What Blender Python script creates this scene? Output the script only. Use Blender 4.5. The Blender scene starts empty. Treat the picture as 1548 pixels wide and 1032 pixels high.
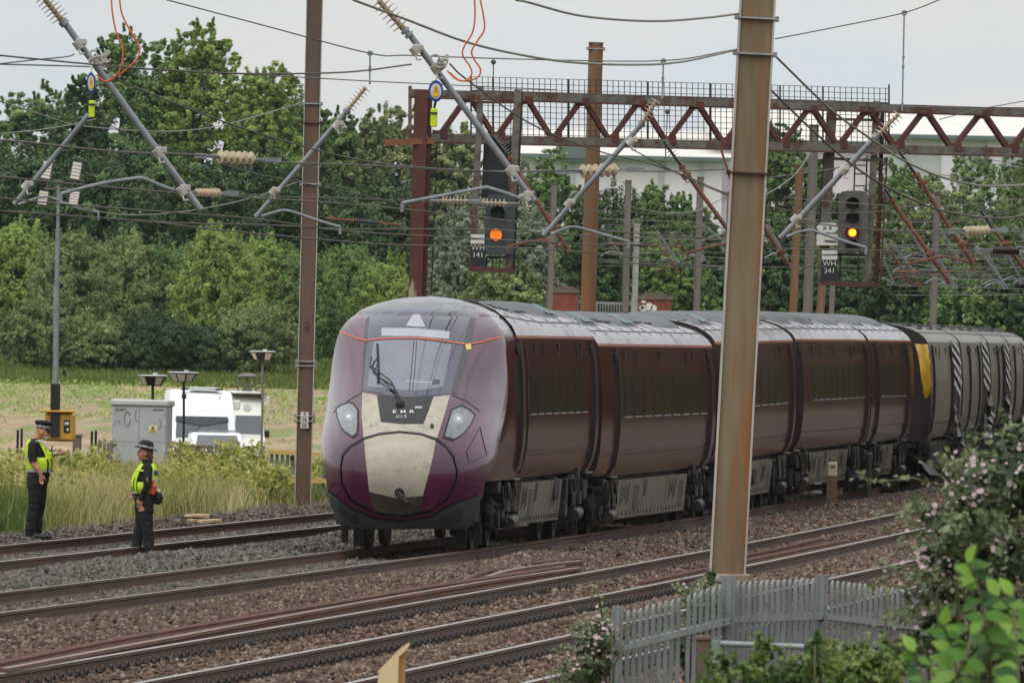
import bpy, bmesh, math, random
import numpy as np
from mathutils import Vector, Matrix, Quaternion, noise as mnoise
from mathutils.bvhtree import BVHTree
from mathutils.kdtree import KDTree

random.seed(11)
RNG = np.random.default_rng(11)
SC = bpy.context.scene
COL = SC.collection
PI = math.pi

# ------------------------------------------------------------------ camera model (telephoto, slightly rolled)
HC, FPX, ROLL, VH = 3.25, 22660.0, math.radians(1.2), 498.0
_r = np.array([math.cos(ROLL), 0, math.sin(ROLL)])
_u = np.array([-math.sin(ROLL), 0, math.cos(ROLL)])
_f = np.array([0, 1.0, 0])
_p = (516 - VH) / FPX
_F = _f * math.cos(_p) - _u * math.sin(_p)
_U = _u * math.cos(_p) + _f * math.sin(_p)
CAM = np.array([0, 0, HC])

def ray(u, v):
    return _r * (u - 774) / FPX + _U * (-(v - 516) / FPX) + _F
def P(u, v, y):
    d = ray(u, v); t = y / d[1]
    q = CAM + d * t
    return Vector((q[0], q[1], q[2]))
def G(u, v, z=0.0):
    d = ray(u, v); t = (z - HC) / d[2]
    q = CAM + d * t
    return Vector((q[0], q[1], q[2]))
def S(y): return FPX / y

# ------------------------------------------------------------------ materials
def lin(c):
    return tuple(((x / 255) / 12.92 if x / 255 <= 0.04045 else ((x / 255 + 0.055) / 1.055) ** 2.4) for x in c)
_M = {}
def mat(name, c1, c2=None, scale=4.0, rough=0.6, metal=0.0, bump=0.0, bscale=None, coat=0.0, spec=0.5,
        stretch=(1, 1, 1), lohi=(0.35, 0.65), c3=None, s3=1.0, lohi3=(0.5, 0.7), stretch3=(1, 1, 1), rvar=0.0, coords='Object', coat_rough=0.05,
        trans=0.0, detail=6.0):
    """procedural principled material: noise mix of two (three) real surface colours, bump, roughness variation"""
    m = bpy.data.materials.new(name); m.use_nodes = True
    nt = m.node_tree; N = nt.nodes; L = nt.links
    b = N['Principled BSDF']
    c1 = lin(c1)
    tc = N.new('ShaderNodeTexCoord')
    def nz(sc, st, det=detail):
        mp = N.new('ShaderNodeMapping'); mp.inputs['Scale'].default_value = st
        L.new(tc.outputs[coords], mp.inputs['Vector'])
        n = N.new('ShaderNodeTexNoise'); n.inputs['Scale'].default_value = sc; n.inputs['Detail'].default_value = det
        n.inputs['Roughness'].default_value = 0.6
        L.new(mp.outputs['Vector'], n.inputs['Vector']); return n
    n1 = nz(scale, stretch)
    def ramp(n, lo, hi):
        mr = N.new('ShaderNodeMapRange'); mr.inputs['From Min'].default_value = lo; mr.inputs['From Max'].default_value = hi
        L.new(n.outputs['Fac'], mr.inputs['Value']); return mr.outputs['Result']
    c2 = lin(c2) if c2 else tuple(x * 0.75 for x in c1)
    mx = N.new('ShaderNodeMix'); mx.data_type = 'RGBA'
    L.new(ramp(n1, *lohi), mx.inputs['Factor'])
    mx.inputs['A'].default_value = (*c1, 1); mx.inputs['B'].default_value = (*c2, 1)
    out = mx.outputs['Result']
    if c3:
        n3 = nz(s3, stretch3)
        m3 = N.new('ShaderNodeMix'); m3.data_type = 'RGBA'
        L.new(ramp(n3, *lohi3), m3.inputs['Factor']); L.new(out, m3.inputs['A']); m3.inputs['B'].default_value = (*lin(c3), 1)
        out = m3.outputs['Result']
    L.new(out, b.inputs['Base Color'])
    b.inputs['Roughness'].default_value = rough; b.inputs['Metallic'].default_value = metal
    b.inputs['Specular IOR Level'].default_value = spec
    b.inputs['Coat Weight'].default_value = coat; b.inputs['Coat Roughness'].default_value = coat_rough
    if rvar:
        mr = N.new('ShaderNodeMapRange'); mr.inputs['To Min'].default_value = max(rough - rvar, 0.02); mr.inputs['To Max'].default_value = min(rough + rvar, 1)
        L.new(n1.outputs['Fac'], mr.inputs['Value']); L.new(mr.outputs['Result'], b.inputs['Roughness'])
    if bump:
        nb = nz(bscale or scale * 3, stretch)
        bp = N.new('ShaderNodeBump'); bp.inputs['Strength'].default_value = 1.0; bp.inputs['Distance'].default_value = bump
        L.new(nb.outputs['Fac'], bp.inputs['Height']); L.new(bp.outputs['Normal'], b.inputs['Normal'])
    if trans:
        b.inputs['Transmission Weight'].default_value = trans
    _M[name] = m
    return m

def emit_mat(name, col, strength):
    m = bpy.data.materials.new(name); m.use_nodes = True
    b = m.node_tree.nodes['Principled BSDF']
    b.inputs['Base Color'].default_value = (*lin(col), 1)
    b.inputs['Emission Color'].default_value = (*lin(col), 1); b.inputs['Emission Strength'].default_value = strength
    _M[name] = m; return m

def leaf_mat(name, ca, cb, cc=None, rough=0.55, trans=0.25):
    """leaf colours vary by a per-leaf 'tint' attribute (clump to clump and leaf to leaf)"""
    m = bpy.data.materials.new(name); m.use_nodes = True
    nt = m.node_tree; N = nt.nodes; L = nt.links
    b = N['Principled BSDF']
    at = N.new('ShaderNodeAttribute'); at.attribute_name = 'tint'
    rp = N.new('ShaderNodeValToRGB'); rp.color_ramp.interpolation = 'LINEAR'
    e = rp.color_ramp.elements
    e[0].position = 0.1; e[0].color = (*lin(ca), 1); e[1].position = 0.9; e[1].color = (*lin(cc or cb), 1)
    x = e.new(0.5); x.color = (*lin(cb), 1)
    L.new(at.outputs['Fac'], rp.inputs['Fac'])
    tc = N.new('ShaderNodeTexCoord'); n = N.new('ShaderNodeTexNoise'); n.inputs['Scale'].default_value = 9
    L.new(tc.outputs['Object'], n.inputs['Vector'])
    hv = N.new('ShaderNodeHueSaturation'); mr = N.new('ShaderNodeMapRange'); mr.inputs['To Min'].default_value = 0.75; mr.inputs['To Max'].default_value = 1.25
    L.new(n.outputs['Fac'], mr.inputs['Value']); L.new(mr.outputs['Result'], hv.inputs['Value']); L.new(rp.outputs['Color'], hv.inputs['Color'])
    L.new(hv.outputs['Color'], b.inputs['Base Color'])
    b.inputs['Roughness'].default_value = rough; b.inputs['Specular IOR Level'].default_value = 0.3
    if trans:
        tl = N.new('ShaderNodeBsdfTranslucent'); L.new(hv.outputs['Color'], tl.inputs['Color'])
        mx = N.new('ShaderNodeMixShader'); mx.inputs[0].default_value = trans
        o = N['Material Output']
        L.new(b.outputs[0], mx.inputs[1]); L.new(tl.outputs[0], mx.inputs[2]); L.new(mx.outputs[0], o.inputs['Surface'])
    _M[name] = m; return m

# ------------------------------------------------------------------ mesh builder
class MB:
    def __init__(s): s.v = []; s.f = []; s.mi = []; s.cur = 0
    def add(s, vs, fs):
        o = len(s.v); s.v.extend([tuple(x) for x in vs])
        for f in fs: s.f.append(tuple(i + o for i in f)); s.mi.append(s.cur)
        return s
    def box(s, c, d, R=None, bev=0.0):
        hx, hy, hz = d[0] / 2, d[1] / 2, d[2] / 2
        b = min(bev, hx * .9, hy * .9, hz * .9)
        if b <= 0:
            pts = [(-hx, -hy, -hz), (hx, -hy, -hz), (hx, hy, -hz), (-hx, hy, -hz), (-hx, -hy, hz), (hx, -hy, hz), (hx, hy, hz), (-hx, hy, hz)]
            fs = [(0, 3, 2, 1), (4, 5, 6, 7), (0, 1, 5, 4), (1, 2, 6, 5), (2, 3, 7, 6), (3, 0, 4, 7)]
        else:
            pts = []; idx = {}
            for sx in (-1, 1):
                for sy in (-1, 1):
                    for sz in (-1, 1):
                        for k, q in enumerate(((hx, hy - b, hz - b), (hx - b, hy, hz - b), (hx - b, hy - b, hz))):
                            idx[(sx, sy, sz, k)] = len(pts); pts.append((sx * q[0], sy * q[1], sz * q[2]))
            fs = []
            I = lambda a, c_, e, k: idx[(a, c_, e, k)]
            for a in (-1, 1):
                fs.append([I(a, -1, -1, 0), I(a, 1, -1, 0), I(a, 1, 1, 0), I(a, -1, 1, 0)][::a])
                fs.append([I(-1, a, -1, 1), I(-1, a, 1, 1), I(1, a, 1, 1), I(1, a, -1, 1)][::a])
                fs.append([I(-1, -1, a, 2), I(1, -1, a, 2), I(1, 1, a, 2), I(-1, 1, a, 2)][::a])
            for a in (-1, 1):
                for c_ in (-1, 1):
                    fs.append([I(a, c_, -1, 0), I(a, c_, -1, 1), I(a, c_, 1, 1), I(a, c_, 1, 0)][::a * c_])
                    fs.append([I(a, -1, c_, 0), I(a, 1, c_, 0), I(a, 1, c_, 2), I(a, -1, c_, 2)][::a * c_])
                    fs.append([I(-1, a, c_, 1), I(-1, a, c_, 2), I(1, a, c_, 2), I(1, a, c_, 1)][::a * c_])
                    for e in (-1, 1):
                        fs.append([I(a, c_, e, 0), I(a, c_, e, 1), I(a, c_, e, 2)][::a * c_ * e])
        c = Vector(c)
        pts = [((R @ Vector(p)) if R else Vector(p)) + c for p in pts]
        return s.add(pts, fs)
    def bar(s, p0, p1, w, h, up=(0, 0, 1), ext=0.0):
        """rectangular bar from p0 to p1, w across, h along 'up'"""
        p0, p1 = Vector(p0), Vector(p1); d = p1 - p0; L = d.length
        if L < 1e-6: return s
        d /= L; up = Vector(up)
        x = d.cross(up)
        if x.length < 1e-3: x = d.cross(Vector((1, 0, 0)))
        x.normalize(); z = x.cross(d)
        R = Matrix((x, d, z)).transposed()
        return s.box((p0 + p1) / 2, (w, L + 2 * ext, h), R)
    def tube(s, pts, r, n=8, cap=True):
        pts = [Vector(p) for p in pts]; rs = r if hasattr(r, '__len__') else [r] * len(pts)
        vs = []; fs = []; m = len(pts)
        T = []
        for i in range(m):
            t = pts[min(i + 1, m - 1)] - pts[max(i - 1, 0)]
            T.append(t.normalized() if t.length > 1e-9 else Vector((0, 0, 1)))
        a = T[0].orthogonal().normalized()
        if abs(T[0].z) < 0.98: a = T[0].cross(Vector((0, 0, 1))).normalized()
        for i in range(m):
            if i:
                q = T[i - 1].rotation_difference(T[i]); a = q @ a
                a = (a - T[i] * a.dot(T[i])).normalized()
            b = T[i].cross(a)
            for k in range(n):
                th = 2 * PI * (k + .5) / n
                vs.append(pts[i] + (a * math.cos(th) + b * math.sin(th)) * rs[i])
        for i in range(m - 1):
            for k in range(n):
                k2 = (k + 1) % n
                fs.append((i * n + k, i * n + k2, (i + 1) * n + k2, (i + 1) * n + k))
        if cap:
            fs.append(tuple(range(n - 1, -1, -1))); fs.append(tuple((m - 1) * n + k for k in range(n)))
        return s.add(vs, fs)
    def cyl(s, p0, p1, r0, r1=None, n=12):
        return s.tube([p0, p1], [r0, r0 if r1 is None else r1], n)
    def lathe(s, p0, axis, prof, n=16):
        """prof: (distance along axis, radius)"""
        p0 = Vector(p0); ax = Vector(axis).normalized()
        return s.tube2([p0 + ax * t for t, r in prof], [r for t, r in prof], ax, n)
    def tube2(s, pts, rs, ax, n):
        a = ax.orthogonal().normalized(); b = ax.cross(a); vs = []; fs = []; m = len(pts)
        for p, r in zip(pts, rs):
            for k in range(n):
                th = 2 * PI * k / n; vs.append(p + (a * math.cos(th) + b * math.sin(th)) * max(r, 1e-4))
        for i in range(m - 1):
            for k in range(n):
                k2 = (k + 1) % n; fs.append((i * n + k, i * n + k2, (i + 1) * n + k2, (i + 1) * n + k))
        fs.append(tuple(range(n - 1, -1, -1))); fs.append(tuple((m - 1) * n + k for k in range(n)))
        return s.add(vs, fs)
    def grid(s, rows, close=False):
        """rows: list of equal-length vertex rows"""
        n = len(rows[0]); vs = [p for r in rows for p in r]; fs = []
        for i in range(len(rows) - 1):
            for k in range(n - (0 if close else 1)):
                k2 = (k + 1) % n; fs.append((i * n + k, i * n + k2, (i + 1) * n + k2, (i + 1) * n + k))
        return s.add(vs, fs)
    def prism(s, poly, d):
        """poly: 3D loop, extruded by vector d"""
        poly = [Vector(p) for p in poly]; d = Vector(d); n = len(poly)
        vs = poly + [p + d for p in poly]
        fs = [tuple(range(n)), tuple(range(2 * n - 1, n - 1, -1))]
        for k in range(n): k2 = (k + 1) % n; fs.append((k, n + k, n + k2, k2))
        return s.add(vs, fs)
    def ball(s, c, r, n=10, m=7):
        c = Vector(c); rr = r if hasattr(r, '__len__') else (r, r, r); rows = []
        for i in range(m + 1):
            ph = PI * i / m
            rows.append([c + Vector((rr[0] * math.sin(ph) * math.cos(2 * PI * k / n), rr[1] * math.sin(ph) * math.sin(2 * PI * k / n), rr[2] * math.cos(ph))) for k in range(n)])
        return s.grid(rows, True)
    def mesh(s, name, off=(0, 0, 0), smooth=False, fixn=True):
        me = bpy.data.meshes.new(name)
        o = Vector(off)
        me.from_pydata([(a - o[0], b - o[1], c - o[2]) for a, b, c in s.v], [], s.f)
        if any(s.mi): me.polygons.foreach_set('material_index', s.mi)
        if fixn:
            bm = bmesh.new(); bm.from_mesh(me)
            bmesh.ops.recalc_face_normals(bm, faces=bm.faces); bm.to_mesh(me); bm.free()
        if smooth:
            me.polygons.foreach_set('use_smooth', [True] * len(me.polygons))
            if smooth is not True: me.set_sharp_from_angle(angle=math.radians(smooth))
        me.update()
        return me

def root_loc(o):
    v = Vector((0, 0, 0))
    while o is not None: v = v + o.location; o = o.parent
    return v
def thing(name, label, cat, loc=(0, 0, 0), group=None):
    o = bpy.data.objects.new(name, None); COL.objects.link(o); o.location = loc; o.empty_display_size = .2
    o['label'] = label; o['category'] = cat
    if group: o['group'] = group
    return o
def part(name, mb, m, parent=None, smooth=False, label=None, local=False, fixn=True):
    """link a mesh (built in world coordinates unless local) as one object under parent"""
    off = (0, 0, 0) if (local or parent is None) else root_loc(parent)
    me = mb.mesh(name, off, smooth, fixn)
    for x in (m if isinstance(m, (list, tuple)) else [m]): me.materials.append(x)
    o = bpy.data.objects.new(name, me); COL.objects.link(o)
    if parent is not None: o.parent = parent
    if label: o['label'] = label
    return o
def single(name, mb, m, label, cat, loc=None, group=None, smooth=False):
    """a thing that is one mesh; origin at loc"""
    loc = Vector(loc) if loc is not None else Vector(mb.v[0])
    me = mb.mesh(name, loc, smooth)
    for x in (m if isinstance(m, (list, tuple)) else [m]): me.materials.append(x)
    o = bpy.data.objects.new(name, me); COL.objects.link(o); o.location = loc
    o['label'] = label; o['category'] = cat
    if group: o['group'] = group
    return o
def kindof(o, k): o['kind'] = k; return o

def np_mesh(name, V, quads, mats, tint=None, smooth=False, mi=None, tris=False):
    """fast mesh from numpy: V (n,3), quads (m,4)"""
    me = bpy.data.meshes.new(name); k = quads.shape[1]
    me.vertices.add(len(V)); me.vertices.foreach_set('co', V.astype(np.float32).ravel())
    me.loops.add(quads.size); me.loops.foreach_set('vertex_index', quads.astype(np.int32).ravel())
    me.polygons.add(len(quads)); me.polygons.foreach_set('loop_start', np.arange(0, quads.size, k, dtype=np.int32))
    if mi is not None: me.polygons.foreach_set('material_index', mi.astype(np.int32))
    if smooth: me.polygons.foreach_set('use_smooth', np.ones(len(quads), dtype=bool))
    me.update(calc_edges=True)
    if tint is not None:
        a = me.attributes.new('tint', 'FLOAT', 'POINT'); a.data.foreach_set('value', tint.astype(np.float32))
    for m in mats: me.materials.append(m)
    return me
def np_obj(name, me, loc=(0, 0, 0), parent=None):
    o = bpy.data.objects.new(name, me); COL.objects.link(o); o.location = loc
    if parent is not None: o.parent = parent
    return o

def text_part(name, s, size, m, parent, loc, rot, bold=False, depth=0.003, sx=1.0):
    """lettering as a real mesh (font curve converted)"""
    cu = bpy.data.curves.new(name, 'FONT'); cu.body = s; cu.size = size; cu.extrude = depth; cu.align_x = 'CENTER'; cu.align_y = 'CENTER'
    if bold: cu.offset = size * 0.006
    tmp = bpy.data.objects.new(name + '_t', cu); COL.objects.link(tmp)
    dg = bpy.context.evaluated_depsgraph_get(); dg.update()
    me = bpy.data.meshes.new_from_object(tmp.evaluated_get(dg)); me.name = name
    bpy.data.objects.remove(tmp)
    if sx != 1.0:
        for v in me.vertices: v.co.x *= sx
    me.materials.clear(); me.materials.append(m)
    o = bpy.data.objects.new(name, me); COL.objects.link(o); o.parent = parent
    o.location = Vector(loc) - (root_loc(parent) if parent is not None else Vector((0, 0, 0))); o.rotation_euler = rot
    return o
# ------------------------------------------------------------------ tracks: fitted centre lines
TRK = {1: (-5.957, 9.22, 0.0, .884), 2: (-1.383, 8.944, -.714, .804), 3: (3.346, 8.325, -.507, .775), 4: (6.73, 8.908, 0.0, .74)}
def cx(k, y):
    a, b, c, g = TRK[k]; t = (y - 220) / 100
    if isinstance(t, np.ndarray):
        tt = np.clip(t, -1.3, 2.2); return a + b * tt + c * tt * tt + (b + 2 * c * tt) * (t - tt)
    tt = min(max(t, -1.3), 2.2)
    return a + b * tt + c * tt * tt + (b + 2 * c * tt) * (t - tt)

def z_left(y): return np.interp(y, [0, 200, 290, 345, 450, 560, 700, 780, 1000, 4000], [-.1, -.05, 0.0, -.9, -1.4, -.5, 1.0, 1.5, 2.5, 2.5])
def z_right(y): return np.interp(y, [-400, 50, 60, 110, 125, 400, 700, 1000, 4000], [1.6, 1.6, 1.4, -.6, -.6, -.3, 0, 1.5, 2.5])
def z_ground(x, y):
    w0 = x - (cx(1, y) - 1.3); w1 = x - (cx(4, y) + 2.2)
    bed = np.where(y < 420, -.16, np.interp(y, [420, 700], [-.16, .3]))
    fl = np.clip(-w0 / .7, 0, 1); fl = fl * fl * (3 - 2 * fl)
    fr = np.clip(w1 / 2.5, 0, 1); fr = fr * fr * (3 - 2 * fr)
    return bed * (1 - fl) * (1 - fr) + z_left(y) * fl + z_right(y) * fr
def zg(x, y): return float(z_ground(np.array([x]), np.array([y]))[0])

# ------------------------------------------------------------------ world: overcast sky + soft sun
SUN_EL, SUN_AZ = math.radians(52), math.radians(-150)   # high, behind the camera's left shoulder
def build_world():
    w = bpy.data.worlds.new('World'); SC.world = w; w.use_nodes = True
    nt = w.node_tree; N = nt.nodes; L = nt.links
    for n in list(N): N.remove(n)
    out = N.new('ShaderNodeOutputWorld')
    sky = N.new('ShaderNodeTexSky'); sky.sky_type = 'NISHITA'; sky.sun_disc = False
    sky.sun_elevation = SUN_EL; sky.sun_rotation = SUN_AZ; sky.air_density = 1.2; sky.dust_density = 3.0
    b1 = N.new('ShaderNodeBackground'); b1.inputs['Strength'].default_value = .09; L.new(sky.outputs[0], b1.inputs['Color'])
    tc = N.new('ShaderNodeTexCoord'); sep = N.new('ShaderNodeSeparateXYZ'); L.new(tc.outputs['Generated'], sep.inputs[0])
    # overcast luminance, brighter overhead (CIE overcast sky)
    gr = N.new('ShaderNodeMapRange'); gr.inputs['From Min'].default_value = 0.0; gr.inputs['From Max'].default_value = 0.9
    gr.inputs['To Min'].default_value = .80; gr.inputs['To Max'].default_value = 1.62; L.new(sep.outputs['Z'], gr.inputs['Value'])
    mp = N.new('ShaderNodeMapping'); mp.inputs['Scale'].default_value = (1, 1, 2.2); L.new(tc.outputs['Generated'], mp.inputs['Vector'])
    nz = N.new('ShaderNodeTexNoise'); nz.inputs['Scale'].default_value = 42; nz.inputs['Detail'].default_value = 5; L.new(mp.outputs[0], nz.inputs['Vector'])
    n2 = N.new('ShaderNodeTexNoise'); n2.inputs['Scale'].default_value = 3.2; n2.inputs['Detail'].default_value = 4; L.new(mp.outputs[0], n2.inputs['Vector'])
    rp = N.new('ShaderNodeMix'); rp.data_type = 'RGBA'
    rp.inputs['A'].default_value = (.915, .985, 1.04, 1); rp.inputs['B'].default_value = (1.03, 1.02, .985, 1)
    mr = N.new('ShaderNodeMapRange'); mr.inputs['From Min'].default_value = .36; mr.inputs['From Max'].default_value = .62; L.new(nz.outputs['Fac'], mr.inputs['Value'])
    L.new(mr.outputs[0], rp.inputs['Factor'])
    m2 = N.new('ShaderNodeMapRange'); m2.inputs['From Min'].default_value = .3; m2.inputs['From Max'].default_value = .7; m2.inputs['To Min'].default_value = .86; m2.inputs['To Max'].default_value = 1.1
    L.new(n2.outputs['Fac'], m2.inputs['Value'])
    mu = N.new('ShaderNodeMath'); mu.operation = 'MULTIPLY'; L.new(gr.outputs[0], mu.inputs[0]); L.new(m2.outputs[0], mu.inputs[1])
    b2 = N.new('ShaderNodeBackground'); L.new(rp.outputs['Result'], b2.inputs['Color']); L.new(mu.outputs[0], b2.inputs['Strength'])
    mx = N.new('ShaderNodeMixShader'); mx.inputs[0].default_value = .9
    L.new(b1.outputs[0], mx.inputs[1]); L.new(b2.outputs[0], mx.inputs[2]); L.new(mx.outputs[0], out.inputs['Surface'])
    sd = bpy.data.lights.new('sun', 'SUN'); sd.energy = .9; sd.angle = math.radians(40); sd.color = (1, .965, .91)
    so = bpy.data.objects.new('sun', sd); COL.objects.link(so)
    d = Vector((math.sin(SUN_AZ) * math.cos(SUN_EL), math.cos(SUN_AZ) * math.cos(SUN_EL), math.sin(SUN_EL)))   # towards the sun
    so.rotation_euler = d.to_track_quat('Z', 'Y').to_euler(); so.location = (-20, 60, 60)
    cd = bpy.data.cameras.new('camera'); co = bpy.data.objects.new('camera', cd); COL.objects.link(co)
    R = Matrix(((_r[0], _U[0], -_F[0]), (_r[1], _U[1], -_F[1]), (_r[2], _U[2], -_F[2])))
    co.matrix_world = Matrix.Translation((0, 0, HC)) @ R.to_4x4()
    cd.sensor_width = 36; cd.lens = FPX / 1548 * 36; cd.clip_start = 1; cd.clip_end = 9000
    cd.dof.use_dof = True; cd.dof.focus_distance = 222; cd.dof.aperture_fstop = 24
    SC.camera = co
    vs = SC.view_settings; vs.view_transform = 'Standard'; vs.look = 'None'; vs.exposure = 0; vs.gamma = 1
    SC.cycles.max_bounces = 6; SC.cycles.diffuse_bounces = 3; SC.cycles.glossy_bounces = 3; SC.cycles.transparent_max_bounces = 8
    SC.cycles.caustics_reflective = False; SC.cycles.caustics_refractive = False
build_world()

# ------------------------------------------------------------------ ground
def build_ground():
    mb_ = mat('ballast_fines', (62, 52, 44), (44, 37, 32), scale=1.3, rough=.95, bump=.03, bscale=14, c3=(92, 84, 76), s3=.35)
    mv = mat('verge_soil', (88, 76, 52), (66, 64, 38), scale=1.0, rough=.95, bump=.04, bscale=8)
    mf = mat('field_soil', (168, 146, 112), (140, 118, 90), scale=.9, stretch=(1, .12, 1), rough=.95, bump=.06, bscale=1.3,
             c3=(112, 124, 62), s3=.42, stretch3=(1, .10, 1), lohi3=(.5, .6))
    mg = mat('meadow_grass', (86, 112, 44), (60, 92, 34), scale=.4, stretch=(1, .2, 1), rough=.95, bump=.08, bscale=2)
    ys = np.concatenate([[-400, -200, -80, 0, 30], np.arange(45, 350, 2.0), np.arange(350, 820, 10.0), [850, 900, 1000, 1200, 1600, 2200, 3000, 4000]])
    off = np.concatenate([[-1500, -900, -500, -300, -200, -150], np.arange(-120, -20, 10.0), np.arange(-20, -3.2, .6), np.arange(-3.2, -1.0, .25), np.arange(-1.0, 15.2, .55),
                          np.arange(15.2, 22, .5), np.arange(22, 60, 4.0), [70, 90, 130, 200, 300, 500, 900, 1500]])
    Y, O = np.meshgrid(ys, off, indexing='ij'); X = O + cx(1, Y)
    Z = z_ground(X, Y)
    n, m = Y.shape; idx = np.arange(n * m).reshape(n, m)
    q = np.stack([idx[:-1, :-1], idx[:-1, 1:], idx[1:, 1:], idx[1:, :-1]], -1).reshape(-1, 4)
    oc = ((O[:-1, :-1] + O[:-1, 1:]) / 2); yc = (Y[:-1, :-1] + Y[1:, 1:]) / 2; w = cx(4, yc) + 2.6 - cx(1, yc)
    mi = np.where((oc > -2.9) & (oc < w) & (yc < 520) & (yc > 20), 0, 1)
    mi = np.where((oc <= -2.9) & (yc > 335), 2, mi)
    mi = np.where((oc <= -2.9) & (yc > 668), 3, mi)
    mi = np.where((mi != 2) & (mi != 3) & (yc >= 520), 1, mi); mi = np.where(yc < 20, 3, mi)
    me = np_mesh('ground', np.stack([X, Y, Z], -1).reshape(-1, 3), q, [mb_, mv, mf, mg], smooth=True, mi=mi.reshape(-1))
    o = np_obj('ground', me); o['kind'] = 'structure'
build_ground()

# ------------------------------------------------------------------ tracks
M_RAIL = mat('rail_rust', (94, 62, 46), (70, 48, 38), scale=3, stretch=(1, .3, 1), rough=.75, bump=.002, bscale=40)
M_LOOSE = mat('loose_rail_rust', (122, 80, 62), (92, 62, 50), scale=3, stretch=(1, .3, 1), rough=.85, bump=.002, bscale=40)
M_RAILTOP = mat('rail_running_surface', (150, 146, 142), (120, 112, 106), scale=2, stretch=(1, .1, 1), rough=.32, metal=.75)
M_RAILTOP2 = mat('rail_dull_surface', (120, 100, 88), (100, 80, 68), scale=2, stretch=(1, .1, 1), rough=.45, metal=.4)
M_SLEEP = mat('sleeper_concrete', (134, 110, 90), (104, 84, 68), scale=4, rough=.95, bump=.004, bscale=30)
M_CLIP = mat('clip_steel', (62, 52, 48), (46, 40, 38), scale=20, rough=.6, metal=.5)
RAILSEC = [(-.036, 0), (-.036, -.03), (-.012, -.045), (-.009, -.125), (-.07, -.145), (-.07, -.159), (.07, -.159), (.07, -.145), (.009, -.125), (.012, -.045), (.036, -.03), (.036, 0)]
def rail_mb(pts, s=1.0, roll=0.0):
    """flat-bottomed rail swept along head-top points; last face column (head top) gets material 1"""
    mb = MB(); rows = []
    n = len(pts)
    for i, p in enumerate(pts):
        t = Vector(pts[min(i + 1, n - 1)]) - Vector(pts[max(i - 1, 0)]); t.z = 0; t.normalize(); nx = Vector((t.y, -t.x, 0))
        c, sn = math.cos(roll), math.sin(roll)
        rows.append([Vector(p) + nx * (a * c - b * sn) * s + Vector((0, 0, (a * sn + b * c) * s)) for a, b in RAILSEC])
    k = len(RAILSEC); o = 0
    vs = [p for r in rows for p in r]; fs = []; mi = []
    for i in range(n - 1):
        for j in range(k):
            j2 = (j + 1) % k; fs.append((i * k + j, i * k + j2, (i + 1) * k + j2, (i + 1) * k + j)); mi.append(1 if j == k - 1 else 0)
    fs.append(tuple(range(k))); mi.append(0); fs.append(tuple((n - 1) * k + j for j in range(k))); mi.append(0)
    mb.v = [tuple(v) for v in vs]; mb.f = fs; mb.mi = mi
    return mb
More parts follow.
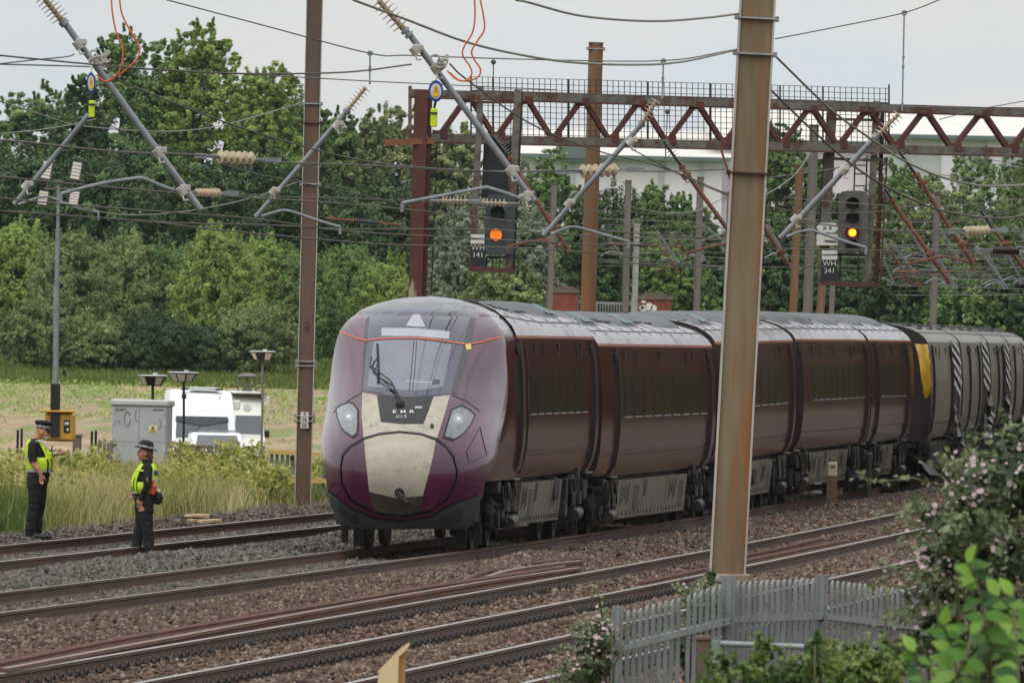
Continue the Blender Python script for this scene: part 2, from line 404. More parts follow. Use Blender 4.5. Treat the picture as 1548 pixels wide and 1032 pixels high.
def build_tracks():
    sl = MB(); sl.box((0, 0, -.10), (2.5, .26, .2), bev=.02)
    sl_me = sl.mesh('sleeper', smooth=False); sl_me.materials.append(M_SLEEP)
    ck = MB()   # a pad and a sprung clip loop standing up beside the rail foot
    ck.box((0, 0, .012), (.16, .16, .024)); arc = [Vector((.0, .05 * math.cos(a), .02 + .055 * math.sin(a))) for a in np.linspace(0, PI, 9)]
    ck.tube(arc, .013, 6); ck.tube([Vector((.05, -.06, .03)), Vector((.02, .0, .06)), Vector((.05, .06, .03))], .012, 6)
    ck_me = ck.mesh('rail_clip', smooth=40); ck_me.materials.append(M_CLIP)
    names = {1: 'far rusty railway track beside the grass verge, where the policewoman stands', 2: 'railway track that carries the purple front train',
             3: 'railway track in front of the train with two loose rails lying between its rails', 4: 'nearest railway track, running in behind the palisade fence'}
    y0 = {1: 170, 2: 150, 3: 118, 4: 112}; y1 = {1: 420, 2: 450, 3: 430, 4: 420}
    for k in (1, 2, 3, 4):
        g = TRK[k][3]
        t = thing('railway_track', names[k], 'railway track', (cx(k, y0[k]), y0[k], -.16), 'railway tracks')
        for sg in (-1, 1):
            pts = [(cx(k, y) + sg * g, y, 0.0) for y in np.arange(y0[k], y1[k], 3.0)]
            part('rail', rail_mb(pts), [M_RAIL, M_RAILTOP if k in (1, 3, 4) else M_RAILTOP2], t)
        ang = lambda y: -math.atan((cx(k, y + 1) - cx(k, y - 1)) / 2)
        ys = np.arange(y0[k] + (8 if k < 3 else 14), y1[k], .66)
        base = root_loc(t); rest = MB()
        for i, y in enumerate(ys):
            if i < 100:
                o = bpy.data.objects.new('sleeper', sl_me); COL.objects.link(o); o.parent = t
                o.location = Vector((cx(k, y), y, -.150 if k > 2 else -.178)) - base; o.rotation_euler = (0, 0, ang(y)); o.scale = (g / .74, 1, 1)
                if k > 2:
                    for sx in (-1, 1):
                        c = bpy.data.objects.new('rail_clip', ck_me); COL.objects.link(c); c.parent = o
                        c.location = (sx * .74 + .115, 0, .002)
            else:
                rest.box((cx(k, y), y, -.268), (2.5 * g / .74, .26, .2), Matrix.Rotation(ang(y), 3, 'Z'))
        kindof(part('sleepers', rest, M_SLEEP, t), 'stuff')
    def loose(px, z, label, roll=0.0, lit=False, grp='loose rails lying by the tracks', top=None):
        z += .05; pts = [G(u, v, z) for u, v in px]
        # resample smoothly
        a = np.array([tuple(p) for p in pts]); yy = np.linspace(a[0, 1], a[-1, 1], max(8, int((a[-1, 1] - a[0, 1]) / 2)))
        co = np.polyfit(a[:, 1], a[:, 0], 2 if len(px) > 2 else 1)
        xs = np.interp(yy, a[:, 1], a[:, 0]) * .35 + np.polyval(co, yy) * .65
        pp = [(x, y, z) for x, y in zip(xs, yy)]
        return single('loose_rail', rail_mb(pp, 1.12, roll), [M_LOOSE, top or M_LOOSE], label, 'rail', pp[0], grp)
    loose([(0, 1000), (168, 963), (520, 908), (641, 885), (715, 875), (850, 855)], .02, 'long brown rusty rail lying on the ballast between the train track and the next track', roll=0.5)
    loose([(0, 1009), (270, 962), (520, 914), (742, 874), (883, 857)], -.01, 'long rail with a worn light top lying right beside the nearer running rail', top=M_RAILTOP2)
    loose([(699, 876), (742, 860), (779, 851), (877, 841)], -.01, 'short curved rusty rail, hindmost of the pile before the train', roll=.3)
    loose([(732, 873), (776, 859), (880, 846)], .0, 'short rusty rail with a paler top, middle of the pile before the train', top=M_RAILTOP2)
    loose([(968, 878), (1074, 856), (1130, 844), (1277, 815)], -.03, 'rusty rail lying loose between two running rails, nearer of that pair', roll=.4)
    loose([(1074, 846), (1130, 836), (1242, 811)], -.03, 'rusty rail lying loose between two running rails, farther of that pair', roll=.2)
build_tracks()

# ------------------------------------------------------------------ ballast stones (uncountable: one object)
def build_ballast():
    n = 420000
    y = 128 + (RNG.random(n) ** 1.5) * 205
    w = RNG.uniform(-3.1, 15.2, n)
    x = cx(1, y) + w
    u = 774 + FPX * x / y
    keep = (u > -25) & (u < 1575)
    zb = z_ground(x, y)
    top = np.full(n, -.15)
    keep &= w < (cx(4, y) + 2.4 - cx(1, y))
    inside = np.zeros(n, bool); dmin = np.full(n, 9.0)
    for k in (1, 2, 3, 4):
        g = TRK[k][3]; d = np.abs(x - cx(k, y))
        keep &= ~(np.abs(d - g) < .085)
        inside |= d < g
        dmin = np.minimum(dmin, np.abs(d - g))
        if k == 3: keep &= ~((d < g) & (RNG.random(n) < .45))
        if k == 4: keep &= ~((d < g) & (RNG.random(n) < .4))
    # shoulders heap up between the tracks
    nzv = np.sin(x * 2.1 + np.sin(y * .35)) * .5 + np.sin(y * .9 + x) * .3
    heap = np.where(~inside, np.clip((dmin - .25) / .8, 0, 1) * (.14 + .055 * nzv), .012 * nzv)
    outer = (w < -1.32) | (w > 13.6)
    slp = inside & (w > 5.5) & ((y / .66) % 1.0 > .42); heap = np.where(inside & (w > 5.5), np.where(slp, .028, -.012), heap)
    z = np.where(outer, np.maximum(zb, -.17) + .01, -.17 + heap) + RNG.uniform(-.02, .015, n)
    x, y, z, w, keep_ = x[keep], y[keep], z[keep], w[keep], None
    n = len(x)
    s = RNG.uniform(.024, .05, n) * np.interp(y, [130, 330], [.95, 1.25])
    base = np.array([[1, 0, 0], [-1, 0, 0], [0, 1, 0], [0, -1, 0], [0, 0, .8], [0, 0, -.8]], float)
    A = base[None] * RNG.uniform(.6, 1.25, (n, 6, 1)) + RNG.normal(0, .22, (n, 6, 3))
    th = RNG.uniform(0, 2 * PI, n); ct, st = np.cos(th), np.sin(th); tl = RNG.uniform(-.8, .8, n); cl, sl_ = np.cos(tl), np.sin(tl)
    ax, ay, az = A[..., 0].copy(), A[..., 1].copy(), A[..., 2].copy()
    ay, az = ay * cl[:, None] - az * sl_[:, None], ay * sl_[:, None] + az * cl[:, None]
    X = (ax * ct[:, None] - ay * st[:, None]) * s[:, None] + x[:, None]
    Y = (ax * st[:, None] + ay * ct[:, None]) * s[:, None] + y[:, None]
    Z = az * s[:, None] + z[:, None]
    F = np.array([[0, 2, 4], [2, 1, 4], [1, 3, 4], [3, 0, 4], [2, 0, 5], [1, 2, 5], [3, 1, 5], [0, 3, 5]])
    q = (F[None] + (np.arange(n) * 6)[:, None, None]).reshape(-1, 3)
    brown = np.clip(np.where(w < -1.2, .38, (w - 3.6) / 3.0) + RNG.normal(0, .26, n), 0, 1)
    tint = np.repeat(np.clip(brown * .62 + RNG.uniform(0, .38, n), 0, 1), 6)
    m = bpy.data.materials.new('ballast_stone'); m.use_nodes = True
    nt = m.node_tree; N = nt.nodes; L = nt.links; b = N['Principled BSDF']
    at = N.new('ShaderNodeAttribute'); at.attribute_name = 'tint'
    rp = N.new('ShaderNodeValToRGB'); e = rp.color_ramp.elements
    cols = [(0, (62, 58, 54)), (.2, (92, 86, 80)), (.36, (120, 112, 103)), (.5, (78, 64, 54)), (.7, (74, 55, 44)), (.84, (102, 78, 63)), (.96, (124, 104, 90)), (1, (150, 136, 124))]
    e[0].position, e[0].color = cols[0][0], (*lin(cols[0][1]), 1); e[1].position, e[1].color = cols[-1][0], (*lin(cols[-1][1]), 1)
    for p, c in cols[1:-1]: x_ = e.new(p); x_.color = (*lin(c), 1)
    tc = N.new('ShaderNodeTexCoord'); nz = N.new('ShaderNodeTexNoise'); nz.inputs['Scale'].default_value = 22; L.new(tc.outputs['Object'], nz.inputs['Vector'])
    hv = N.new('ShaderNodeHueSaturation'); mr = N.new('ShaderNodeMapRange'); mr.inputs['To Min'].default_value = .65; mr.inputs['To Max'].default_value = 1.3
    L.new(nz.outputs['Fac'], mr.inputs['Value']); L.new(mr.outputs[0], hv.inputs['Value'])
    L.new(at.outputs['Fac'], rp.inputs['Fac']); L.new(rp.outputs['Color'], hv.inputs['Color']); L.new(hv.outputs[0], b.inputs['Base Color']); b.inputs['Roughness'].default_value = .9
    me = np_mesh('ballast', np.stack([X, Y, Z], -1).reshape(-1, 3), q, [m], tint=tint)
    o = np_obj('ballast', me); o['kind'] = 'stuff'; o['label'] = 'grey and brown stone ballast heaped around the tracks'; o['category'] = 'ballast'
build_ballast()

# ------------------------------------------------------------------ thin summer haze over the fields
def build_haze():
    mb = MB(); mb.box((150, 760, 25), (1500, 1640, 58)); o = part('haze', mb, None); o['kind'] = 'stuff'; o['label'] = 'thin grey haze lying over the fields'; o['category'] = 'haze'
    m = bpy.data.materials.new('haze_air'); m.use_nodes = True; nt = m.node_tree; nt.nodes.remove(nt.nodes['Principled BSDF'])
    v = nt.nodes.new('ShaderNodeVolumePrincipled'); v.inputs['Color'].default_value = (.86, .9, .94, 1); v.inputs['Density'].default_value = .00003; v.inputs['Anisotropy'].default_value = .2
    nt.links.new(v.outputs[0], nt.nodes['Material Output'].inputs['Volume']); o.data.materials.clear(); o.data.materials.append(m)
build_haze()
# ------------------------------------------------------------------ vegetation
LM = {
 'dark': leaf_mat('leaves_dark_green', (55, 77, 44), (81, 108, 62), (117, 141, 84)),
 'mid': leaf_mat('leaves_mid_green', (78, 105, 58), (110, 139, 78), (148, 170, 103)),
 'yellow': leaf_mat('leaves_yellow_green', (103, 123, 62), (139, 160, 82), (178, 192, 109)),
 'olive': leaf_mat('leaves_olive', (96, 112, 68), (128, 144, 91), (166, 178, 119)),
 'pale': leaf_mat('leaves_pale', (90, 103, 61), (130, 141, 90), (168, 174, 122)),
 'silver': leaf_mat('leaves_silver', (92, 106, 84), (134, 146, 120), (176, 184, 158)),
 'brownwood': leaf_mat('leaves_brown_olive', (56, 50, 30), (84, 74, 44), (112, 98, 60)),
 'nettle': leaf_mat('leaves_nettle', (56, 80, 38), (92, 116, 56), (138, 152, 78), rough=.5, trans=.3),
 'bright': leaf_mat('leaves_bright', (48, 86, 30), (84, 128, 42), (138, 176, 72), rough=.4, trans=.35),
 'bramble': leaf_mat('leaves_bramble', (56, 70, 44), (90, 106, 68), (130, 140, 100), rough=.45),
}
M_BARK = mat('bark', (86, 76, 64), (58, 52, 44), scale=3, stretch=(1, 1, .3), rough=.95, bump=.03)
M_PETAL = mat('bramble_petals', (226, 200, 206), (206, 168, 180), scale=12, rough=.7)
M_STEM = mat('bramble_stem', (104, 84, 66), (76, 92, 50), scale=9, rough=.8)

def leaf_quads(C, Nn, size, rng, aspect=1.5, up=None, bend=True):
    """C centres, Nn normals, size per leaf -> rhombic leaves (V, quads)"""
    n = len(C)
    a = rng.normal(0, 1, (n, 3)); a -= Nn * (a * Nn).sum(1, keepdims=True); a /= np.linalg.norm(a, axis=1, keepdims=True) + 1e-9
    b = np.cross(Nn, a)
    s = size[:, None]
    fold = Nn * s * .16
    V = np.stack([C - a * s * .5 * aspect, C + b * s * .5 + fold, C + a * s * .5 * aspect, C - b * s * .5 + fold], 1).reshape(-1, 3)
    return V, np.arange(n * 4).reshape(-1, 4)

def lobes_crown(c, R, rng, nl=7, lob=.5, low=-.35):
    """list of ellipsoids making one uneven crown"""
    c = np.array(c); R = np.array(R); out = [(c, R * np.array([.82, .82, .84]))]; nl = int(nl * max(1, min(2.2, R[2] / max(R[0], .1))))
    for i in range(nl):
        while True:
            d = rng.normal(0, 1, 3); d /= np.linalg.norm(d)
            if d[2] > low: break
        k = rng.uniform(lob * .65, lob * 1.15)
        rw = max(R[0], R[1]); rr = np.array([k * R[0], k * R[1], min(k * R[2], k * rw * rng.uniform(.75, 1.15))])
        out.append((c + d * (R - rr * .85), rr))
    return out

def foliage(lobes, nclump, nleaf, size, rng, clump=.12, tint0=.5, tvar=.22, aspect=1.5, flat=.0, fill=.82):
    vol = np.array([l[1][0] * l[1][2] for l in lobes]); pr = vol / vol.sum()
    li = rng.choice(len(lobes), nclump, p=pr)
    Cc = np.array([l[0] for l in lobes])[li]; Rr = np.array([l[1] for l in lobes])[li]
    d = rng.normal(0, 1, (nclump, 3)); d /= np.linalg.norm(d, axis=1, keepdims=True)
    rad = rng.uniform(fill, 1.03, (nclump, 1))
    cc = Cc + d * Rr * rad
    ct = tint0 + rng.normal(0, tvar * .7, nclump) + np.array([rng.normal(0, tvar * .5) for _ in lobes])[li]
    sc = np.mean(Rr, 1) * clump * rng.uniform(.6, 1.5, nclump) + size * .8
    k = rng.integers(0, nclump, nleaf)
    off = rng.normal(0, 1, (nleaf, 3)); off /= np.linalg.norm(off, axis=1, keepdims=True) ; off *= rng.random((nleaf, 1)) ** .5
    sh = (rng.random(nclump) < .35)[k][:, None]
    ax = d[k] * .6 + np.array([0, 0, .8])
    C = cc[k] + np.where(sh, off * .42 * sc[k][:, None] + ax * (rng.random((nleaf, 1)) * 1.9) * sc[k][:, None], off * sc[k][:, None] * np.array([1.25, 1.25, .8]))
    Nn = off * .7 + d[k] * .6 + np.array([0, 0, .45]) + rng.normal(0, .45, (nleaf, 3)); Nn /= np.linalg.norm(Nn, axis=1, keepdims=True)
    sz = size * rng.uniform(.6, 1.3, nleaf)
    V, q = leaf_quads(C, Nn, sz, rng, aspect)
    t = np.clip(np.repeat(ct[k] + rng.normal(0, tvar * .45, nleaf), 4), 0, 1)
    return V, q, t

def tree(name, label, cat, u, vtop, hw, y, col, rng, vbase=None, group=None, nclump=260, nleaf=15000, size=.26, nl=8, low=-.35, trunk=True, crown_low=None, clump=.12, lean=0, hshape=1.0, tint0=.5, tvar=.22):
    hw = hw * (1.28 if name != 'hedge_bush' else 1.15); s = S(y); top = P(u, vtop, y); x = top.x; z0 = zg(x, y)
    H = top.z - z0; w = hw / s
    zb = z0 + H * (.06 if crown_low is None else crown_low)
    c = np.array([x, y, (zb + top.z) / 2]); R = np.array([w, w * .85, (top.z - zb) / 2])
    lob = lobes_crown(c, R, rng, nl, .5, low)
    t = thing(name, label, cat, (x, y, z0), group)
    V, q, tt = foliage(lob, nclump, nleaf, size, rng, clump, tint0, tvar)
    V[:, 2] = np.maximum(V[:, 2], z0 + .02)
    me = np_mesh('crown', V - np.array([x, y, z0]), q, [LM[col]], tint=tt)
    np_obj('crown' if trunk else 'foliage', me, parent=t)
    mb = MB()
    r0 = max(.06, H * .016)
    mb.tube([(x, y, z0 - .2), (x + .1 * w, y, z0 + H * .25), (x - .05 * w, y, z0 + H * .55), (x, y, z0 + H * .85)], [r0 * 1.3, r0, r0 * .7, r0 * .2], 8)
    for i in range(6):
        a = rng.uniform(0, 2 * PI); h0 = rng.uniform(.2, .6); rr = rng.uniform(.4, .75)
        p0 = Vector((x, y, z0 + H * h0)); p1 = Vector((x + math.cos(a) * w * rr, y + math.sin(a) * w * rr * .8, z0 + H * (h0 + rng.uniform(.12, .3))))
        mb.tube([p0, (p0 + p1) / 2 + Vector((0, 0, -.05 * H)), p1], [r0 * .55, r0 * .4, r0 * .12], 6)
    part('trunk' if trunk else 'stems', mb, M_BARK, t, smooth=True)
    return t

def build_trees():
    rng = np.random.default_rng(5)
    g1 = 'tall trees behind the hedge on the left'
    back = [(-40, 160, 60, 'mid', 'mid green tall tree cut by the left picture edge'),
            (48, 124, 66, 'mid', 'broad round topped tree second from the left above the hedge'),
            (118, 112, 40, 'dark', 'narrow dark tree between the round topped tree and the first tall poplar'),
            (188, 46, 50, 'mid', 'tall mid green poplar left of the highest tree'),
            (312, 34, 66, 'yellow', 'highest tree of the back row, yellow green crown left of the leaning brown mast'),
            (250, 62, 46, 'mid', 'slender tree squeezed between the two tallest crowns'),
            (402, 84, 56, 'yellow', 'loose yellow green tree just left of the tall brown mast'),
            (452, 128, 46, 'mid', 'smaller green tree right behind the tall brown mast'),
            (520, 168, 52, 'mid', 'round green tree just right of the tall brown mast'),
            (592, 150, 56, 'pale', 'pale green tree left of the gantry leg'),
            (672, 168, 58, 'pale', 'pale olive tree seen through the gantry beside its brown leg')]
    for u, vt, hw, c, lb in back:
        tree('broadleaf_tree', lb, 'tree', u, vt, hw, 770 + rng.uniform(-20, 20), c, rng, group=g1, nclump=1100, nleaf=95000, size=.115, nl=14, low=-.6, clump=.075, tint0=.42 if c == 'dark' else .5)
    # dark inner wood behind the hedge
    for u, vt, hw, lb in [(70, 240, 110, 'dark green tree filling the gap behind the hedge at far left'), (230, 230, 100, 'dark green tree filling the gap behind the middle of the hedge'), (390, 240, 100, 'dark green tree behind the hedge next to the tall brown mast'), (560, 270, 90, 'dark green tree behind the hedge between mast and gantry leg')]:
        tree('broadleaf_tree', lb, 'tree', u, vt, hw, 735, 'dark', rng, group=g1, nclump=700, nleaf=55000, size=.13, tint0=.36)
    hedge = [(-30, 352, 66, 'olive', 'olive bush at the left end of the hedge'), (40, 338, 56, 'yellow', 'light green bush second in the hedge from the left'), (112, 350, 58, 'olive', 'dull olive bush behind the floodlight mast'),
             (190, 356, 64, 'olive', 'tall olive bush in the hedge right of the floodlight mast'), (268, 372, 60, 'mid', 'darker green bush in the middle of the hedge'), (330, 350, 62, 'yellow', 'large yellow green bush left of centre in the hedge'),
             (402, 362, 58, 'yellow', 'yellow green bush touching the left edge of the tall brown mast'), (470, 388, 52, 'mid', 'green bush behind the foot of the tall brown mast'), (525, 372, 58, 'mid', 'green bush between the tall brown mast and the train nose'),
             (590, 392, 56, 'yellow', 'yellowish bush above the train nose'), (655, 410, 46, 'olive', 'olive bush behind the foot of the gantry leg')]
    for u, vt, hw, c, lb in hedge:
        tree('hedge_bush', lb, 'bush', u, vt, hw, 690 + rng.uniform(-12, 12), c, rng, group='bushes of the hedge along the field', nclump=1300, nleaf=80000, size=.068, nl=14, low=-.7, trunk=False, crown_low=0.0, clump=.13, tvar=.15, tint0=.56)
    for u, vt, hw, c, lb in [(70, 440, 60, 'olive', 'low olive bush in front of the hedge at left'), (235, 470, 62, 'dark', 'low dark bush in front of the hedge middle'), (385, 455, 60, 'olive', 'low olive bush in front of the hedge near the tripod lamps'), (150, 480, 50, 'olive', 'low bush right of the floodlight mast foot'), (320, 490, 50, 'dark', 'low dark bush behind the white van')]:
        tree('hedge_bush', lb, 'bush', u, vt, hw, 668, c, rng, group='bushes of the hedge along the field', nclump=600, nleaf=42000, size=.07, nl=8, low=-.7, trunk=False, crown_low=0.0, tint0=.42)
    g2 = 'trees behind the train'
    mid = [(755, 232, 66, 600, 'silver', 'silvery willow tree behind the hanging signal with one orange lamp'), (700, 330, 56, 585, 'silver', 'lower silvery willow right of the gantry leg'), (800, 330, 44, 590, 'silver', 'small silvery willow left of the rusty mast'),
           (835, 228, 46, 640, 'mid', 'green tree in front of the white warehouse left end'), (760, 392, 56, 560, 'olive', 'low olive bush above the train roof below the hanging signal'),
           (920, 262, 56, 640, 'dark', 'dark tree right of the rusty mast with flat top'), (985, 268, 48, 640, 'mid', 'green tree below the warehouse wall right of the rusty mast'), (1045, 296, 40, 640, 'mid', 'small green tree beside the grey mast in the middle'),
           (905, 350, 60, 600, 'dark', 'dark bush behind the left brick pillar'), (1010, 352, 62, 600, 'mid', 'green bush behind the brick pillar with graffiti'), (1085, 345, 50, 610, 'dark', 'dark tree left of the big rusty mast'),
           (1178, 190, 44, 660, 'mid', 'tall narrow green tree just right of the big rusty mast'), (1236, 240, 40, 660, 'dark', 'dark green tree behind the signal with four lamps'), (1170, 350, 60, 620, 'dark', 'dark low tree right of the big rusty mast foot'),
           (1290, 300, 52, 640, 'mid', 'green tree behind the right hanging signal'), (1345, 250, 46, 660, 'mid', 'green tree right of the hanging signal ladder'), (1270, 390, 70, 610, 'dark', 'dark bush under the right hanging signal'),
           (1420, 262, 60, 640, 'olive', 'olive green tree below the warehouse right part'), (1490, 208, 62, 650, 'mid', 'tall green tree in front of the warehouse at right'), (1560, 205, 60, 655, 'olive', 'tall olive tree cut by the right picture edge'),
           (1380, 372, 66, 605, 'dark', 'dark low tree above the damaged train'), (1470, 395, 60, 600, 'mid', 'green bush above the damaged train roof'), (1545, 390, 60, 600, 'dark', 'dark bush at the right picture edge above the train')]
    for u, vt, hw, y, c, lb in mid:
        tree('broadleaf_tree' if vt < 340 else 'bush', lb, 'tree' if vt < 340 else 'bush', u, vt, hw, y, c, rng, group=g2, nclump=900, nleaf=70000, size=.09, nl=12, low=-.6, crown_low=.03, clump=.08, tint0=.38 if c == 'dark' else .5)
    # unseen wood added right of the line, browned for the train-side reflections
    V = []; Q = []; T = []; o = 0
    for i in range(110):
        y = rng.uniform(300, 640); x = cx(2, y) + rng.uniform(17, 42); h = rng.uniform(11, 16); w = rng.uniform(3.5, 6)
        if x < .0365 * y + w: continue
        z0 = zg(x, y); lob = lobes_crown((x, y, z0 + h / 2), (w, w, h / 2), rng, 6, low=-.9)
        v, q, t = foliage(lob, 80, 1500, .75, rng)
        V.append(v); Q.append(q + o); T.append(t); o += len(v)
    me = np_mesh('reflection_wood', np.concatenate(V), np.concatenate(Q), [LM['brownwood']], tint=np.concatenate(T))
    w_ = np_obj('reflection_wood', me); w_['kind'] = 'stuff'; w_['label'] = 'unseen brownish wood added right of the railway for the train reflections'; w_['category'] = 'wood'
build_trees()

# ------------------------------------------------------------------ grass and weeds on the verge
def blades(x, y, z, h, w, lean, tint, rng):
    n = len(x); th = rng.uniform(0, 2 * PI, n)
    dx, dy = np.cos(th), np.sin(th)                       # lean direction
    ph = rng.uniform(-.5, .5, n); wx, wy = np.cos(ph), np.sin(ph)   # blade width direction
    lv = [(0, 1.0, 0), (.45, .85, .25), (1.0, .12, 1.0)]
    rows = []
    for f, ww, b in lv:
        cxx = x + dx * lean * h * b; cyy = y + dy * lean * h * b; cz = z + h * f * (1 - .25 * lean * b)
        rows.append(np.stack([cxx - wx * w * ww / 2, cyy - wy * w * ww / 2, cz], -1)); rows.append(np.stack([cxx + wx * w * ww / 2, cyy + wy * w * ww / 2, cz], -1))
    V = np.stack(rows, 1).reshape(-1, 3)
    F = np.array([[0, 1, 3, 2], [2, 3, 5, 4]])
    Q = (F[None] + (np.arange(n) * 6)[:, None, None]).reshape(-1, 4)
    return V, Q, np.repeat(tint, 6)
def grass_mat(name, stops):
    m = leaf_mat(name, (0, 0, 0), (0, 0, 0), trans=.25, rough=.7)
    rp = [n for n in m.node_tree.nodes if n.type == 'VALTORGB'][0]; e = rp.color_ramp.elements
    while len(e) > 1: e.remove(e[-1])
    e[0].position = stops[0][0]; e[0].color = (*lin(stops[0][1]), 1)
    for p, c in stops[1:]:
        k = e.new(p); k.color = (*lin(c), 1)
    return m
def build_grass():
    rng = np.random.default_rng(8)
    mg = grass_mat('tall_grass_mix', [(0, (70, 94, 40)), (.3, (112, 124, 58)), (.5, (154, 146, 88)), (.75, (188, 172, 122)), (1, (204, 190, 146))])
    # straw coloured tall grass
    n = 60000
    y = 226 + rng.random(n) ** 1.2 * 95; edge = cx(1, y) - TRK[1][3]
    x = edge - 1.15 - rng.random(n) ** 1.1 * 6.5
    pat = np.sin(x * 1.7 + y * .13) + np.sin(x * .6 - y * .21 + 2) + rng.normal(0, .5, n)
    u = 774 + FPX * x / y
    k = (u > -20) & (u < 520) & (((edge - x) > 1.7) | (rng.random(n) < .12)) & ~((u > 350) & (y < 255)) & ~((u > 372) & (u < 440) & (y < 275) & (rng.random(n) < .8))
    x, y, pat, u = x[k], y[k], pat[k], u[k]; n = len(x)
    h = rng.uniform(.35, .8, n) * np.interp(pat, [-2, 2], [.75, 1.15]) * np.interp(u, [0, 330, 400], [1, .95, .6])
    tint = np.clip(.52 + .16 * pat + rng.normal(0, .16, n) - .25 * (u < 60), 0, 1)
    V, Q, T = blades(x, y, z_ground(x, y), h, rng.uniform(.008, .02, n), rng.uniform(.1, .6, n), tint, rng)
    g = np_obj('tall_grass', np_mesh('tall_grass', V, Q, [mg], tint=T)); g['kind'] = 'stuff'; g['label'] = 'tall straw coloured and green grass on the left verge'; g['category'] = 'grass'
    # yellow green leafy weeds
    mw = grass_mat('weed_leaves', [(0, (72, 92, 40)), (.35, (108, 122, 54)), (.6, (146, 148, 70)), (.85, (178, 170, 90)), (1, (196, 188, 130))])
    n0 = 950
    y0 = 244 + rng.random(n0) ** .9 * 74; x0 = cx(1, y0) - TRK[1][3] - 1.9 - rng.random(n0) ** .8 * 8
    u0 = 774 + FPX * x0 / y0; kk = (u0 > -20) & (u0 < 520); x0, y0 = x0[kk], y0[kk]; n0 = len(x0)
    h0 = rng.uniform(.35, .95, n0) ** 1.2 * np.where(u0[kk] < 150, .85, 1.0) * np.where(u0[kk] > 395, .75, 1) * np.where((u0[kk] > 165) & (u0[kk] < 268), .55, 1) * np.where((u0[kk] > 345) & (u0[kk] < 400), 1.05, 1)
    nl = 110; i = np.repeat(np.arange(n0), nl); N = len(i)
    f = rng.random(N) ** .7
    r = .10 + .24 * np.sin(np.clip(f, 0, 1) * 2.6); a = rng.uniform(0, 2 * PI, N); rr = r * np.sqrt(rng.random(N))
    C = np.stack([x0[i] + np.cos(a) * rr, y0[i] + np.sin(a) * rr, z_ground(x0, y0)[i] + h0[i] * (.1 + .95 * f) + rng.normal(0, .03, N)], -1)
    Nn = rng.normal(0, .6, (N, 3)) + np.array([0, -.3, .6]); Nn /= np.linalg.norm(Nn, axis=1, keepdims=True)
    ti = np.clip(rng.normal(.5, .2, n0)[i] + .3 * (f - .4) + rng.normal(0, .1, N), 0, 1)
    V, Q = leaf_quads(C, Nn, rng.uniform(.03, .075, N), rng, 1.9)
    # stalks
    st = rng.choice(n0, 500); V2, Q2, T2 = blades(x0[st], y0[st], z_ground(x0[st], y0[st]), h0[st] * 1.1, np.full(500, .012), rng.uniform(0, .2, 500), np.full(500, .35), rng)
    V = np.concatenate([V, V2]); Q = np.concatenate([Q, Q2 + N * 4]); T = np.concatenate([np.repeat(ti, 4), T2])
    g = np_obj('weeds', np_mesh('weeds', V, Q, [mw], tint=T)); g['kind'] = 'stuff'; g['label'] = 'yellow green flowering weeds around the grey cabinet and fences'; g['category'] = 'weeds'
    # sparse weeds over the bare field
    n0 = 4200
    y0 = 345 + rng.random(n0) * 330; x0 = rng.uniform(-.036, .0, n0) * y0
    pt = np.sin(x0 * .9 + 1.3 * np.sin(y0 * .021)) + np.sin(y0 * .045 + x0 * .4) + rng.normal(0, .7, n0); kk = (pt > 1.0) | ((y0 > 560) & (rng.random(n0) < .6)); x0, y0 = x0[kk], y0[kk]; n0 = len(x0)
    nl = 14; i = np.repeat(np.arange(n0), nl); N = len(i); hh = rng.uniform(.08, .3, n0)
    C = np.stack([x0[i] + rng.normal(0, .22, N), y0[i] + rng.normal(0, .5, N), z_ground(x0, y0)[i] + rng.random(N) * hh[i]], -1)
    Nn = rng.normal(0, .5, (N, 3)) + np.array([0, -.4, .7]); Nn /= np.linalg.norm(Nn, axis=1, keepdims=True)
    V, Q = leaf_quads(C, Nn, rng.uniform(.04, .10, N), rng, 1.6)
    g = np_obj('field_weeds', np_mesh('field_weeds', V, Q, [LM['yellow']], tint=np.repeat(np.clip(rng.normal(.5, .2, N), 0, 1), 4))); g['kind'] = 'stuff'; g['label'] = 'scattered green weeds growing over the bare tan field'; g['category'] = 'weeds'
    # long grass at the far edge of the field
    n = 30000; y = rng.uniform(650, 692, n); x = rng.uniform(-.036, -.010, n) * y
    h = rng.uniform(.3, .9, n) * np.interp(y, [650, 692], [.4, 1.2])
    V, Q, T = blades(x, y, z_ground(x, y), h, rng.uniform(.05, .12, n), rng.uniform(.1, .5, n), np.clip(rng.normal(.2, .1, n), 0, 1), rng)
    g = np_obj('meadow_grass', np_mesh('meadow_grass', V, Q, [mg], tint=T)); g['kind'] = 'stuff'; g['label'] = 'long green grass along the foot of the hedge'; g['category'] = 'grass'
build_grass()

# ------------------------------------------------------------------ brambles in the right foreground
def petal_flowers(C, r, rng):
    n = len(C); Nn = rng.normal(0, .5, (n, 3)) + np.array([0, -.8, .5]); Nn /= np.linalg.norm(Nn, axis=1, keepdims=True)
    a = rng.normal(0, 1, (n, 3)); a -= Nn * (a * Nn).sum(1, keepdims=True); a /= np.linalg.norm(a, axis=1, keepdims=True); b = np.cross(Nn, a)
    V = []
    for k in range(5):
        t0 = 2 * PI * k / 5
        for t, q in ((t0, .12), (t0 - .5, .8), (t0, 1.1), (t0 + .5, .8)):
            V.append(C + (a * math.cos(t) + b * math.sin(t)) * (r * q)[:, None] + Nn * (r * .15 * q)[:, None])
    V = np.stack(V, 1).reshape(-1, 3)
    Q = (np.arange(20).reshape(5, 4)[None] + (np.arange(n) * 20)[:, None, None]).reshape(-1, 4)
    return V, Q
def spray(mb, pts, r0): mb.tube(pts, [r0 * (1 - .8 * i / (len(pts) - 1)) for i in range(len(pts))], 6)
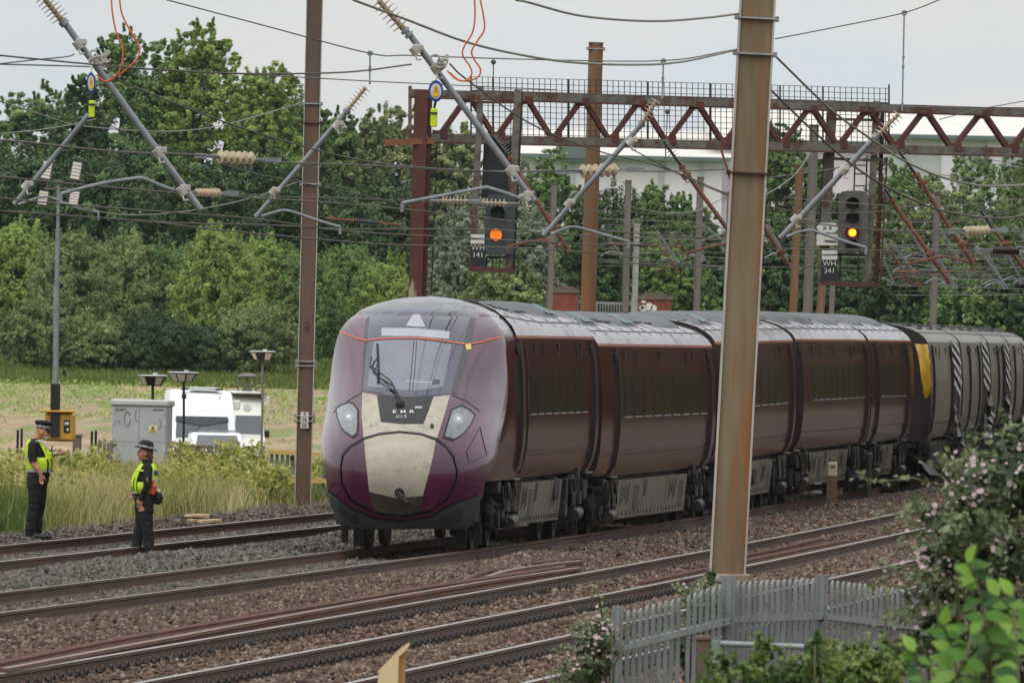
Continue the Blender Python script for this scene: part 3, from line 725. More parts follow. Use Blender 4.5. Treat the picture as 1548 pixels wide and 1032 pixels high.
def bramble(label, y, lobes_px, nleaf, size, nflow, canes, rng, col='bramble', group=None, tint0=.5, name='bramble_bush', cat='bush', flower_r=.014):
    s = S(y); lob = []; canes = list(canes)
    for u, v, ru, rv in (lobes_px if name == 'bramble_bush' else []):
        for k in range(int(3 + ru / 12)):
            a = rng.uniform(-.3, 1.25) * PI; L = rng.uniform(.25, .8); u1, v1 = u + ru * .8 * math.cos(a), v - rv * .8 * math.sin(a)
            canes.append([(u + ru * .2 * math.cos(a), v), (u1, v1 - 4), (u1 + ru * L * math.cos(a) - 6, v1 - rv * L * .5 * math.sin(a) - 3), (u1 + ru * L * 1.4 * math.cos(a) - 9, v1 - rv * L * .55 * math.sin(a) + 4)])
    for u, v, ru, rv in lobes_px:
        c = P(u, v, y + rng.uniform(-1.2, 1.2)); lob.append((np.array(c), np.array([ru / s, max(ru, rv) / s * .8, rv / s])))
    c0 = P(lobes_px[0][0], lobes_px[0][1], y); z0 = zg(c0.x, y)
    t = thing(name, label, cat, (c0.x, y, z0), group); o = np.array([c0.x, y, z0])
    V, q, tt = foliage(lob, max(60, nleaf // 22), nleaf, size, rng, clump=.20, tint0=tint0, tvar=.3, aspect=1.45, fill=.35)
    Cs = []
    mb = MB()
    for cane in canes:
        pts = [P(u, v, y + rng.uniform(-.3, .3)) for u, v in cane]; spray(mb, pts, .008)
        for i in range(len(pts) - 1):
            for f in np.arange(0, 1, .12): Cs.append(np.array(pts[i].lerp(pts[i + 1], f)) + rng.normal(0, .022, 3))
    for i in range(14):
        l = lob[rng.integers(len(lob))]; p1 = Vector(l[0] + rng.normal(0, .5, 3) * l[1]); mb.tube([(p1.x + rng.uniform(-.2, .2), y, min(z0, p1.z - .3)), (p1 + Vector((0, 0, -.2))), p1 + Vector((rng.uniform(-.3, .3), 0, .05))], [.012, .009, .005], 6)
    if Cs:
        C = np.array(Cs); Nn = rng.normal(0, .5, C.shape) + np.array([0, -.5, .5]); Nn /= np.linalg.norm(Nn, axis=1, keepdims=True)
        v2, q2 = leaf_quads(C, Nn, size * rng.uniform(.4, .8, len(C)), rng, 1.5); q = np.concatenate([q, q2 + len(V)]); V = np.concatenate([V, v2]); tt = np.concatenate([tt, np.full(len(v2), .8)])
    np_obj('foliage', np_mesh('foliage', V - o, q, [LM[col]], tint=tt), parent=t)
    part('stems', mb, M_STEM, t, smooth=True)
    if nflow:
        li = rng.integers(0, len(lob), nflow); d = rng.normal(0, 1, (nflow, 3)); d[:, 1] = -np.abs(d[:, 1]); d /= np.linalg.norm(d, axis=1, keepdims=True)
        C = np.array([l[0] for l in lob])[li] + d * np.array([l[1] for l in lob])[li] * rng.uniform(.9, 1.12, (nflow, 1))
        # flowers come in trusses
        C[nflow // 3:] = C[rng.integers(0, nflow // 3, nflow - nflow // 3)] + rng.normal(0, .05, (nflow - nflow // 3, 3))
        if Cs: C = np.concatenate([C, np.array(Cs)[rng.integers(0, len(Cs), 24)]])
        v, q = petal_flowers(C, flower_r * rng.uniform(.6, 1.3, len(C)), rng)
        np_obj('blossoms', np_mesh('blossoms', v - o, q, [M_PETAL]), parent=t)['kind'] = 'stuff'
    return t
def build_foreground_plants():
    rng = np.random.default_rng(21)
    gb = 'bramble bushes by the fence'
    bramble('large dark bramble bush with pink blossom filling the right picture edge', 92,
            [(1512, 800, 84, 108), (1462, 806, 66, 62), (1480, 930, 90, 90), (1544, 720, 56, 60), (1446, 886, 58, 54), (1540, 960, 80, 110), (1492, 722, 44, 32), (1428, 842, 34, 30), (1425, 965, 50, 50)],
            8000, .046, 420, [[(1440, 740), (1380, 722), (1330, 728), (1290, 718)], [(1470, 720), (1430, 694), (1400, 700)], [(1420, 800), (1370, 790), (1330, 800)], [(1400, 850), (1350, 860), (1320, 850)], [(1430, 760), (1350, 770), (1318, 776)], [(1400, 900), (1340, 880), (1310, 892)],
                              [(1520, 690), (1490, 660), (1470, 668)], [(1548, 680), (1530, 652), (1545, 640)], [(1400, 930), (1350, 925), (1322, 940)]], rng, group=gb, tint0=.48)
    bramble('bramble with white flowers growing over the gap in the palisade fence', 117, [(1056, 915, 24, 34), (1050, 985, 32, 50), (1066, 895, 16, 16), (1075, 950, 16, 40)], 1900, .042, 70, [[(1050, 960), (1020, 950), (1000, 948)], [(1050, 900), (1030, 884), (1018, 890)]], rng, group=gb)
    bramble('bramble with pale blossom at the left foot of the palisade fence', 114, [(902, 1000, 34, 40), (880, 1020, 34, 26), (912, 950, 14, 26), (895, 968, 20, 20)], 650, .042, 90, [[(900, 985), (880, 950), (870, 940)], [(915, 960), (905, 900), (895, 880)], [(910, 990), (860, 1000), (840, 1012)]], rng, group=gb, tint0=.6)
    # nettles and light green undergrowth along the bottom edge
    lobn = [(1120, 1034, 60, 26), (1180, 1030, 50, 30), (1240, 1030, 44, 28), (1300, 1028, 50, 30), (1345, 1015, 36, 34)]
    cn = []
    for k in range(46):
        u = rng.uniform(1090, 1365); h = rng.uniform(22, 78) * (1.1 if u > 1130 else .6); cn.append([(u, 1040), (u + rng.uniform(-4, 4), 1040 - h * .5), (u + rng.uniform(-8, 8), 1040 - h)])
        lobn.append((u, 1038 - h * .5, 7, h * .5))
    bramble('bed of nettles and light weeds in front of the palisade fence', 88, lobn, 5200, .034, 0, cn, rng, col='nettle', tint0=.5, name='nettle_patch', cat='weeds')
    # broad leaved shrub closest to the camera
    y = 60.0; s = S(y); c0 = P(1500, 1000, y); t = thing('broad_leaved_shrub', 'bright green broad leaved shrub closest to the camera at bottom right', 'shrub', (c0.x, y, zg(c0.x, y)))
    o = np.array(t.location); V = []; Q = []; T = []; mb = MB(); k0 = 0
    def leaf(c, L, W, yaw, pitch, tint):
        nonlocal k0
        a = Vector((math.cos(yaw) * math.cos(pitch), math.sin(yaw) * .6, math.sin(pitch))).normalized(); n = Vector((rng.uniform(-.35, .35), -.75, .6)); n = (n - a * n.dot(a)).normalized(); b = n.cross(a)
        prof = [(0, .0), (.12, .5), (.35, .95), (.6, .9), (.82, .5), (1, .02)]
        for i, (f, w) in enumerate(prof):
            m = Vector(c) + a * L * f - n * L * .18 * f * f
            for sg in (-1, 0, 1): V.append(tuple(m + b * sg * W * w / 2 + n * abs(sg) * W * .12 * w))
        for i in range(len(prof) - 1):
            for j in (0, 1):
                q = k0 + i * 3 + j; Q.append((q, q + 1, q + 4, q + 3))
        T.extend([tint] * 18); k0 += 18
    stems = [[(1500, 1040), (1490, 940), (1478, 880), (1462, 850)], [(1540, 1040), (1536, 960), (1530, 900)], [(1450, 1040), (1440, 980), (1425, 945)], [(1400, 1040), (1390, 1005), (1382, 985)], [(1560, 1000), (1540, 930), (1510, 900)], [(1480, 1040), (1500, 980), (1520, 960)], [(1430, 1045), (1460, 1000), (1468, 960)]]
    for st in stems:
        pts = [P(u, v, y + rng.uniform(-.5, .5)) for u, v in st]; mb.tube(pts, [.007, .006, .005, .003][:len(pts)], 6)
        for i in range(len(pts) - 1):
            for f in np.arange(0.05, 1.0, .17):
                p = pts[i].lerp(pts[i + 1], f); sd = rng.choice([-1, 1]); big = st[0][0] > 1420
                L = rng.uniform(.055, .115) * (1 if big else .7)
                leaf(p, L, L * rng.uniform(.5, .72), (0 if sd > 0 else PI) + rng.uniform(-.5, .5), rng.uniform(-.5, .6), np.clip(rng.normal(.45, .3), 0, 1))
        leaf(pts[-1], .09, .055, rng.uniform(0, 6), 1.0, .9)
    np_obj('foliage', np_mesh('foliage', np.array(V) - o, np.array(Q), [LM['bright']], tint=np.array(T), smooth=True), parent=t)
    part('stems', mb, M_STEM, t, smooth=True)
build_foreground_plants()
# ------------------------------------------------------------------ train
M_PURPLE = mat('purple_paint', (84, 28, 62), (68, 22, 50), scale=1.2, rough=.24, coat=.6, coat_rough=.06, bump=.0012, bscale=1.6, c3=(92, 70, 74), s3=2.5, lohi3=(.55, .85), stretch3=(1, 1, .5))
M_SIDE = mat('purple_paint_reflection_tone', (84, 27, 34), (68, 22, 30), scale=.8, rough=.13, coat=.0, coat_rough=.05, spec=.3, bump=.0012, bscale=1.2, c3=(88, 48, 42), s3=1.8, lohi3=(.5, .8), stretch3=(1, 1, 2.5))  # same purple paint, browned to put the side's dark reflections into colour
M_DUSTSHEEN = mat('dusty_sky_sheen_paint', (136, 127, 114), (112, 103, 93), scale=1.1, rough=.5, coat=.05, spec=.25, bump=.003, bscale=1.0, c3=(112, 96, 92), s3=.8, lohi3=(.5, .8), stretch3=(1, 1, 2.0))  # dusty purple sides; the grazing sky reflection is put into the grey
M_ROOF = mat('weathered_roof', (150, 146, 150), (122, 118, 124), scale=1.3, rough=.34, coat=.35, coat_rough=.2, bump=.002, bscale=6, c3=(92, 66, 80), s3=1.1, lohi3=(.56, .64), stretch3=(1, .5, 1))
M_ROOFD = mat('dusty_roof', (146, 142, 132), (120, 116, 108), scale=1.0, rough=.5, bump=.002, bscale=5)
M_FRAMED = mat('screen_frame_grey', (74, 72, 78), (62, 60, 66), scale=3, rough=.4)
M_NOSEROOF = mat('grey_nose_roof', (122, 122, 126), (100, 100, 104), scale=3, rough=.4, coat=.3)
M_BEIGE = mat('beige_stripe_paint', (182, 174, 158), (164, 155, 140), scale=5, rough=.5, coat=.1, c3=(132, 120, 102), s3=7, lohi3=(.56, .75), detail=9)
M_GRIME = mat('grimy_beige', (78, 68, 62), (58, 48, 46), scale=9, rough=.5, coat=.2)
M_BLKGLASS = mat('dark_glass_surround', (34, 26, 66), (28, 22, 52), scale=2, rough=.08, coat=1)
M_SCREEN = mat('windscreen_pane', (96, 97, 116), (74, 76, 96), scale=1.2, rough=.1, coat=1, spec=.8)
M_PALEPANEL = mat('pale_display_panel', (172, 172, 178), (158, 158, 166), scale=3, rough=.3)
M_BLKPANEL = mat('black_nose_panel', (30, 32, 36), (24, 26, 30), scale=8, rough=.35)
M_ORANGE = mat('orange_line', (232, 112, 62), (214, 96, 52), scale=8, rough=.4)
M_ORANGED = mat('grimy_orange_line', (176, 92, 44), (132, 74, 44), scale=1.5, rough=.5)
M_VALANCE = mat('valance_grey', (62, 70, 68), (50, 58, 58), scale=3, rough=.5, coat=.2)
M_SEAL = mat('black_rubber', (22, 18, 20), (30, 24, 26), scale=6, rough=.6)
M_SEALP = mat('dark_door_edge', (40, 20, 30), (28, 16, 22), scale=3, rough=.45)
M_GLASS = mat('side_window_glass', (50, 56, 42), (40, 46, 34), scale=1, rough=.16, coat=.1, spec=.4)
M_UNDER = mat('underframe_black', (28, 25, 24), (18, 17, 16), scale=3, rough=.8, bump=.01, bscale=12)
M_UNDER2 = mat('grimy_steel', (66, 60, 55), (42, 38, 35), scale=6, rough=.6, metal=.3)
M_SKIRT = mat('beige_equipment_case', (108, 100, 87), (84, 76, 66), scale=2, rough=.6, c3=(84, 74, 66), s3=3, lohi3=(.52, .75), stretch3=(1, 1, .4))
M_VENT = mat('vent_dark', (40, 36, 33), (30, 27, 25), scale=9, rough=.8)
M_LENS = mat('headlight_lens', (118, 122, 124), (92, 96, 100), scale=9, rough=.12, coat=1)
M_REFL = mat('headlight_reflector', (170, 174, 174), (146, 150, 152), scale=30, rough=.2, metal=.4)
M_TEAL = mat('teal_louvre', (74, 112, 112), (58, 92, 94), scale=6, rough=.4)
M_SEAMG = mat('roof_seam_grey', (98, 94, 98), (80, 76, 82), scale=3, rough=.5)
M_FAIR = mat('roof_fairing_grey', (82, 84, 86), (62, 64, 68), scale=2.5, rough=.5)
M_WHITEP = mat('white_paint', (226, 226, 224), (206, 206, 204), scale=5, rough=.5)
M_YELLOW = mat('yellow_end_paint', (226, 176, 24), (196, 146, 20), scale=2, rough=.4, coat=.4)
M_TORN = mat('torn_metal', (150, 146, 142), (70, 64, 62), scale=5, rough=.4, metal=.5)
M_REDP = mat('red_cover', (120, 36, 34), (92, 28, 28), scale=5, rough=.5)

PROF = [(1.05, 1.00), (1.17, 1.05), (1.25, 1.2), (1.305, 1.48), (1.325, 1.85), (1.325, 2.25), (1.30, 2.68), (1.26, 3.0), (1.23, 3.16)]
ROOFP = [(1.23, 3.16), (1.165, 3.255), (1.05, 3.345), (.9, 3.425), (.68, 3.49), (.4, 3.535), (0, 3.555)]
def prof_x(z): return float(np.interp(z, [p[1] for p in PROF], [p[0] for p in PROF]))
def roof_z(x): return float(np.interp(abs(x), [p[0] for p in ROOFP][::-1], [p[1] for p in ROOFP][::-1]))

class Frame:
    """carriage frame: X right, Y along the car (away), Z up; origin on the rail plane at the near end"""
    def __init__(s, k, y0, y1, dz=0.0, dz1=None, dx=0.0, dx1=None):
        s.p0 = Vector((cx(k, y0) + dx, y0, dz)); s.p1 = Vector((cx(k, y1) + (dx if dx1 is None else dx1), y1, dz if dz1 is None else dz1))
        s.A = (s.p1 - s.p0).normalized(); s.L = (s.p1 - s.p0).length
        s.R = Vector((s.A.y, -s.A.x, 0)).normalized(); s.U = s.R.cross(s.A)
        s.M = Matrix((s.R, s.A, s.U)).transposed()
    def W(s, x, y, z): return s.p0 + s.R * x + s.A * y + s.U * z
    def uv(s, x, y, z):
        d = s.W(x, y, z) - Vector((0, 0, HC)); r = Vector(_r); U = Vector(_U); F = Vector(_F); k = d.dot(F)
        return 774 + FPX * d.dot(r) / k, 516 - FPX * d.dot(U) / k
    def Yu(s, u, z):
        """distance along the car where its right side at height z shows at photo column u"""
        x = prof_x(z); lo, hi = -2.0, s.L + 4
        for _ in range(50):
            m = (lo + hi) / 2
            if s.uv(x, m, z)[0] < u: lo = m
            else: hi = m
        return (lo + hi) / 2
    def box(s, mb, x, y, z, d, bev=0.0): mb.box(s.W(x, y, z), d, s.M, bev)
    def tube(s, mb, pts, r, n=8): mb.tube([s.W(*p) for p in pts], r, n)

def side_strip(F, mb, y0, y1, z0, z1, proud, side=1, n=8, back=.02):
    """slab following the bodyside profile between y0..y1 and z0..z1, standing 'proud' outwards"""
    zs = np.linspace(z0, z1, n); rows = []
    for z in zs:
        x = prof_x(z)
        rows.append([F.W(side * (x - back), y0, z), F.W(side * (x + proud), y0, z), F.W(side * (x + proud), y1, z), F.W(side * (x - back), y1, z)])
    mb.grid(rows, True)
    o = len(mb.v) - 4 * n; mb.f.append((o, o + 1, o + 2, o + 3)); mb.mi.append(mb.cur); mb.f.append((o + 4 * n - 4, o + 4 * n - 3, o + 4 * n - 2, o + 4 * n - 1)); mb.mi.append(mb.cur)

def bogie(F, t, yc, rng):
    bg = MB()
    for sx in (-1, 1):
        F.box(bg, sx * 1.0, yc, .62, (.16, 3.3, .2), .04); F.box(bg, sx * 1.0, yc, .48, (.2, 1.0, .22), .04)
        for dy in (-1.3, 1.3):
            F.box(bg, sx * 1.04, yc + dy, .46, (.2, .36, .34), .06)
            F.tube(bg, [(sx * 1.16, yc + dy, .46), (sx * 1.20, yc + dy, .46)], .13, 12)
            F.tube(bg, [(sx * 1.04, yc + dy - .22, .5), (sx * 1.04, yc + dy - .22, .78)], .075, 10)
    F.box(bg, 0, yc, .6, (2.0, .5, .26), .05)
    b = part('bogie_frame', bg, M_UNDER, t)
    for dy in (-1.3, 1.3):
        w = MB()
        for sx in (-1, 1):
            x = sx * .75
            w.lathe(F.W(x - sx * .075, yc + dy, .42), F.R * sx, [(0, .03), (0, .46), (.03, .45), (.035, .425), (.13, .415), (.13, .34), (.09, .33), (.09, .14), (.15, .13), (.15, .03)], 20)
        w.cyl(F.W(-.75, yc + dy, .42), F.W(.75, yc + dy, .42), .08)
        part('wheelset', w, M_UNDER2, b, smooth=35)
    sx = 1
    for dy in (-.55, .6):
        d = MB(); F.tube(d, [(1.22, yc + dy, .55), (1.22, yc + dy + .25 * rng.choice([-1, 1]), .98)], .05, 8); F.tube(d, [(1.22, yc + dy, .55), (1.22, yc + dy + .06, .75)], .075, 8); part('damper', d, M_UNDER2, b, smooth=40)
    d = MB(); F.tube(d, [(1.24, yc - .25, .38), (1.24, yc + .55, .42)], .10, 10); F.tube(d, [(1.24, yc + .5, .42), (1.24, yc + 1.1, .44)], .05, 8); part('brake_cylinder', d, M_UNDER2, b, smooth=40)
    for k in range(8):
        d = MB(); F.box(d, 1.13, yc + rng.uniform(-1.9, 1.9), rng.uniform(.45, 1.0), (.2, rng.uniform(.12, .45), rng.uniform(.1, .32)), .02); part('junction_box', d, [M_UNDER, M_UNDER2, M_UNDER][k % 3], b)
    for k in range(6):
        yy = yc + rng.uniform(-1.6, 1.4); d = MB(); F.tube(d, [(1.25, yy, .95), (1.27, yy + .1, .7), (1.25, yy + rng.uniform(.2, .4), .6), (1.22, yy + .45, .85)], .018, 6); part('hose', d, M_UNDER2 if k % 2 else M_SEAL, b, smooth=40)
    for sx in (-1, 1):
        a = MB(); a.lathe(F.W(sx * 1.0, yc, .68), F.U, [(0, .2), (.04, .27), (.09, .22), (.12, .27), (.17, .22), (.2, .27), (.26, .2)], 14)
        part('air_spring', a, M_SEAL, b, smooth=True)

def carriage(F, label, style='purple', nose=False, door_u=(), win_u=None, nwin=8, group='carriages of the front train', roof_eq=(), y_body0=.28, seed=0, tail=.28):
    rng = np.random.default_rng(seed + 100)
    L = F.L; t = thing('train_carriage', label, 'train carriage', F.W(0, L / 2, 0) - Vector((0, 0, F.p0.z)), group)
    purple = style == 'purple'
    ms, mr = (M_SIDE, M_ROOF) if purple else (M_DUSTSHEEN, M_ROOFD)
    ya = 5.0 if nose else y_body0; yb = L - tail
    # body
    b = MB(); loop = [(-x, z) for x, z in PROF[::-1]] + PROF[:]
    inner = [(-PROF[-1][0], PROF[-1][1])] + [(x, z) for x, z in ROOFP[::-1][:0]]
    ys = np.linspace(ya, yb, 14); rows = [[F.W(x, y, z) for x, z in loop] for y in ys]
    b.grid(rows, False)
    full = [(x, z) for x, z in loop] + [(x, z) for x, z in ROOFP] + [(-x, z) for x, z in ROOFP[::-1]]
    endloop = [(-x, z) for x, z in PROF[::-1]] + PROF + ROOFP[1:] + [(-x, z) for x, z in ROOFP[::-1][1:-1]]
    b.add([F.W(x, y, 1.0) for x, y in ((-1.05, ya), (1.05, ya), (1.05, yb), (-1.05, yb))], [(0, 1, 2, 3)])
    body = part('body', b, ms, t, smooth=30)
    for y in ([yb] if nose else [ya, yb]): ew = MB(); ew.add([F.W(x * .999, y, z) for x, z in endloop], [tuple(range(len(endloop)))]); part('end_panel', ew, M_SEALP, t)
    kz = lambda y: 1.0 + (.4 * float(np.clip((11.5 - y) / 6.5, 0, 1)) ** 1.3 if nose else 0)
    rz = lambda x, y: 3.16 + (roof_z(x) - 3.16) * kz(y)
    r = MB(); rl = [(x, z + .004) for x, z in ROOFP]; rl = [(-x, z) for x, z in rl[:-1]] + rl[::-1]
    r.grid([[F.W(x, y, 3.16 + (z - 3.16) * kz(y)) for x, z in rl] for y in np.linspace(ya + .002, yb - .002, 26)], False)
    roof = part('roof', r, mr, t, smooth=35)
    # seams and ribs on the roof
    sm = MB()
    for sx in (-1, 1):
        for x0 in (1.02, .56):
            F.tube(sm, [(sx * x0, y, rz(x0, y) + .006) for y in np.linspace(ya + .1, yb - .1, 14)], .014, 6)
    for y in np.arange(ya + 1.2, yb - .5, 2.35):
        pts = [(x, y, rz(x, y) + .006) for x in np.linspace(-1.1, 1.1, 15)]; F.tube(sm, pts, .012, 6)
    eq = sm; eq.cur = 1
    for sx in (-1, 1):
        for y in np.arange(ya + .8, yb - .8, .55):
            if rng.random() < .4:
                x0 = sx * rng.uniform(.3, .62); F.box(eq, x0, y, rz(x0, y) + .02, (rng.uniform(.1, .26), rng.uniform(.25, .5), .035), .006)
    part('roof_seam', sm, [M_SEAMG, M_FAIR], roof)
    for (ye, le, teal) in roof_eq:
        f = MB(); n = 9; prof = [(.86 * math.cos(a), 3.36 + .33 * math.sin(a) ** .8) for a in np.linspace(0.05, PI - .05, 13)]
        ys2 = np.linspace(ye, ye + le, n); rows = []
        for i, y in enumerate(ys2):
            k = min(1, i / 2.0, (n - 1 - i) / 2.0); k = .82 + .18 * k
            rows.append([F.W(x * (.9 + .1 * k), y, 3.3 + (z - 3.3) * (k if k > .83 else .62)) for x, z in prof])
        f.grid(rows); fo = part('roof_fairing', f, M_FAIR, roof, smooth=True)
        if teal:
            for y in np.arange(ye + le * .3, ye + le * .7, .5):
                for sx in (-1, 1): p = MB(); p.add([F.W(sx * .83, y, 3.515), F.W(sx * .83, y + .42, 3.515), F.W(sx * .52, y + .42, 3.655), F.W(sx * .52, y, 3.655)], [(0, 1, 2, 3)]); part('louvre_panel', p, M_TEAL, fo, fixn=False)
    # cantrail stripe
    st = MB()
    for sx in ((1, -1) if purple else ()): side_strip(F, st, ya, yb, 3.125, 3.165, .004, sx, 3)
    if purple: part('cantrail_line', st, M_ORANGED, t)
    # door seals: deep dark jambs, facing along the train
    for u in door_u:
        y = F.Yu(u, 2.2) if isinstance(u, (int, float)) else u[0]
        for sx in (1, -1):
            d = MB(); side_strip(F, d, y - .05, y + .05, 1.04, 3.10, .055, sx, 12)
            dr = part('door', d, M_SEALP if purple else M_SEAL, t, smooth=40)
        h = MB(); side_strip(F, h, y + .05, y + 1.0, 1.06, 3.05, .012, 1, 12); part('door_leaf', h, ms, dr, smooth=40)
        w = MB(); side_strip(F, w, y + .35, y + .75, 1.95, 2.62, .016, 1, 6); part('pane', w, M_GLASS, dr, smooth=40)
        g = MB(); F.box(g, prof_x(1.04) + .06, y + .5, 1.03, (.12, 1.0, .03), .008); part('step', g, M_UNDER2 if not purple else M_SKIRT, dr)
        g = MB(); F.box(g, prof_x(3.0) + .025, y - .2, 2.95, (.05, .1, .15), .02); part('door_lamp', g, M_SEALP, dr)
    # windows
    if win_u:
        ya_, yb_ = F.Yu(win_u[0], 2.3), F.Yu(win_u[1], 2.3); pitch = (yb_ - ya_) / nwin
        for sx in (1, -1):
            for i in range(nwin):
                y = ya_ + i * pitch + pitch * .09
                w = MB(); side_strip(F, w, y, y + pitch * .66, 2.0, 2.66, .006, sx, 6); wo = part('window', w, M_GLASS, t, smooth=40)
                if sx == 1:
                    fr = MB(); side_strip(F, fr, y - .015, y + pitch * .66 + .015, 1.98, 1.998, .012, sx, 2); part('frame', fr, M_PALEPANEL, wo)
    # little side lamps and grab rails under the cantrail
    for f in (.2, .5, .8):
        lm = MB(); y = ya + (yb - ya) * f; F.box(lm, prof_x(2.95) + .005, y, 2.95, (.025, .1, .2), .008); part('marker_lamp', lm, M_SEAL, t)
    for f in (.3, .74):
        lm = MB(); y = ya + (yb - ya) * f; F.box(lm, prof_x(2.85) + .004, y, 2.86, (.016, .05, .42), .005); part('grab_rail', lm, M_SEAL, t)
    lw = MB(); y = ya + .6; side_strip(F, lw, ya + .3, yb - .3, 1.375, 1.392, .004, 1, 2); part('waist_seam', lw, M_SEALP if purple else M_UNDER2, t)
    # underframe
    uf = MB(); F.box(uf, 0, (ya + yb) / 2, .93, (2.0, yb - ya, .14)); F.box(uf, 0, L / 2, .62, (1.5, L - 11, .5))
    for k in range(26):
        y = rng.uniform(ya, yb); F.box(uf, rng.choice([-1, 1]) * rng.uniform(.6, 1.1), y, rng.uniform(.45, .9), (rng.uniform(.1, .3), rng.uniform(.2, .9), rng.uniform(.1, .4)), .02)
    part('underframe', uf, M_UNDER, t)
    b1, b2 = (4.4 if nose else 3.2), L - 3.2
    bogie(F, t, b1, rng); bogie(F, t, b2, rng)
    e0, e1 = b1 + 2.1, b2 - 2.1; cuts = np.cumsum(np.concatenate([[0], rng.uniform(.7, 1.3, 3 if L > 17 else 2)])); cuts = e0 + cuts / cuts[-1] * (e1 - e0)
    for i in range(len(cuts) - 1):
        a, c = cuts[i] + .06, cuts[i + 1] - .06
        for sx in (-1, 1):
            m = MB(); m.add([F.W(sx * x, y, z) for x, y, z in ((1.22, a, .96), (1.22, c, .96), (1.16, c, .34), (1.16, a, .34), (.9, a, .96), (.9, c, .96), (.9, c, .34), (.9, a, .34))], [(0, 1, 2, 3), (4, 7, 6, 5), (0, 4, 5, 1), (3, 2, 6, 7), (0, 3, 7, 4), (1, 5, 6, 2)])
            v = m; v.cur = 1; X = lambda z: 1.16 + (z - .34) / .62 * .06
            def plate(y0, y1, z0, z1, pr=.006): v.add([F.W(sx * (X(z) + q), y, z) for q, y, z in ((pr, y0, z0), (pr, y1, z0), (pr, y1, z1), (pr, y0, z1), (-.02, y0, z0), (-.02, y1, z0), (-.02, y1, z1), (-.02, y0, z1))], [(0, 1, 2, 3), (4, 7, 6, 5), (0, 4, 5, 1), (1, 5, 6, 2), (2, 6, 7, 3), (3, 7, 4, 0)])
            w = c - a
            if i % 2 == 0:
                for k in range(5): y = a + w * (.12 + .075 * k); plate(y, y + w * .03, .55 + .05 * (k % 3), .9 - .06 * (k % 2))
                for z in np.arange(.46, .86, .045): plate(a + w * .62, a + w * .84, z, z + .022)
            else:
                plate(a + w * .02, a + w * .12, .66, .94)
                if rng.random() < .5:
                    for k in range(4): y = a + w * (.55 + .1 * k); plate(y, y + w * .035, .6, .92)
            for k in range(6): y = a + w * (.08 + .16 * k); plate(y, y + .06, .38, .45); plate(y + .1, y + .16, .38, .45)
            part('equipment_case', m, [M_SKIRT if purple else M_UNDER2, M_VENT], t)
    # gangway
    if not nose or True:
        g = MB()
        for k in range(4): F.box(g, 0, L - tail + .07 + .13 * k, 2.08, (2.34 - .12 * (k % 2), .1, 2.3 - .12 * (k % 2)), .12)
        part('gangway', g, M_SEAL, t)
    return t

FRAMES = {}
def build_train():
    B = [(217.6, 236.6), (236.9, 262.6), (262.9, 285.0), (285.3, 308.0), (308.3, 323.2)]
    dz = [(0, 0), (-.11, -.12), (-.06, .0), (.02, .03), (.03, .03)]
    lab = ['first carriage with the streamlined purple nose and beige front stripe', 'second carriage, between the nose carriage and the big rusty mast', 'third carriage of the purple train, partly hidden behind the big rusty mast',
           'fourth carriage of the purple train with a long row of narrow windows', 'fifth and shortest purple carriage, touching the damaged grey train']
    doors = [(787, 897), (934, 1073), (1100, 1197), (1211, 1311), (1327, 1372)]
    wins = [(802, 891, 8), (944, 1072, 9), (1118, 1193, 7), (1229, 1309, 9), (1333, 1371, 6)]
    eqs = [[(14.0, 3.6, True)], [(1.4, 4.6, True), (9.5, 5.0, True), (18.5, 5.5, False)], [(1.2, 5, True), (9, 4, False), (15.5, 4.5, False)], [(1.2, 4.5, False), (8.5, 4, False), (15, 6, False)], [(1.5, 4, False), (8, 4, False)]]
    for i in range(5):
        F = Frame(2, *B[i], dz=dz[i][0], dz1=dz[i][1], dx=[0, 0, 0, 0, .13][i], dx1=[0, 0, 0, .13, .3][i]); FRAMES[i] = F
        t = carriage(F, lab[i], nose=(i == 0), door_u=doors[i], win_u=wins[i][:2], nwin=wins[i][2], roof_eq=eqs[i], seed=i)
        if i == 0: build_nose(F, t)
    # damaged rear train
    B2 = [(325.0, 347.6), (348.0, 370.6), (371.0, 393.6), (394.0, 416.6)]
    lab2 = ['dusty grey carriage with a crumpled yellow end, right behind the purple train', 'second dusty grey carriage of the damaged train with torn striped side', 'third dusty grey carriage of the damaged train', 'farthest dusty grey carriage, cut by the right picture edge']
    dd = [(1411, 1438, ), (1466, 1480), (1509, 1516), (1534,)]
    for i in range(4):
        F = Frame(2, *B2[i], dx=[.53, .27, .06, -.2][i], dx1=[.27, .06, -.2, -.4][i]); FRAMES[10 + i] = F
        t = carriage(F, lab2[i], style='dusty', door_u=dd[i], win_u=None, group='carriages of the damaged rear train', seed=20 + i, y_body0=1.0 if i == 0 else .28, roof_eq=())
        wreck(F, t, i)

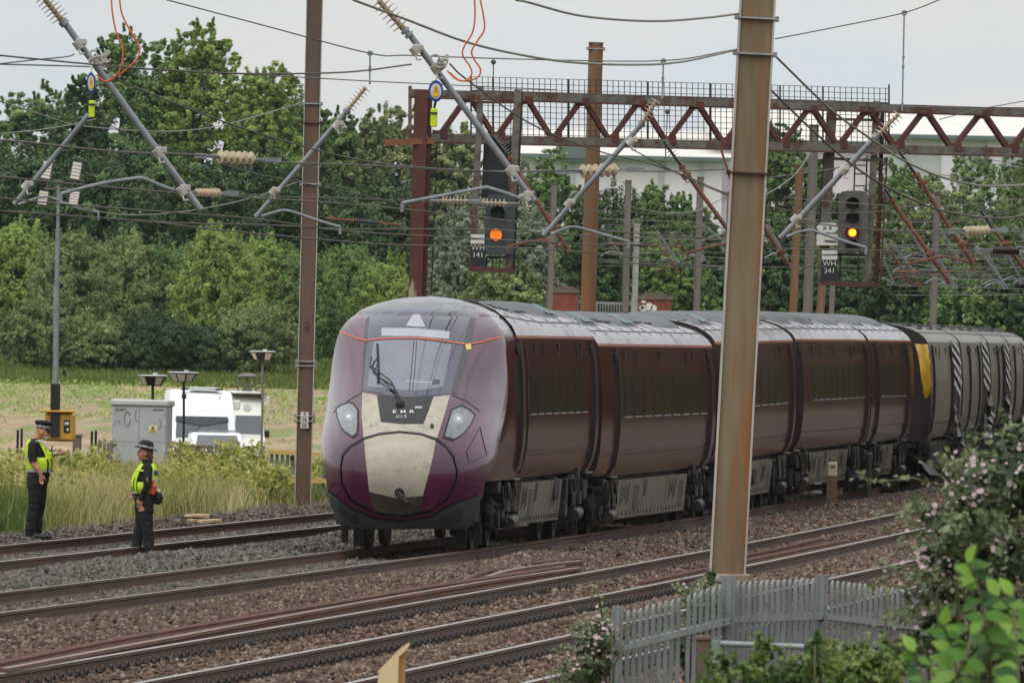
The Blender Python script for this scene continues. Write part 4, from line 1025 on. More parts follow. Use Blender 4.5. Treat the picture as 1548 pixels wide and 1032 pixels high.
def wreck(F, t, i):
    rng = np.random.default_rng(60 + i); L = F.L
    # diagonal striped livery panel near the far end, torn
    y0, y1 = L - 6.8, L - 1.4
    base = MB(); side_strip(F, base, y0, y1, 1.1, 3.1, .010, 1, 12); pb = part('torn_panel', base, M_SEALP, t, smooth=40)
    st = MB()
    for k in range(5):
        z = 2.0 + k * .25
        st.add([F.W(prof_x(z + dzz) + .018 + .03 * rng.random(), y, z + dzz) for y, dzz in ((y0 + .05, .22), (y1 - .05, -.10), (y1 - .05, .02), (y0 + .05, .34))], [(0, 1, 2, 3)])
    part('white_stripe', st, M_WHITEP, pb, fixn=False)
    # crumpled metal sheets at the foot of the panel
    for k in range(5):
        cr = MB()
        a = y0 + rng.uniform(0, 4.6); zc = rng.uniform(.9, 1.7); rows = []
        for r_ in range(6):
            rows.append([F.W(prof_x(1.5) + .02 + .22 * rng.random() * (1 - r_ / 7), a + c * .16 + rng.uniform(-.05, .05), zc + r_ * .14 - .3 + rng.uniform(-.05, .05)) for c in range(5)])
        cr.grid(rows); part('crumpled_metal', cr, M_TORN, t, fixn=False)
    if i == 0:
        n = MB(); rows = []
        zs = np.linspace(1.95, 3.12, 10)
        for j, z in enumerate(zs):
            x = prof_x(z); k = math.sin((z - 1.95) / 1.2 * PI)
            rows.append([F.W(x * q - .25 * (1 - k) * 0 + rng.uniform(-.02, .02), 1.0 - 1.0 * (1 - q ** 4) * 1.0 - .2 * k + rng.uniform(-.03, .03), z) for q in np.linspace(.8 + .1 * (3.12 - z) / 1.2, 1, 7)])
        n.grid(rows); part('yellow_end', n, M_YELLOW, t, smooth=True, fixn=False)
        e = MB(); e.add([F.W(x * .985, .97, 1.0 + (z - 1.0) * .995) for x, z in ([(-x, z) for x, z in PROF[::-1]] + PROF + ROOFP[1:] + [(-x, z) for x, z in ROOFP[::-1][1:-1]])], [tuple(range(2 * len(PROF) + 2 * len(ROOFP) - 3))]); part('end_wall', e, M_SEALP, t)
        # purple flap with torn lower edge and hanging debris
        d = MB()
        for a, z0, z1 in ((.55, 1.0, 1.95), (.2, .95, 1.7), (.8, 1.05, 2.2)):
            rows = []
            for z in np.linspace(z0, z1, 7): rows.append([F.W(prof_x(z) + .05 + rng.uniform(-.03, .05), a + y * .12 + rng.uniform(-.03, .03), z) for y in range(5)])
            d.grid(rows)
        part('bent_panel', d, M_SEALP, t, smooth=True, fixn=False)
        s = MB()
        rows = []
        for r_ in range(8): rows.append([F.W(.6 + .9 * r_ / 7 + rng.uniform(-.05, .05), .2 + c * .5 + rng.uniform(-.1, .1), 1.0 - .75 * (r_ / 7) + rng.uniform(-.06, .06)) for c in range(8)])
        s.grid(rows); part('crushed_skirt', s, M_UNDER2, t, fixn=False)
    for y in (L * .3, L * .62, L * .9):
        for x0 in (.55, .8): rv = MB(); F.box(rv, x0, y, roof_z(x0) + .015, (.2, 1.5 if x0 < .6 else .8, .03), .005); part('roof_vent', rv, M_VENT, t)

# ------------------------------------------------------------------ streamlined nose
NZ = [.33, .45, .6, .85, 1.1, 1.4, 1.7, 2.0, 2.3, 2.6, 3.0, 3.3, 3.5, 3.62, 3.69, 3.712]
NY = [.40, .30, .20, .07, .0, .06, .24, .55, .95, 1.38, 1.95, 2.42, 2.82, 3.2, 3.7, 4.3]
WZ = [.33, .5, .7, 1.0, 1.5, 1.9, 2.3, 2.7, 3.0, 3.16, 3.27, 3.39, 3.5, 3.6, 3.68, 3.712]
WX = [1.09, 1.14, 1.18, 1.23, 1.31, 1.325, 1.325, 1.295, 1.25, 1.215, 1.16, 1.07, .92, .7, .4, .06]
DZ = [.33, 1.0, 1.5, 2.0, 2.4, 2.8, 3.16, 3.4, 3.6, 3.712]
DV = [1.2, 1.35, 1.5, 1.9, 1.75, 1.2, .75, .62, .5, .3]
def smooth_interp(z, xs, ys):
    """interp softened by averaging neighbours"""
    return float(np.mean([np.interp(z + d, xs, ys) for d in (-.12, -.06, 0, .06, .12)])) if .5 < z < 3.45 else float(np.interp(z, xs, ys))
def nose_pt(z, s):
    W = smooth_interp(z, WZ, WX); Yc = smooth_interp(z, NZ, NY); D = smooth_interp(z, DZ, DV)
    q = min(abs(s), 1.0); bb = float(np.interp(z, [1.3, 2.1, 3.2, 3.6], [1.7, 1.25, 1.12, 1.3])); y = Yc + D * (1 - max(1 - q ** 2.8, 0) ** (1 / bb))
    return W * s, min(y, 4.9)
def build_nose(F, t):
    zs = np.concatenate([np.linspace(.33, 3.3, 56), np.linspace(3.33, 3.712, 26)])
    ts = np.sin(np.linspace(-1, 1, 61) * PI / 2)
    rows = []
    for z in zs:
        r = []
        for s_ in ts: x, y = nose_pt(z, s_); r.append((x, y))
        xe, ye = r[-1]
        fr = np.linspace(0, 1, 5)[1:]
        rows.append([F.W(-xe, ye + (5.0 - ye) * f, z) for f in fr[::-1]] + [F.W(x, y, z) for x, y in r] + [F.W(xe, ye + (5.0 - ye) * f, z) for f in fr])
    nb = MB(); nb.grid(rows)
    nr = len(rows[0]); loc_ = lambda i: (Vector(nb.v[i]) - F.p0)
    nb.f = [f for f in nb.f if not (loc_(f[0]).z < .98 and loc_(f[0]).dot(F.A) > .95)]; nb.mi = [0] * len(nb.f)
    for i, f in enumerate(nb.f):
        c0 = f[0] % nr
        if (c0 < 3 or c0 >= nr - 5) and loc_(f[0]).z < 3.2: nb.mi[i] = 1  # side columns take the reflection-toned copy of the same paint
    nb.add([F.W(-.06, 4.3, 3.712), F.W(.06, 4.3, 3.712), F.W(.06, 5, 3.712), F.W(-.06, 5, 3.712)], [(0, 1, 2, 3)])
    shell = part('nose_shell', nb, [M_PURPLE, M_SIDE], t, smooth=True, fixn=False)
    me = shell.data; off = root_loc(shell)
    bm = bmesh.new(); bm.from_mesh(me); bmesh.ops.triangulate(bm, faces=bm.faces)
    bvh = BVHTree.FromBMesh(bm); bm.normal_update(); bm.verts.ensure_lookup_table(); bm.faces.ensure_lookup_table()
    # smooth normal lookup
    kd = KDTree(len(bm.verts))
    for v in bm.verts: kd.insert(v.co, v.index)
    kd.balance(); vn = [v.normal.copy() for v in bm.verts]
    cam = Vector((0, 0, HC))
    def snorm(p):
        n = Vector((0, 0, 0))
        for co, i, d in kd.find_n(p, 4): n += vn[i] / (d + .01)
        n.normalize()
        if n.dot((cam - off) - p) < 0: n = -n
        return n
    def hit(u, v, cu=None, cv=None):
        for k in range(30):
            d = Vector(ray(u, v)).normalized(); r = bvh.ray_cast(cam - off, d)
            if r[0] is not None and r[3] < 230: return r[0], snorm(r[0])
            if cu is None: break
            u += (cu - u) * .03; v += (cv - v) * .03
        raise ValueError('nose miss %s %s' % (u, v))
    def patch(name, poly, m, o, parent=t, thick=.02, maxe=5.0, label=None):
        cu = sum(p[0] for p in poly) / len(poly); cv = sum(p[1] for p in poly) / len(poly)
        b = bmesh.new(); vs = [b.verts.new((p[0], p[1], 0)) for p in poly]; b.faces.new(vs).normal_update()
        bmesh.ops.triangulate(b, faces=b.faces)
        for _ in range(6):
            le = [e for e in b.edges if e.calc_length() > maxe]
            if not le: break
            bmesh.ops.subdivide_edges(b, edges=le, cuts=1); bmesh.ops.triangulate(b, faces=b.faces)
        border = [e for e in b.edges if len(e.link_faces) == 1]
        nv = {}; ns = {}
        for v in b.verts:
            p, n = hit(v.co.x, v.co.y, cu, cv); nv[v] = p + n * o; ns[v] = n
        b2 = bmesh.new(); mp = {v: b2.verts.new(nv[v]) for v in b.verts}; nn = [ns[v] for v in b.verts]
        for f in b.faces:
            fv = [mp[v] for v in f.verts]
            a = (fv[1].co - fv[0].co).cross(fv[2].co - fv[0].co)
            if a.dot(ns[f.verts[0]]) < 0: fv = fv[::-1]
            b2.faces.new(fv)
        for e in border:   # rim going back to the shell
            v0, v1 = e.verts; q0 = b2.verts.new(nv[v0] - ns[v0] * (o + thick)); q1 = b2.verts.new(nv[v1] - ns[v1] * (o + thick)); nn += [ns[v0], ns[v1]]
            try: b2.faces.new([mp[v0], mp[v1], q1, q0])
            except ValueError: pass
        m2 = bpy.data.meshes.new(name); b2.to_mesh(m2); b2.free(); b.free()
        # back to parent coordinates
        po = root_loc(parent) - off
        for v in m2.vertices: v.co = v.co - po
        m2.polygons.foreach_set('use_smooth', [True] * len(m2.polygons)); m2.normals_split_custom_set_from_vertices([tuple(n) for n in nn])
        m2.materials.append(m); ob = bpy.data.objects.new(name, m2); COL.objects.link(ob); ob.parent = parent
        if label: ob['label'] = label
        return ob
    def strip(pts, w):
        L_, R_ = [], []
        # densify
        q = []
        for a, b_ in zip(pts[:-1], pts[1:]):
            n = max(1, int(math.hypot(b_[0] - a[0], b_[1] - a[1]) / 6))
            for i in range(n): q.append((a[0] + (b_[0] - a[0]) * i / n, a[1] + (b_[1] - a[1]) * i / n))
        q.append(pts[-1])
        for i, p in enumerate(q):
            a = q[max(i - 1, 0)]; c = q[min(i + 1, len(q) - 1)]; d = math.hypot(c[0] - a[0], c[1] - a[1]); nx, ny = -(c[1] - a[1]) / d, (c[0] - a[0]) / d
            L_.append((p[0] + nx * w / 2, p[1] + ny * w / 2)); R_.append((p[0] - nx * w / 2, p[1] - ny * w / 2))
        return L_ + R_[::-1]
    patch('roof_cap', [(545, 474), (563, 465), (590, 450), (613, 446.5), (650, 447.2), (690, 448.5), (722, 471), (725, 482), (712, 479), (690, 470), (633, 464), (580, 470), (559, 478), (552, 484)], M_NOSEROOF, .004)
    patch('screen_frame', [(711, 479), (720, 481), (705, 550), (690, 596), (681, 595), (696, 540)], M_FRAMED, .005); patch('screen_frame', [(559, 478), (553, 482), (546, 591), (549, 591)], M_FRAMED, .005)
    ws = patch('windscreen', [(549, 591), (559, 478), (580, 470), (633, 464), (690, 470), (711, 479), (696, 540), (681, 595), (650, 598), (615, 599), (580, 595)], M_BLKGLASS, .008)
    patch('clear_pane', [(566, 516.5), (600, 514), (631, 514.5), (682, 521.5), (677, 552), (670, 585), (640, 590), (612, 590), (556, 585), (561, 550)], M_SCREEN, .012, ws)
    patch('destination_display', [(577, 496.5), (630, 497), (680, 502), (678.5, 513), (630, 509), (577, 508.5)], M_PALEPANEL, .013, ws)
    patch('high_lamp', [(625, 476), (634, 476), (638, 484), (643, 495), (629, 494.5), (614, 493)], M_PALEPANEL, .013, ws)
    patch('painted_reflection', strip([(612, 577), (634, 578), (656, 579)], 1.6), M_PALEPANEL, .014, ws, .004); patch('grey_glass_patch', [(654, 574), (665, 574.5), (664, 582), (653, 581.5)], M_FRAMED, .015, ws, .004)  # pale strip paints a reflection on the glass; grey patch beside it
    patch('centre_joint', strip([(626, 516), (622, 560), (619, 590)], 1.2), M_SEAL, .015, ws, .004)
    patch('centre_joint', strip([(630, 516), (627, 560), (624, 590)], 1.0), M_SEAL, .015, ws, .004)
    patch('orange_line', strip([(513.5, 501), (522, 505), (532, 509), (543, 513), (554, 515.5)], 1.6), M_ORANGE, .012, t, .006)
    patch('orange_line', strip([(554, 515.5), (566, 513.8), (580, 512.6), (605, 511.8), (631, 512), (652, 513.5), (672, 516), (690, 519), (703, 521)], 1.5), M_ORANGE, .016, t, .006)
    patch('orange_line', strip([(703, 521), (715, 519.5), (730, 516.5), (744, 512.8), (756, 509.3)], 1.6), M_ORANGE, .012, t, .006)
    patch('beige_stripe', [(548, 593), (570, 598), (573, 618), (576, 638), (606, 641), (640, 641), (649, 618), (655, 600), (680, 597), (673, 622), (660, 664), (635, 656), (604, 653), (575, 656), (550, 663), (547, 630)], M_BEIGE, .006)
    hatch = patch('coupler_hatch', [(521, 690), (531, 678), (551, 666), (575, 659), (604, 656), (635, 659), (658, 667), (673, 678), (683, 693), (688, 711), (687, 726), (673, 753), (649, 770), (604, 778), (567, 772), (533, 753), (520, 730), (518, 708)], M_PURPLE, .02)
    patch('beige_cover', [(551, 666), (575, 659), (604, 656), (635, 659), (658, 667), (654, 690), (648, 715), (639, 748), (600, 752), (559, 742), (555, 705)], M_BEIGE, .024, hatch)
    patch('grimy_cover', [(559, 742.5), (600, 752.5), (639, 748.5), (636, 772), (604, 777.5), (567, 771)], M_GRIME, .024, hatch)
    patch('hatch_joint', strip([(518, 690), (530, 676), (550, 664), (575, 657), (604, 654), (635, 657), (660, 665), (674, 676), (686, 692)], 3.0), M_SEAL, .028, hatch, .02)
    patch('hatch_joint', strip([(685, 692), (690, 710), (689, 727), (675, 755), (650, 772), (604, 780), (566, 774), (530, 755), (517, 730), (516, 708), (519, 690)], 1.1), M_SEAL, .026, hatch, .02)
    bp = patch('black_panel', [(570, 597), (612, 600), (655, 599), (648, 620), (640, 641), (606, 641), (576, 638), (573, 618)], M_BLKPANEL, .012)
    for poly, lc in (([(507.5, 617), (516, 611), (528.5, 607), (536, 610), (542, 619), (542.5, 640), (541, 657), (534, 662.5), (522, 655), (516, 648), (510, 632)], (528, 630)),
                     ([(669, 662), (674, 645), (682, 618.5), (690, 615), (697.5, 612), (710, 619), (719, 626.5), (712, 642), (704, 653), (696, 660), (685, 666.5)], (692, 634))):
        cu = sum(p[0] for p in poly) / len(poly); cv = sum(p[1] for p in poly) / len(poly)
        hl = patch('headlight', poly, M_SEAL, .010)
        patch('lens', [(cu + (p[0] - cu) * .88, cv + (p[1] - cv) * .88) for p in poly], M_LENS, .014, hl)
        patch('lamp', [(lc[0] + 8 * math.cos(a), lc[1] + 8.5 * math.sin(a)) for a in np.linspace(0, 2 * PI, 19)[:-1]], M_REFL, .018, hl)
        patch('bulb', [(lc[0] + 3 * math.cos(a), lc[1] + 3.2 * math.sin(a)) for a in np.linspace(0, 2 * PI, 13)[:-1]], M_WHITEP, .022, hl)
    patch('side_hatch', strip([(705, 683), (726, 645), (728, 657), (736, 688), (709, 700), (705, 683)], 1.0), M_SEALP, .006, t, .004)
    patch('body_crease', strip([(550, 592), (528, 604), (503, 624)], 1.2), M_SEALP, .004, t, .004)
    patch('body_crease', strip([(684, 597), (705, 606), (726, 622)], 1.2), M_SEALP, .004, t, .004)
    patch('body_crease', strip([(497, 742), (530, 768), (566, 783), (604, 788), (650, 781), (690, 759), (726, 748)], 2.0), M_SEAL, .016, t, .01)
    vl = patch('valance', [(497, 744), (530, 769), (566, 784), (604, 789), (650, 783), (690, 761), (724, 749), (722, 770), (718, 791), (690, 796), (600, 798), (540, 796), (504, 789), (499, 765)], M_VALANCE, .03, t, .05)
    gr = []
    for k in range(4):
        patch('grille_slot', strip([(513 + 1.2 * k, 763.5 + 4.4 * k), (528 + k, 770 + 4.4 * k), (543, 777.5 + 4.4 * k)], 1.9), M_VENT, .034, vl, .004)
        patch('grille_slot', strip([(664, 781 + 4.4 * k), (680, 775.5 + 4.4 * k), (697 - 1.2 * k, 769 + 4.4 * k)], 1.9), M_VENT, .034, vl, .004)
    patch('socket', [(653 + 3 * math.cos(a), 644.5 + 4.2 * math.sin(a)) for a in np.linspace(0, 2 * PI, 11)[:-1]], M_SEAL, .010)
    patch('yellow_tag', [(703, 521.5), (711, 520.5), (712, 528), (705, 529)], mat('pale_yellow_sticker', (232, 204, 120), rough=.5), .014)
    patch('grip', strip([(627, 616.5), (638, 616.5)], 3.2), M_PALEPANEL, .016, bp, .004)
    # wiper, coupler stub
    def on(u, v, o): p, n = hit(u, v); return p + n * o + off
    w = MB()
    w.tube([on(604, 612, .03), on(596, 590, .08), on(572, 574, .06)], .014, 6); w.tube([on(607, 609, .03), on(592, 583, .09), on(565, 560, .07)], .011, 6)
    w.tube([on(571, 522, .03), on(572, 545, .04), on(573, 566, .03), on(572, 580, .03)], .016, 6); w.tube([on(572, 545, .05), on(563, 561, .07)], .010, 6)
    w.tube([on(564, 543, .05), on(562, 560, .07), on(572, 570, .06)], .009, 6); w.lathe(on(605, 611, .0), (0, -1, .3), [(0, .07), (.06, .06), (.08, .03)], 12)
    part('wiper', w, M_SEAL, t, smooth=40)
    c = MB(); p, n = hit(604, 744); q = p + off
    c.lathe(q - n * .03, n, [(0, .09), (.05, .085), (.06, .05), (.02, .045)], 14)
    c.tube([q, q + Vector((.02, -.15, -.05)), q + Vector((.13, -.3, -.16))], [.045, .045, .035], 10)
    part('coupler_head', c, M_UNDER, hatch, smooth=40)
    # lettering on the black panel
    def face_rot(u, v):
        p, n = hit(u, v); z = n; x = Vector((1, 0.085, 0)); x = (x - z * x.dot(z)).normalized(); y = z.cross(x); return p + off, Matrix((x, y, z)).transposed().to_euler(), n
    for s_, u, v, size, sx in (('E', 596.5, 623.8, .1, 1.25), ('M', 609.5, 623.8, .1, 1.1), ('R', 622.5, 623.8, .1, 1.25), ('015', 607, 631.2, .1, 1.1)):
        p, e, n = face_rot(u, v); text_part('lettering', s_, size, M_WHITEP if len(s_) == 1 else M_PALEPANEL, bp, p + n * .020, e, True, .002, sx)
    # cab side: window, door outline, lifeguards
    m = MB(); side_strip(F, m, 4.0, 4.75, 2.0, 2.75, .008, 1, 6); part('cab_window', m, M_GLASS, t, smooth=40)
    m = MB()
    side_strip(F, m, 5.35, 5.42, 1.1, 3.0, .02, 1, 10); side_strip(F, m, 6.15, 6.2, 1.1, 3.0, .02, 1, 10)
    part('cab_door', m, M_SEALP, t, smooth=40)
    m = MB(); F.tube(m, [(prof_x(2.6) + .06, 5.55, 2.5), (prof_x(1.9) + .07, 5.55, 1.9), (prof_x(1.3) + .06, 5.55, 1.3)], .014, 6); part('handrail', m, M_UNDER2, t)
    m = MB()
    for sx in (-1, 1):
        F.box(m, sx * .75, 1.9, .24, (.16, .06, .42), .01); F.box(m, sx * .98, 2.1, .26, (.1, .06, .36), .01); F.box(m, sx * .75, 2.6, .5, (.3, .8, .3), .03)
    F.box(m, 0, 2.6, .55, (1.9, 1.6, .3), .03)
    part('lifeguard', m, M_UNDER, t)
build_train()
# ------------------------------------------------------------------ masts, gantry, signals
M_STEELRUST = mat('weathered_mast_steel', (132, 116, 92), (110, 88, 64), scale=3.2, stretch=(1, 1, .12), rough=.75, bump=.005, bscale=9, c3=(138, 92, 50), s3=4.2, lohi3=(.54, .63), stretch3=(1.3, 1.3, .07), detail=10)
M_MASTBROWN = mat('brown_mast_steel', (104, 84, 70), (84, 68, 58), scale=2.5, stretch=(1, 1, .15), rough=.75, bump=.003, bscale=12, c3=(122, 78, 50), s3=4, lohi3=(.52, .7), stretch3=(2, 2, .12))
M_MASTRUST = mat('rusty_mast_steel', (132, 92, 58), (108, 82, 62), scale=2.4, stretch=(1, 1, .14), rough=.8, bump=.004, bscale=12, c3=(120, 112, 100), s3=2.2, lohi3=(.52, .68), stretch3=(1.5, 1.5, .1))
M_MASTGREY = mat('grey_mast_steel', (124, 118, 110), (100, 94, 88), scale=2.4, stretch=(1, 1, .15), rough=.75, bump=.003, c3=(98, 78, 62), s3=3, lohi3=(.55, .75), stretch3=(1, 1, .2))
M_FLANGE = mat('pale_flange_edge', (186, 178, 168), (164, 150, 138), scale=3, stretch=(1, 1, .2), rough=.6)
M_REDBROWN = mat('red_oxide_steel', (90, 48, 38), (70, 38, 32), scale=3, rough=.8, bump=.003, c3=(118, 98, 84), s3=2, lohi3=(.62, .72), stretch3=(1, 1, .4))
M_PEEL = mat('peeling_red_oxide', (94, 50, 40), (78, 42, 34), scale=3, rough=.8, c3=(162, 148, 132), s3=1.3, lohi3=(.54, .6), stretch3=(1, 1, .35))
M_GREYPAINT = mat('grey_truss_paint', (114, 110, 103), (86, 82, 77), scale=6, rough=.8, c3=(84, 54, 40), s3=3.5, lohi3=(.5, .64), detail=9)
M_BOLT = mat('band_steel', (176, 176, 172), (150, 150, 146), scale=9, rough=.45, metal=.4)
M_DKWIRE = mat('dark_mesh_wire', (58, 52, 46), (46, 42, 38), scale=9, rough=.7)
M_GALV = mat('galvanised_tube', (148, 152, 156), (128, 132, 136), scale=4, rough=.5, metal=.35)
M_RUSTTUBE = mat('rusty_tube', (122, 80, 58), (96, 62, 46), scale=5, rough=.8)
M_INS = mat('cream_insulator', (204, 188, 162), (180, 160, 134), scale=9, rough=.35, coat=.3)
M_INSB = mat('brown_insulator', (52, 34, 32), (40, 28, 26), scale=9, rough=.3, coat=.4)
M_INSW = mat('pale_insulator', (182, 178, 168), (156, 152, 144), scale=9, rough=.4)
M_WIRE = mat('copper_wire_weathered', (92, 84, 74), (74, 68, 60), scale=5, rough=.7)
M_WIREPALE = mat('pale_wire', (140, 136, 124), (118, 114, 104), scale=5, rough=.7)
M_SIGBLK = mat('signal_black', (34, 36, 38), (26, 28, 30), scale=5, rough=.7, c3=(64, 62, 60), s3=7, lohi3=(.6, .8))
M_SIGSLATE = mat('signal_slate', (60, 64, 70), (52, 56, 62), scale=5, rough=.65)
M_SIGOLD = mat('weathered_signal_case', (98, 94, 88), (74, 72, 68), scale=6, rough=.75, c3=(138, 132, 122), s3=9, lohi3=(.58, .72), stretch3=(1, 1, .5))
M_PLATEW = mat('white_plate', (214, 212, 206), (196, 192, 186), scale=6, rough=.6)
M_AMBER = emit_mat('lit_amber_lamp', (255, 128, 24), 1.25)
M_AMBER2 = emit_mat('lit_yellow_lamp', (255, 176, 36), 2.6)
M_TAGBLUE = mat('blue_tag', (38, 70, 140), (32, 60, 124), scale=9, rough=.5)
M_TAGYEL = mat('yellow_tag', (236, 186, 40), (220, 168, 30), scale=9, rough=.5)
M_HIVIS = mat('hi_vis_tag', (204, 226, 40), (184, 210, 30), scale=14, rough=.6)
M_CABLEO = mat('orange_cable', (214, 110, 62), (198, 92, 50), scale=6, rough=.5)

def mast(label, top, bot, w_px, y, m, vis_base=False, group='line-side masts', section='H', flange=None, bands=(), extra=None):
    """tapering column between two pixels at depth y"""
    s = S(y); a = P(*top, y); b = P(*bot, y); w = w_px / s
    d = (a - b).normalized()
    zb = zg(b.x, y)
    if not vis_base: b = b - d * max(0, (b.z - zb) / d.z + .2)
    L = (a - b).length; x = Vector((1, 0, 0)); x = (x - d * x.dot(d)).normalized(); n = x.cross(d)   # n points away from / to camera
    if n.y > 0: n = -n
    R = Matrix((x, -n, d)).transposed()
    t = thing('steel_mast', label, 'mast', b, group); mb = MB(); mid = (a + b) / 2
    if section == 'H':      # rolled H column seen on its web, flange edges either side
        dp = w * .9
        mb.box(mid, (w * .97, dp * .8, L), R, bev=w * .02)
        part('column', mb, m, t)
        for sg in (-1, 1):
            f = MB(); f.box(mid + x * sg * (w / 2 - w * .03), (w * .055, dp, L + .01), R); part('flange', f, flange or m, t)
    else:
        mb.tube([b, a], [w / 2 * 1.08, w / 2], 14); part('column', mb, m, t, smooth=40)
    cp = MB(); cp.box(a + d * .01, (w * 1.03, w * .95, .03), R); part('cap', cp, M_GREYPAINT, t)
    for u, v in bands:
        p = P(u, v, y); k = (p - b).dot(d); c = b + d * k; bm_ = MB(); bm_.box(c, (w * 1.08, w * 1.02, .022), R); bm_.box(c + x * (w * .56), (.05, .09, .07), R); bm_.box(c - x * (w * .56), (.05, .09, .06), R)
        part('band', bm_, M_BOLT if v != 262 and v != 186 else M_REDBROWN, t)
    return t, b, d, x, n, R, w

def build_masts():
    t, b, d, x, n, R, w = mast('big tapering rusty mast in front of the train, nearest the camera', (1147, -30), (1099, 878), 55, 194, M_STEELRUST, True, flange=M_FLANGE, bands=[(1146, 28), (1144, 82), (1137, 262)])
    bp = MB(); bp.box(b + Vector((0, 0, .04)), (.62, .62, .12), bev=.02); part('base_plate', bp, mat('mast_concrete_base', (150, 138, 120), (120, 108, 92), rough=.9), t)
    t, b, d, x, n, R, w = mast('tall brown mast with white number plates left of the train nose', (476.5, -30), (457.5, 766), 25, 268, M_MASTBROWN, True, flange=M_FLANGE, bands=[(473, 157), (472, 186), (467, 278), (461, 546), (461, 553), (459, 628), (459, 636)])
    for ch, v in (('F', 626), ('76', 634.5), ('05', 643)):
        p = P(459.2, v, 268) ; p = b + d * (p - b).dot(d); pl = MB(); c = p + n * (w * .5 + .03); pl.box(c, (.145, .012, .092), R); po = part('number_plate', pl, M_PLATEW, t)
        text_part('lettering', ch, .085, M_SEAL, po, c + n * .009, R.to_euler() if False else (PI / 2, 0, 0), True, .002)
    for ch, v in (('1', 482), ('76', 489), ('09', 497)):
        p = P(463.5, v, 268); p = b + d * (p - b).dot(d); text_part('lettering', ch, .085, M_SEAL, t, p + n * (w * .48 + .006), (PI / 2, 0, 0), True, .002)
    G2 = 'line-side masts'
    mast('rusty mast standing right behind the first carriage, with a collar at its top', (901, 66), (889, 470), 22, 300, M_MASTRUST, bands=[(900.6, 74)], section='O')
    for lb, top, bot, w, y, m in [
        ('short grey mast seen behind the silvery willow', (838, 278), (836, 330), 9, 420, M_MASTGREY), ('thin grey mast left of the pale short mast above the second carriage', (950, 274), (945, 470), 10, 380, M_MASTGREY),
        ('pale thin mast left of the brick pillar with graffiti', (963, 337), (959, 470), 9, 390, M_BOLT), ('dark grey mast right of the brick pillar with graffiti', (1059, 269), (1053, 470), 10, 380, M_MASTGREY),
        ('grey mast just left of the big rusty mast', (1104, 292), (1097, 470), 9, 390, M_MASTGREY), ('thin rusty brown mast right of the big rusty mast', (1209, 251), (1199, 470), 12, 360, M_MASTRUST),
        ('wide grey mast left of the right hanging signal', (1231, 190), (1221, 470), 14, 345, M_MASTGREY), ('brown mast under the hanging signal with four lamps', (1244, 420), (1240, 470), 12, 370, M_MASTRUST),
        ('grey mast under the hanging signal with four lamps', (1259, 425), (1257, 470), 8, 390, M_MASTGREY), ('grey mast standing alone above the damaged train', (1417, 294), (1411, 480), 10, 400, M_MASTGREY)]:
        mast(lb, top, bot, w, y, m, group=G2)
build_masts()

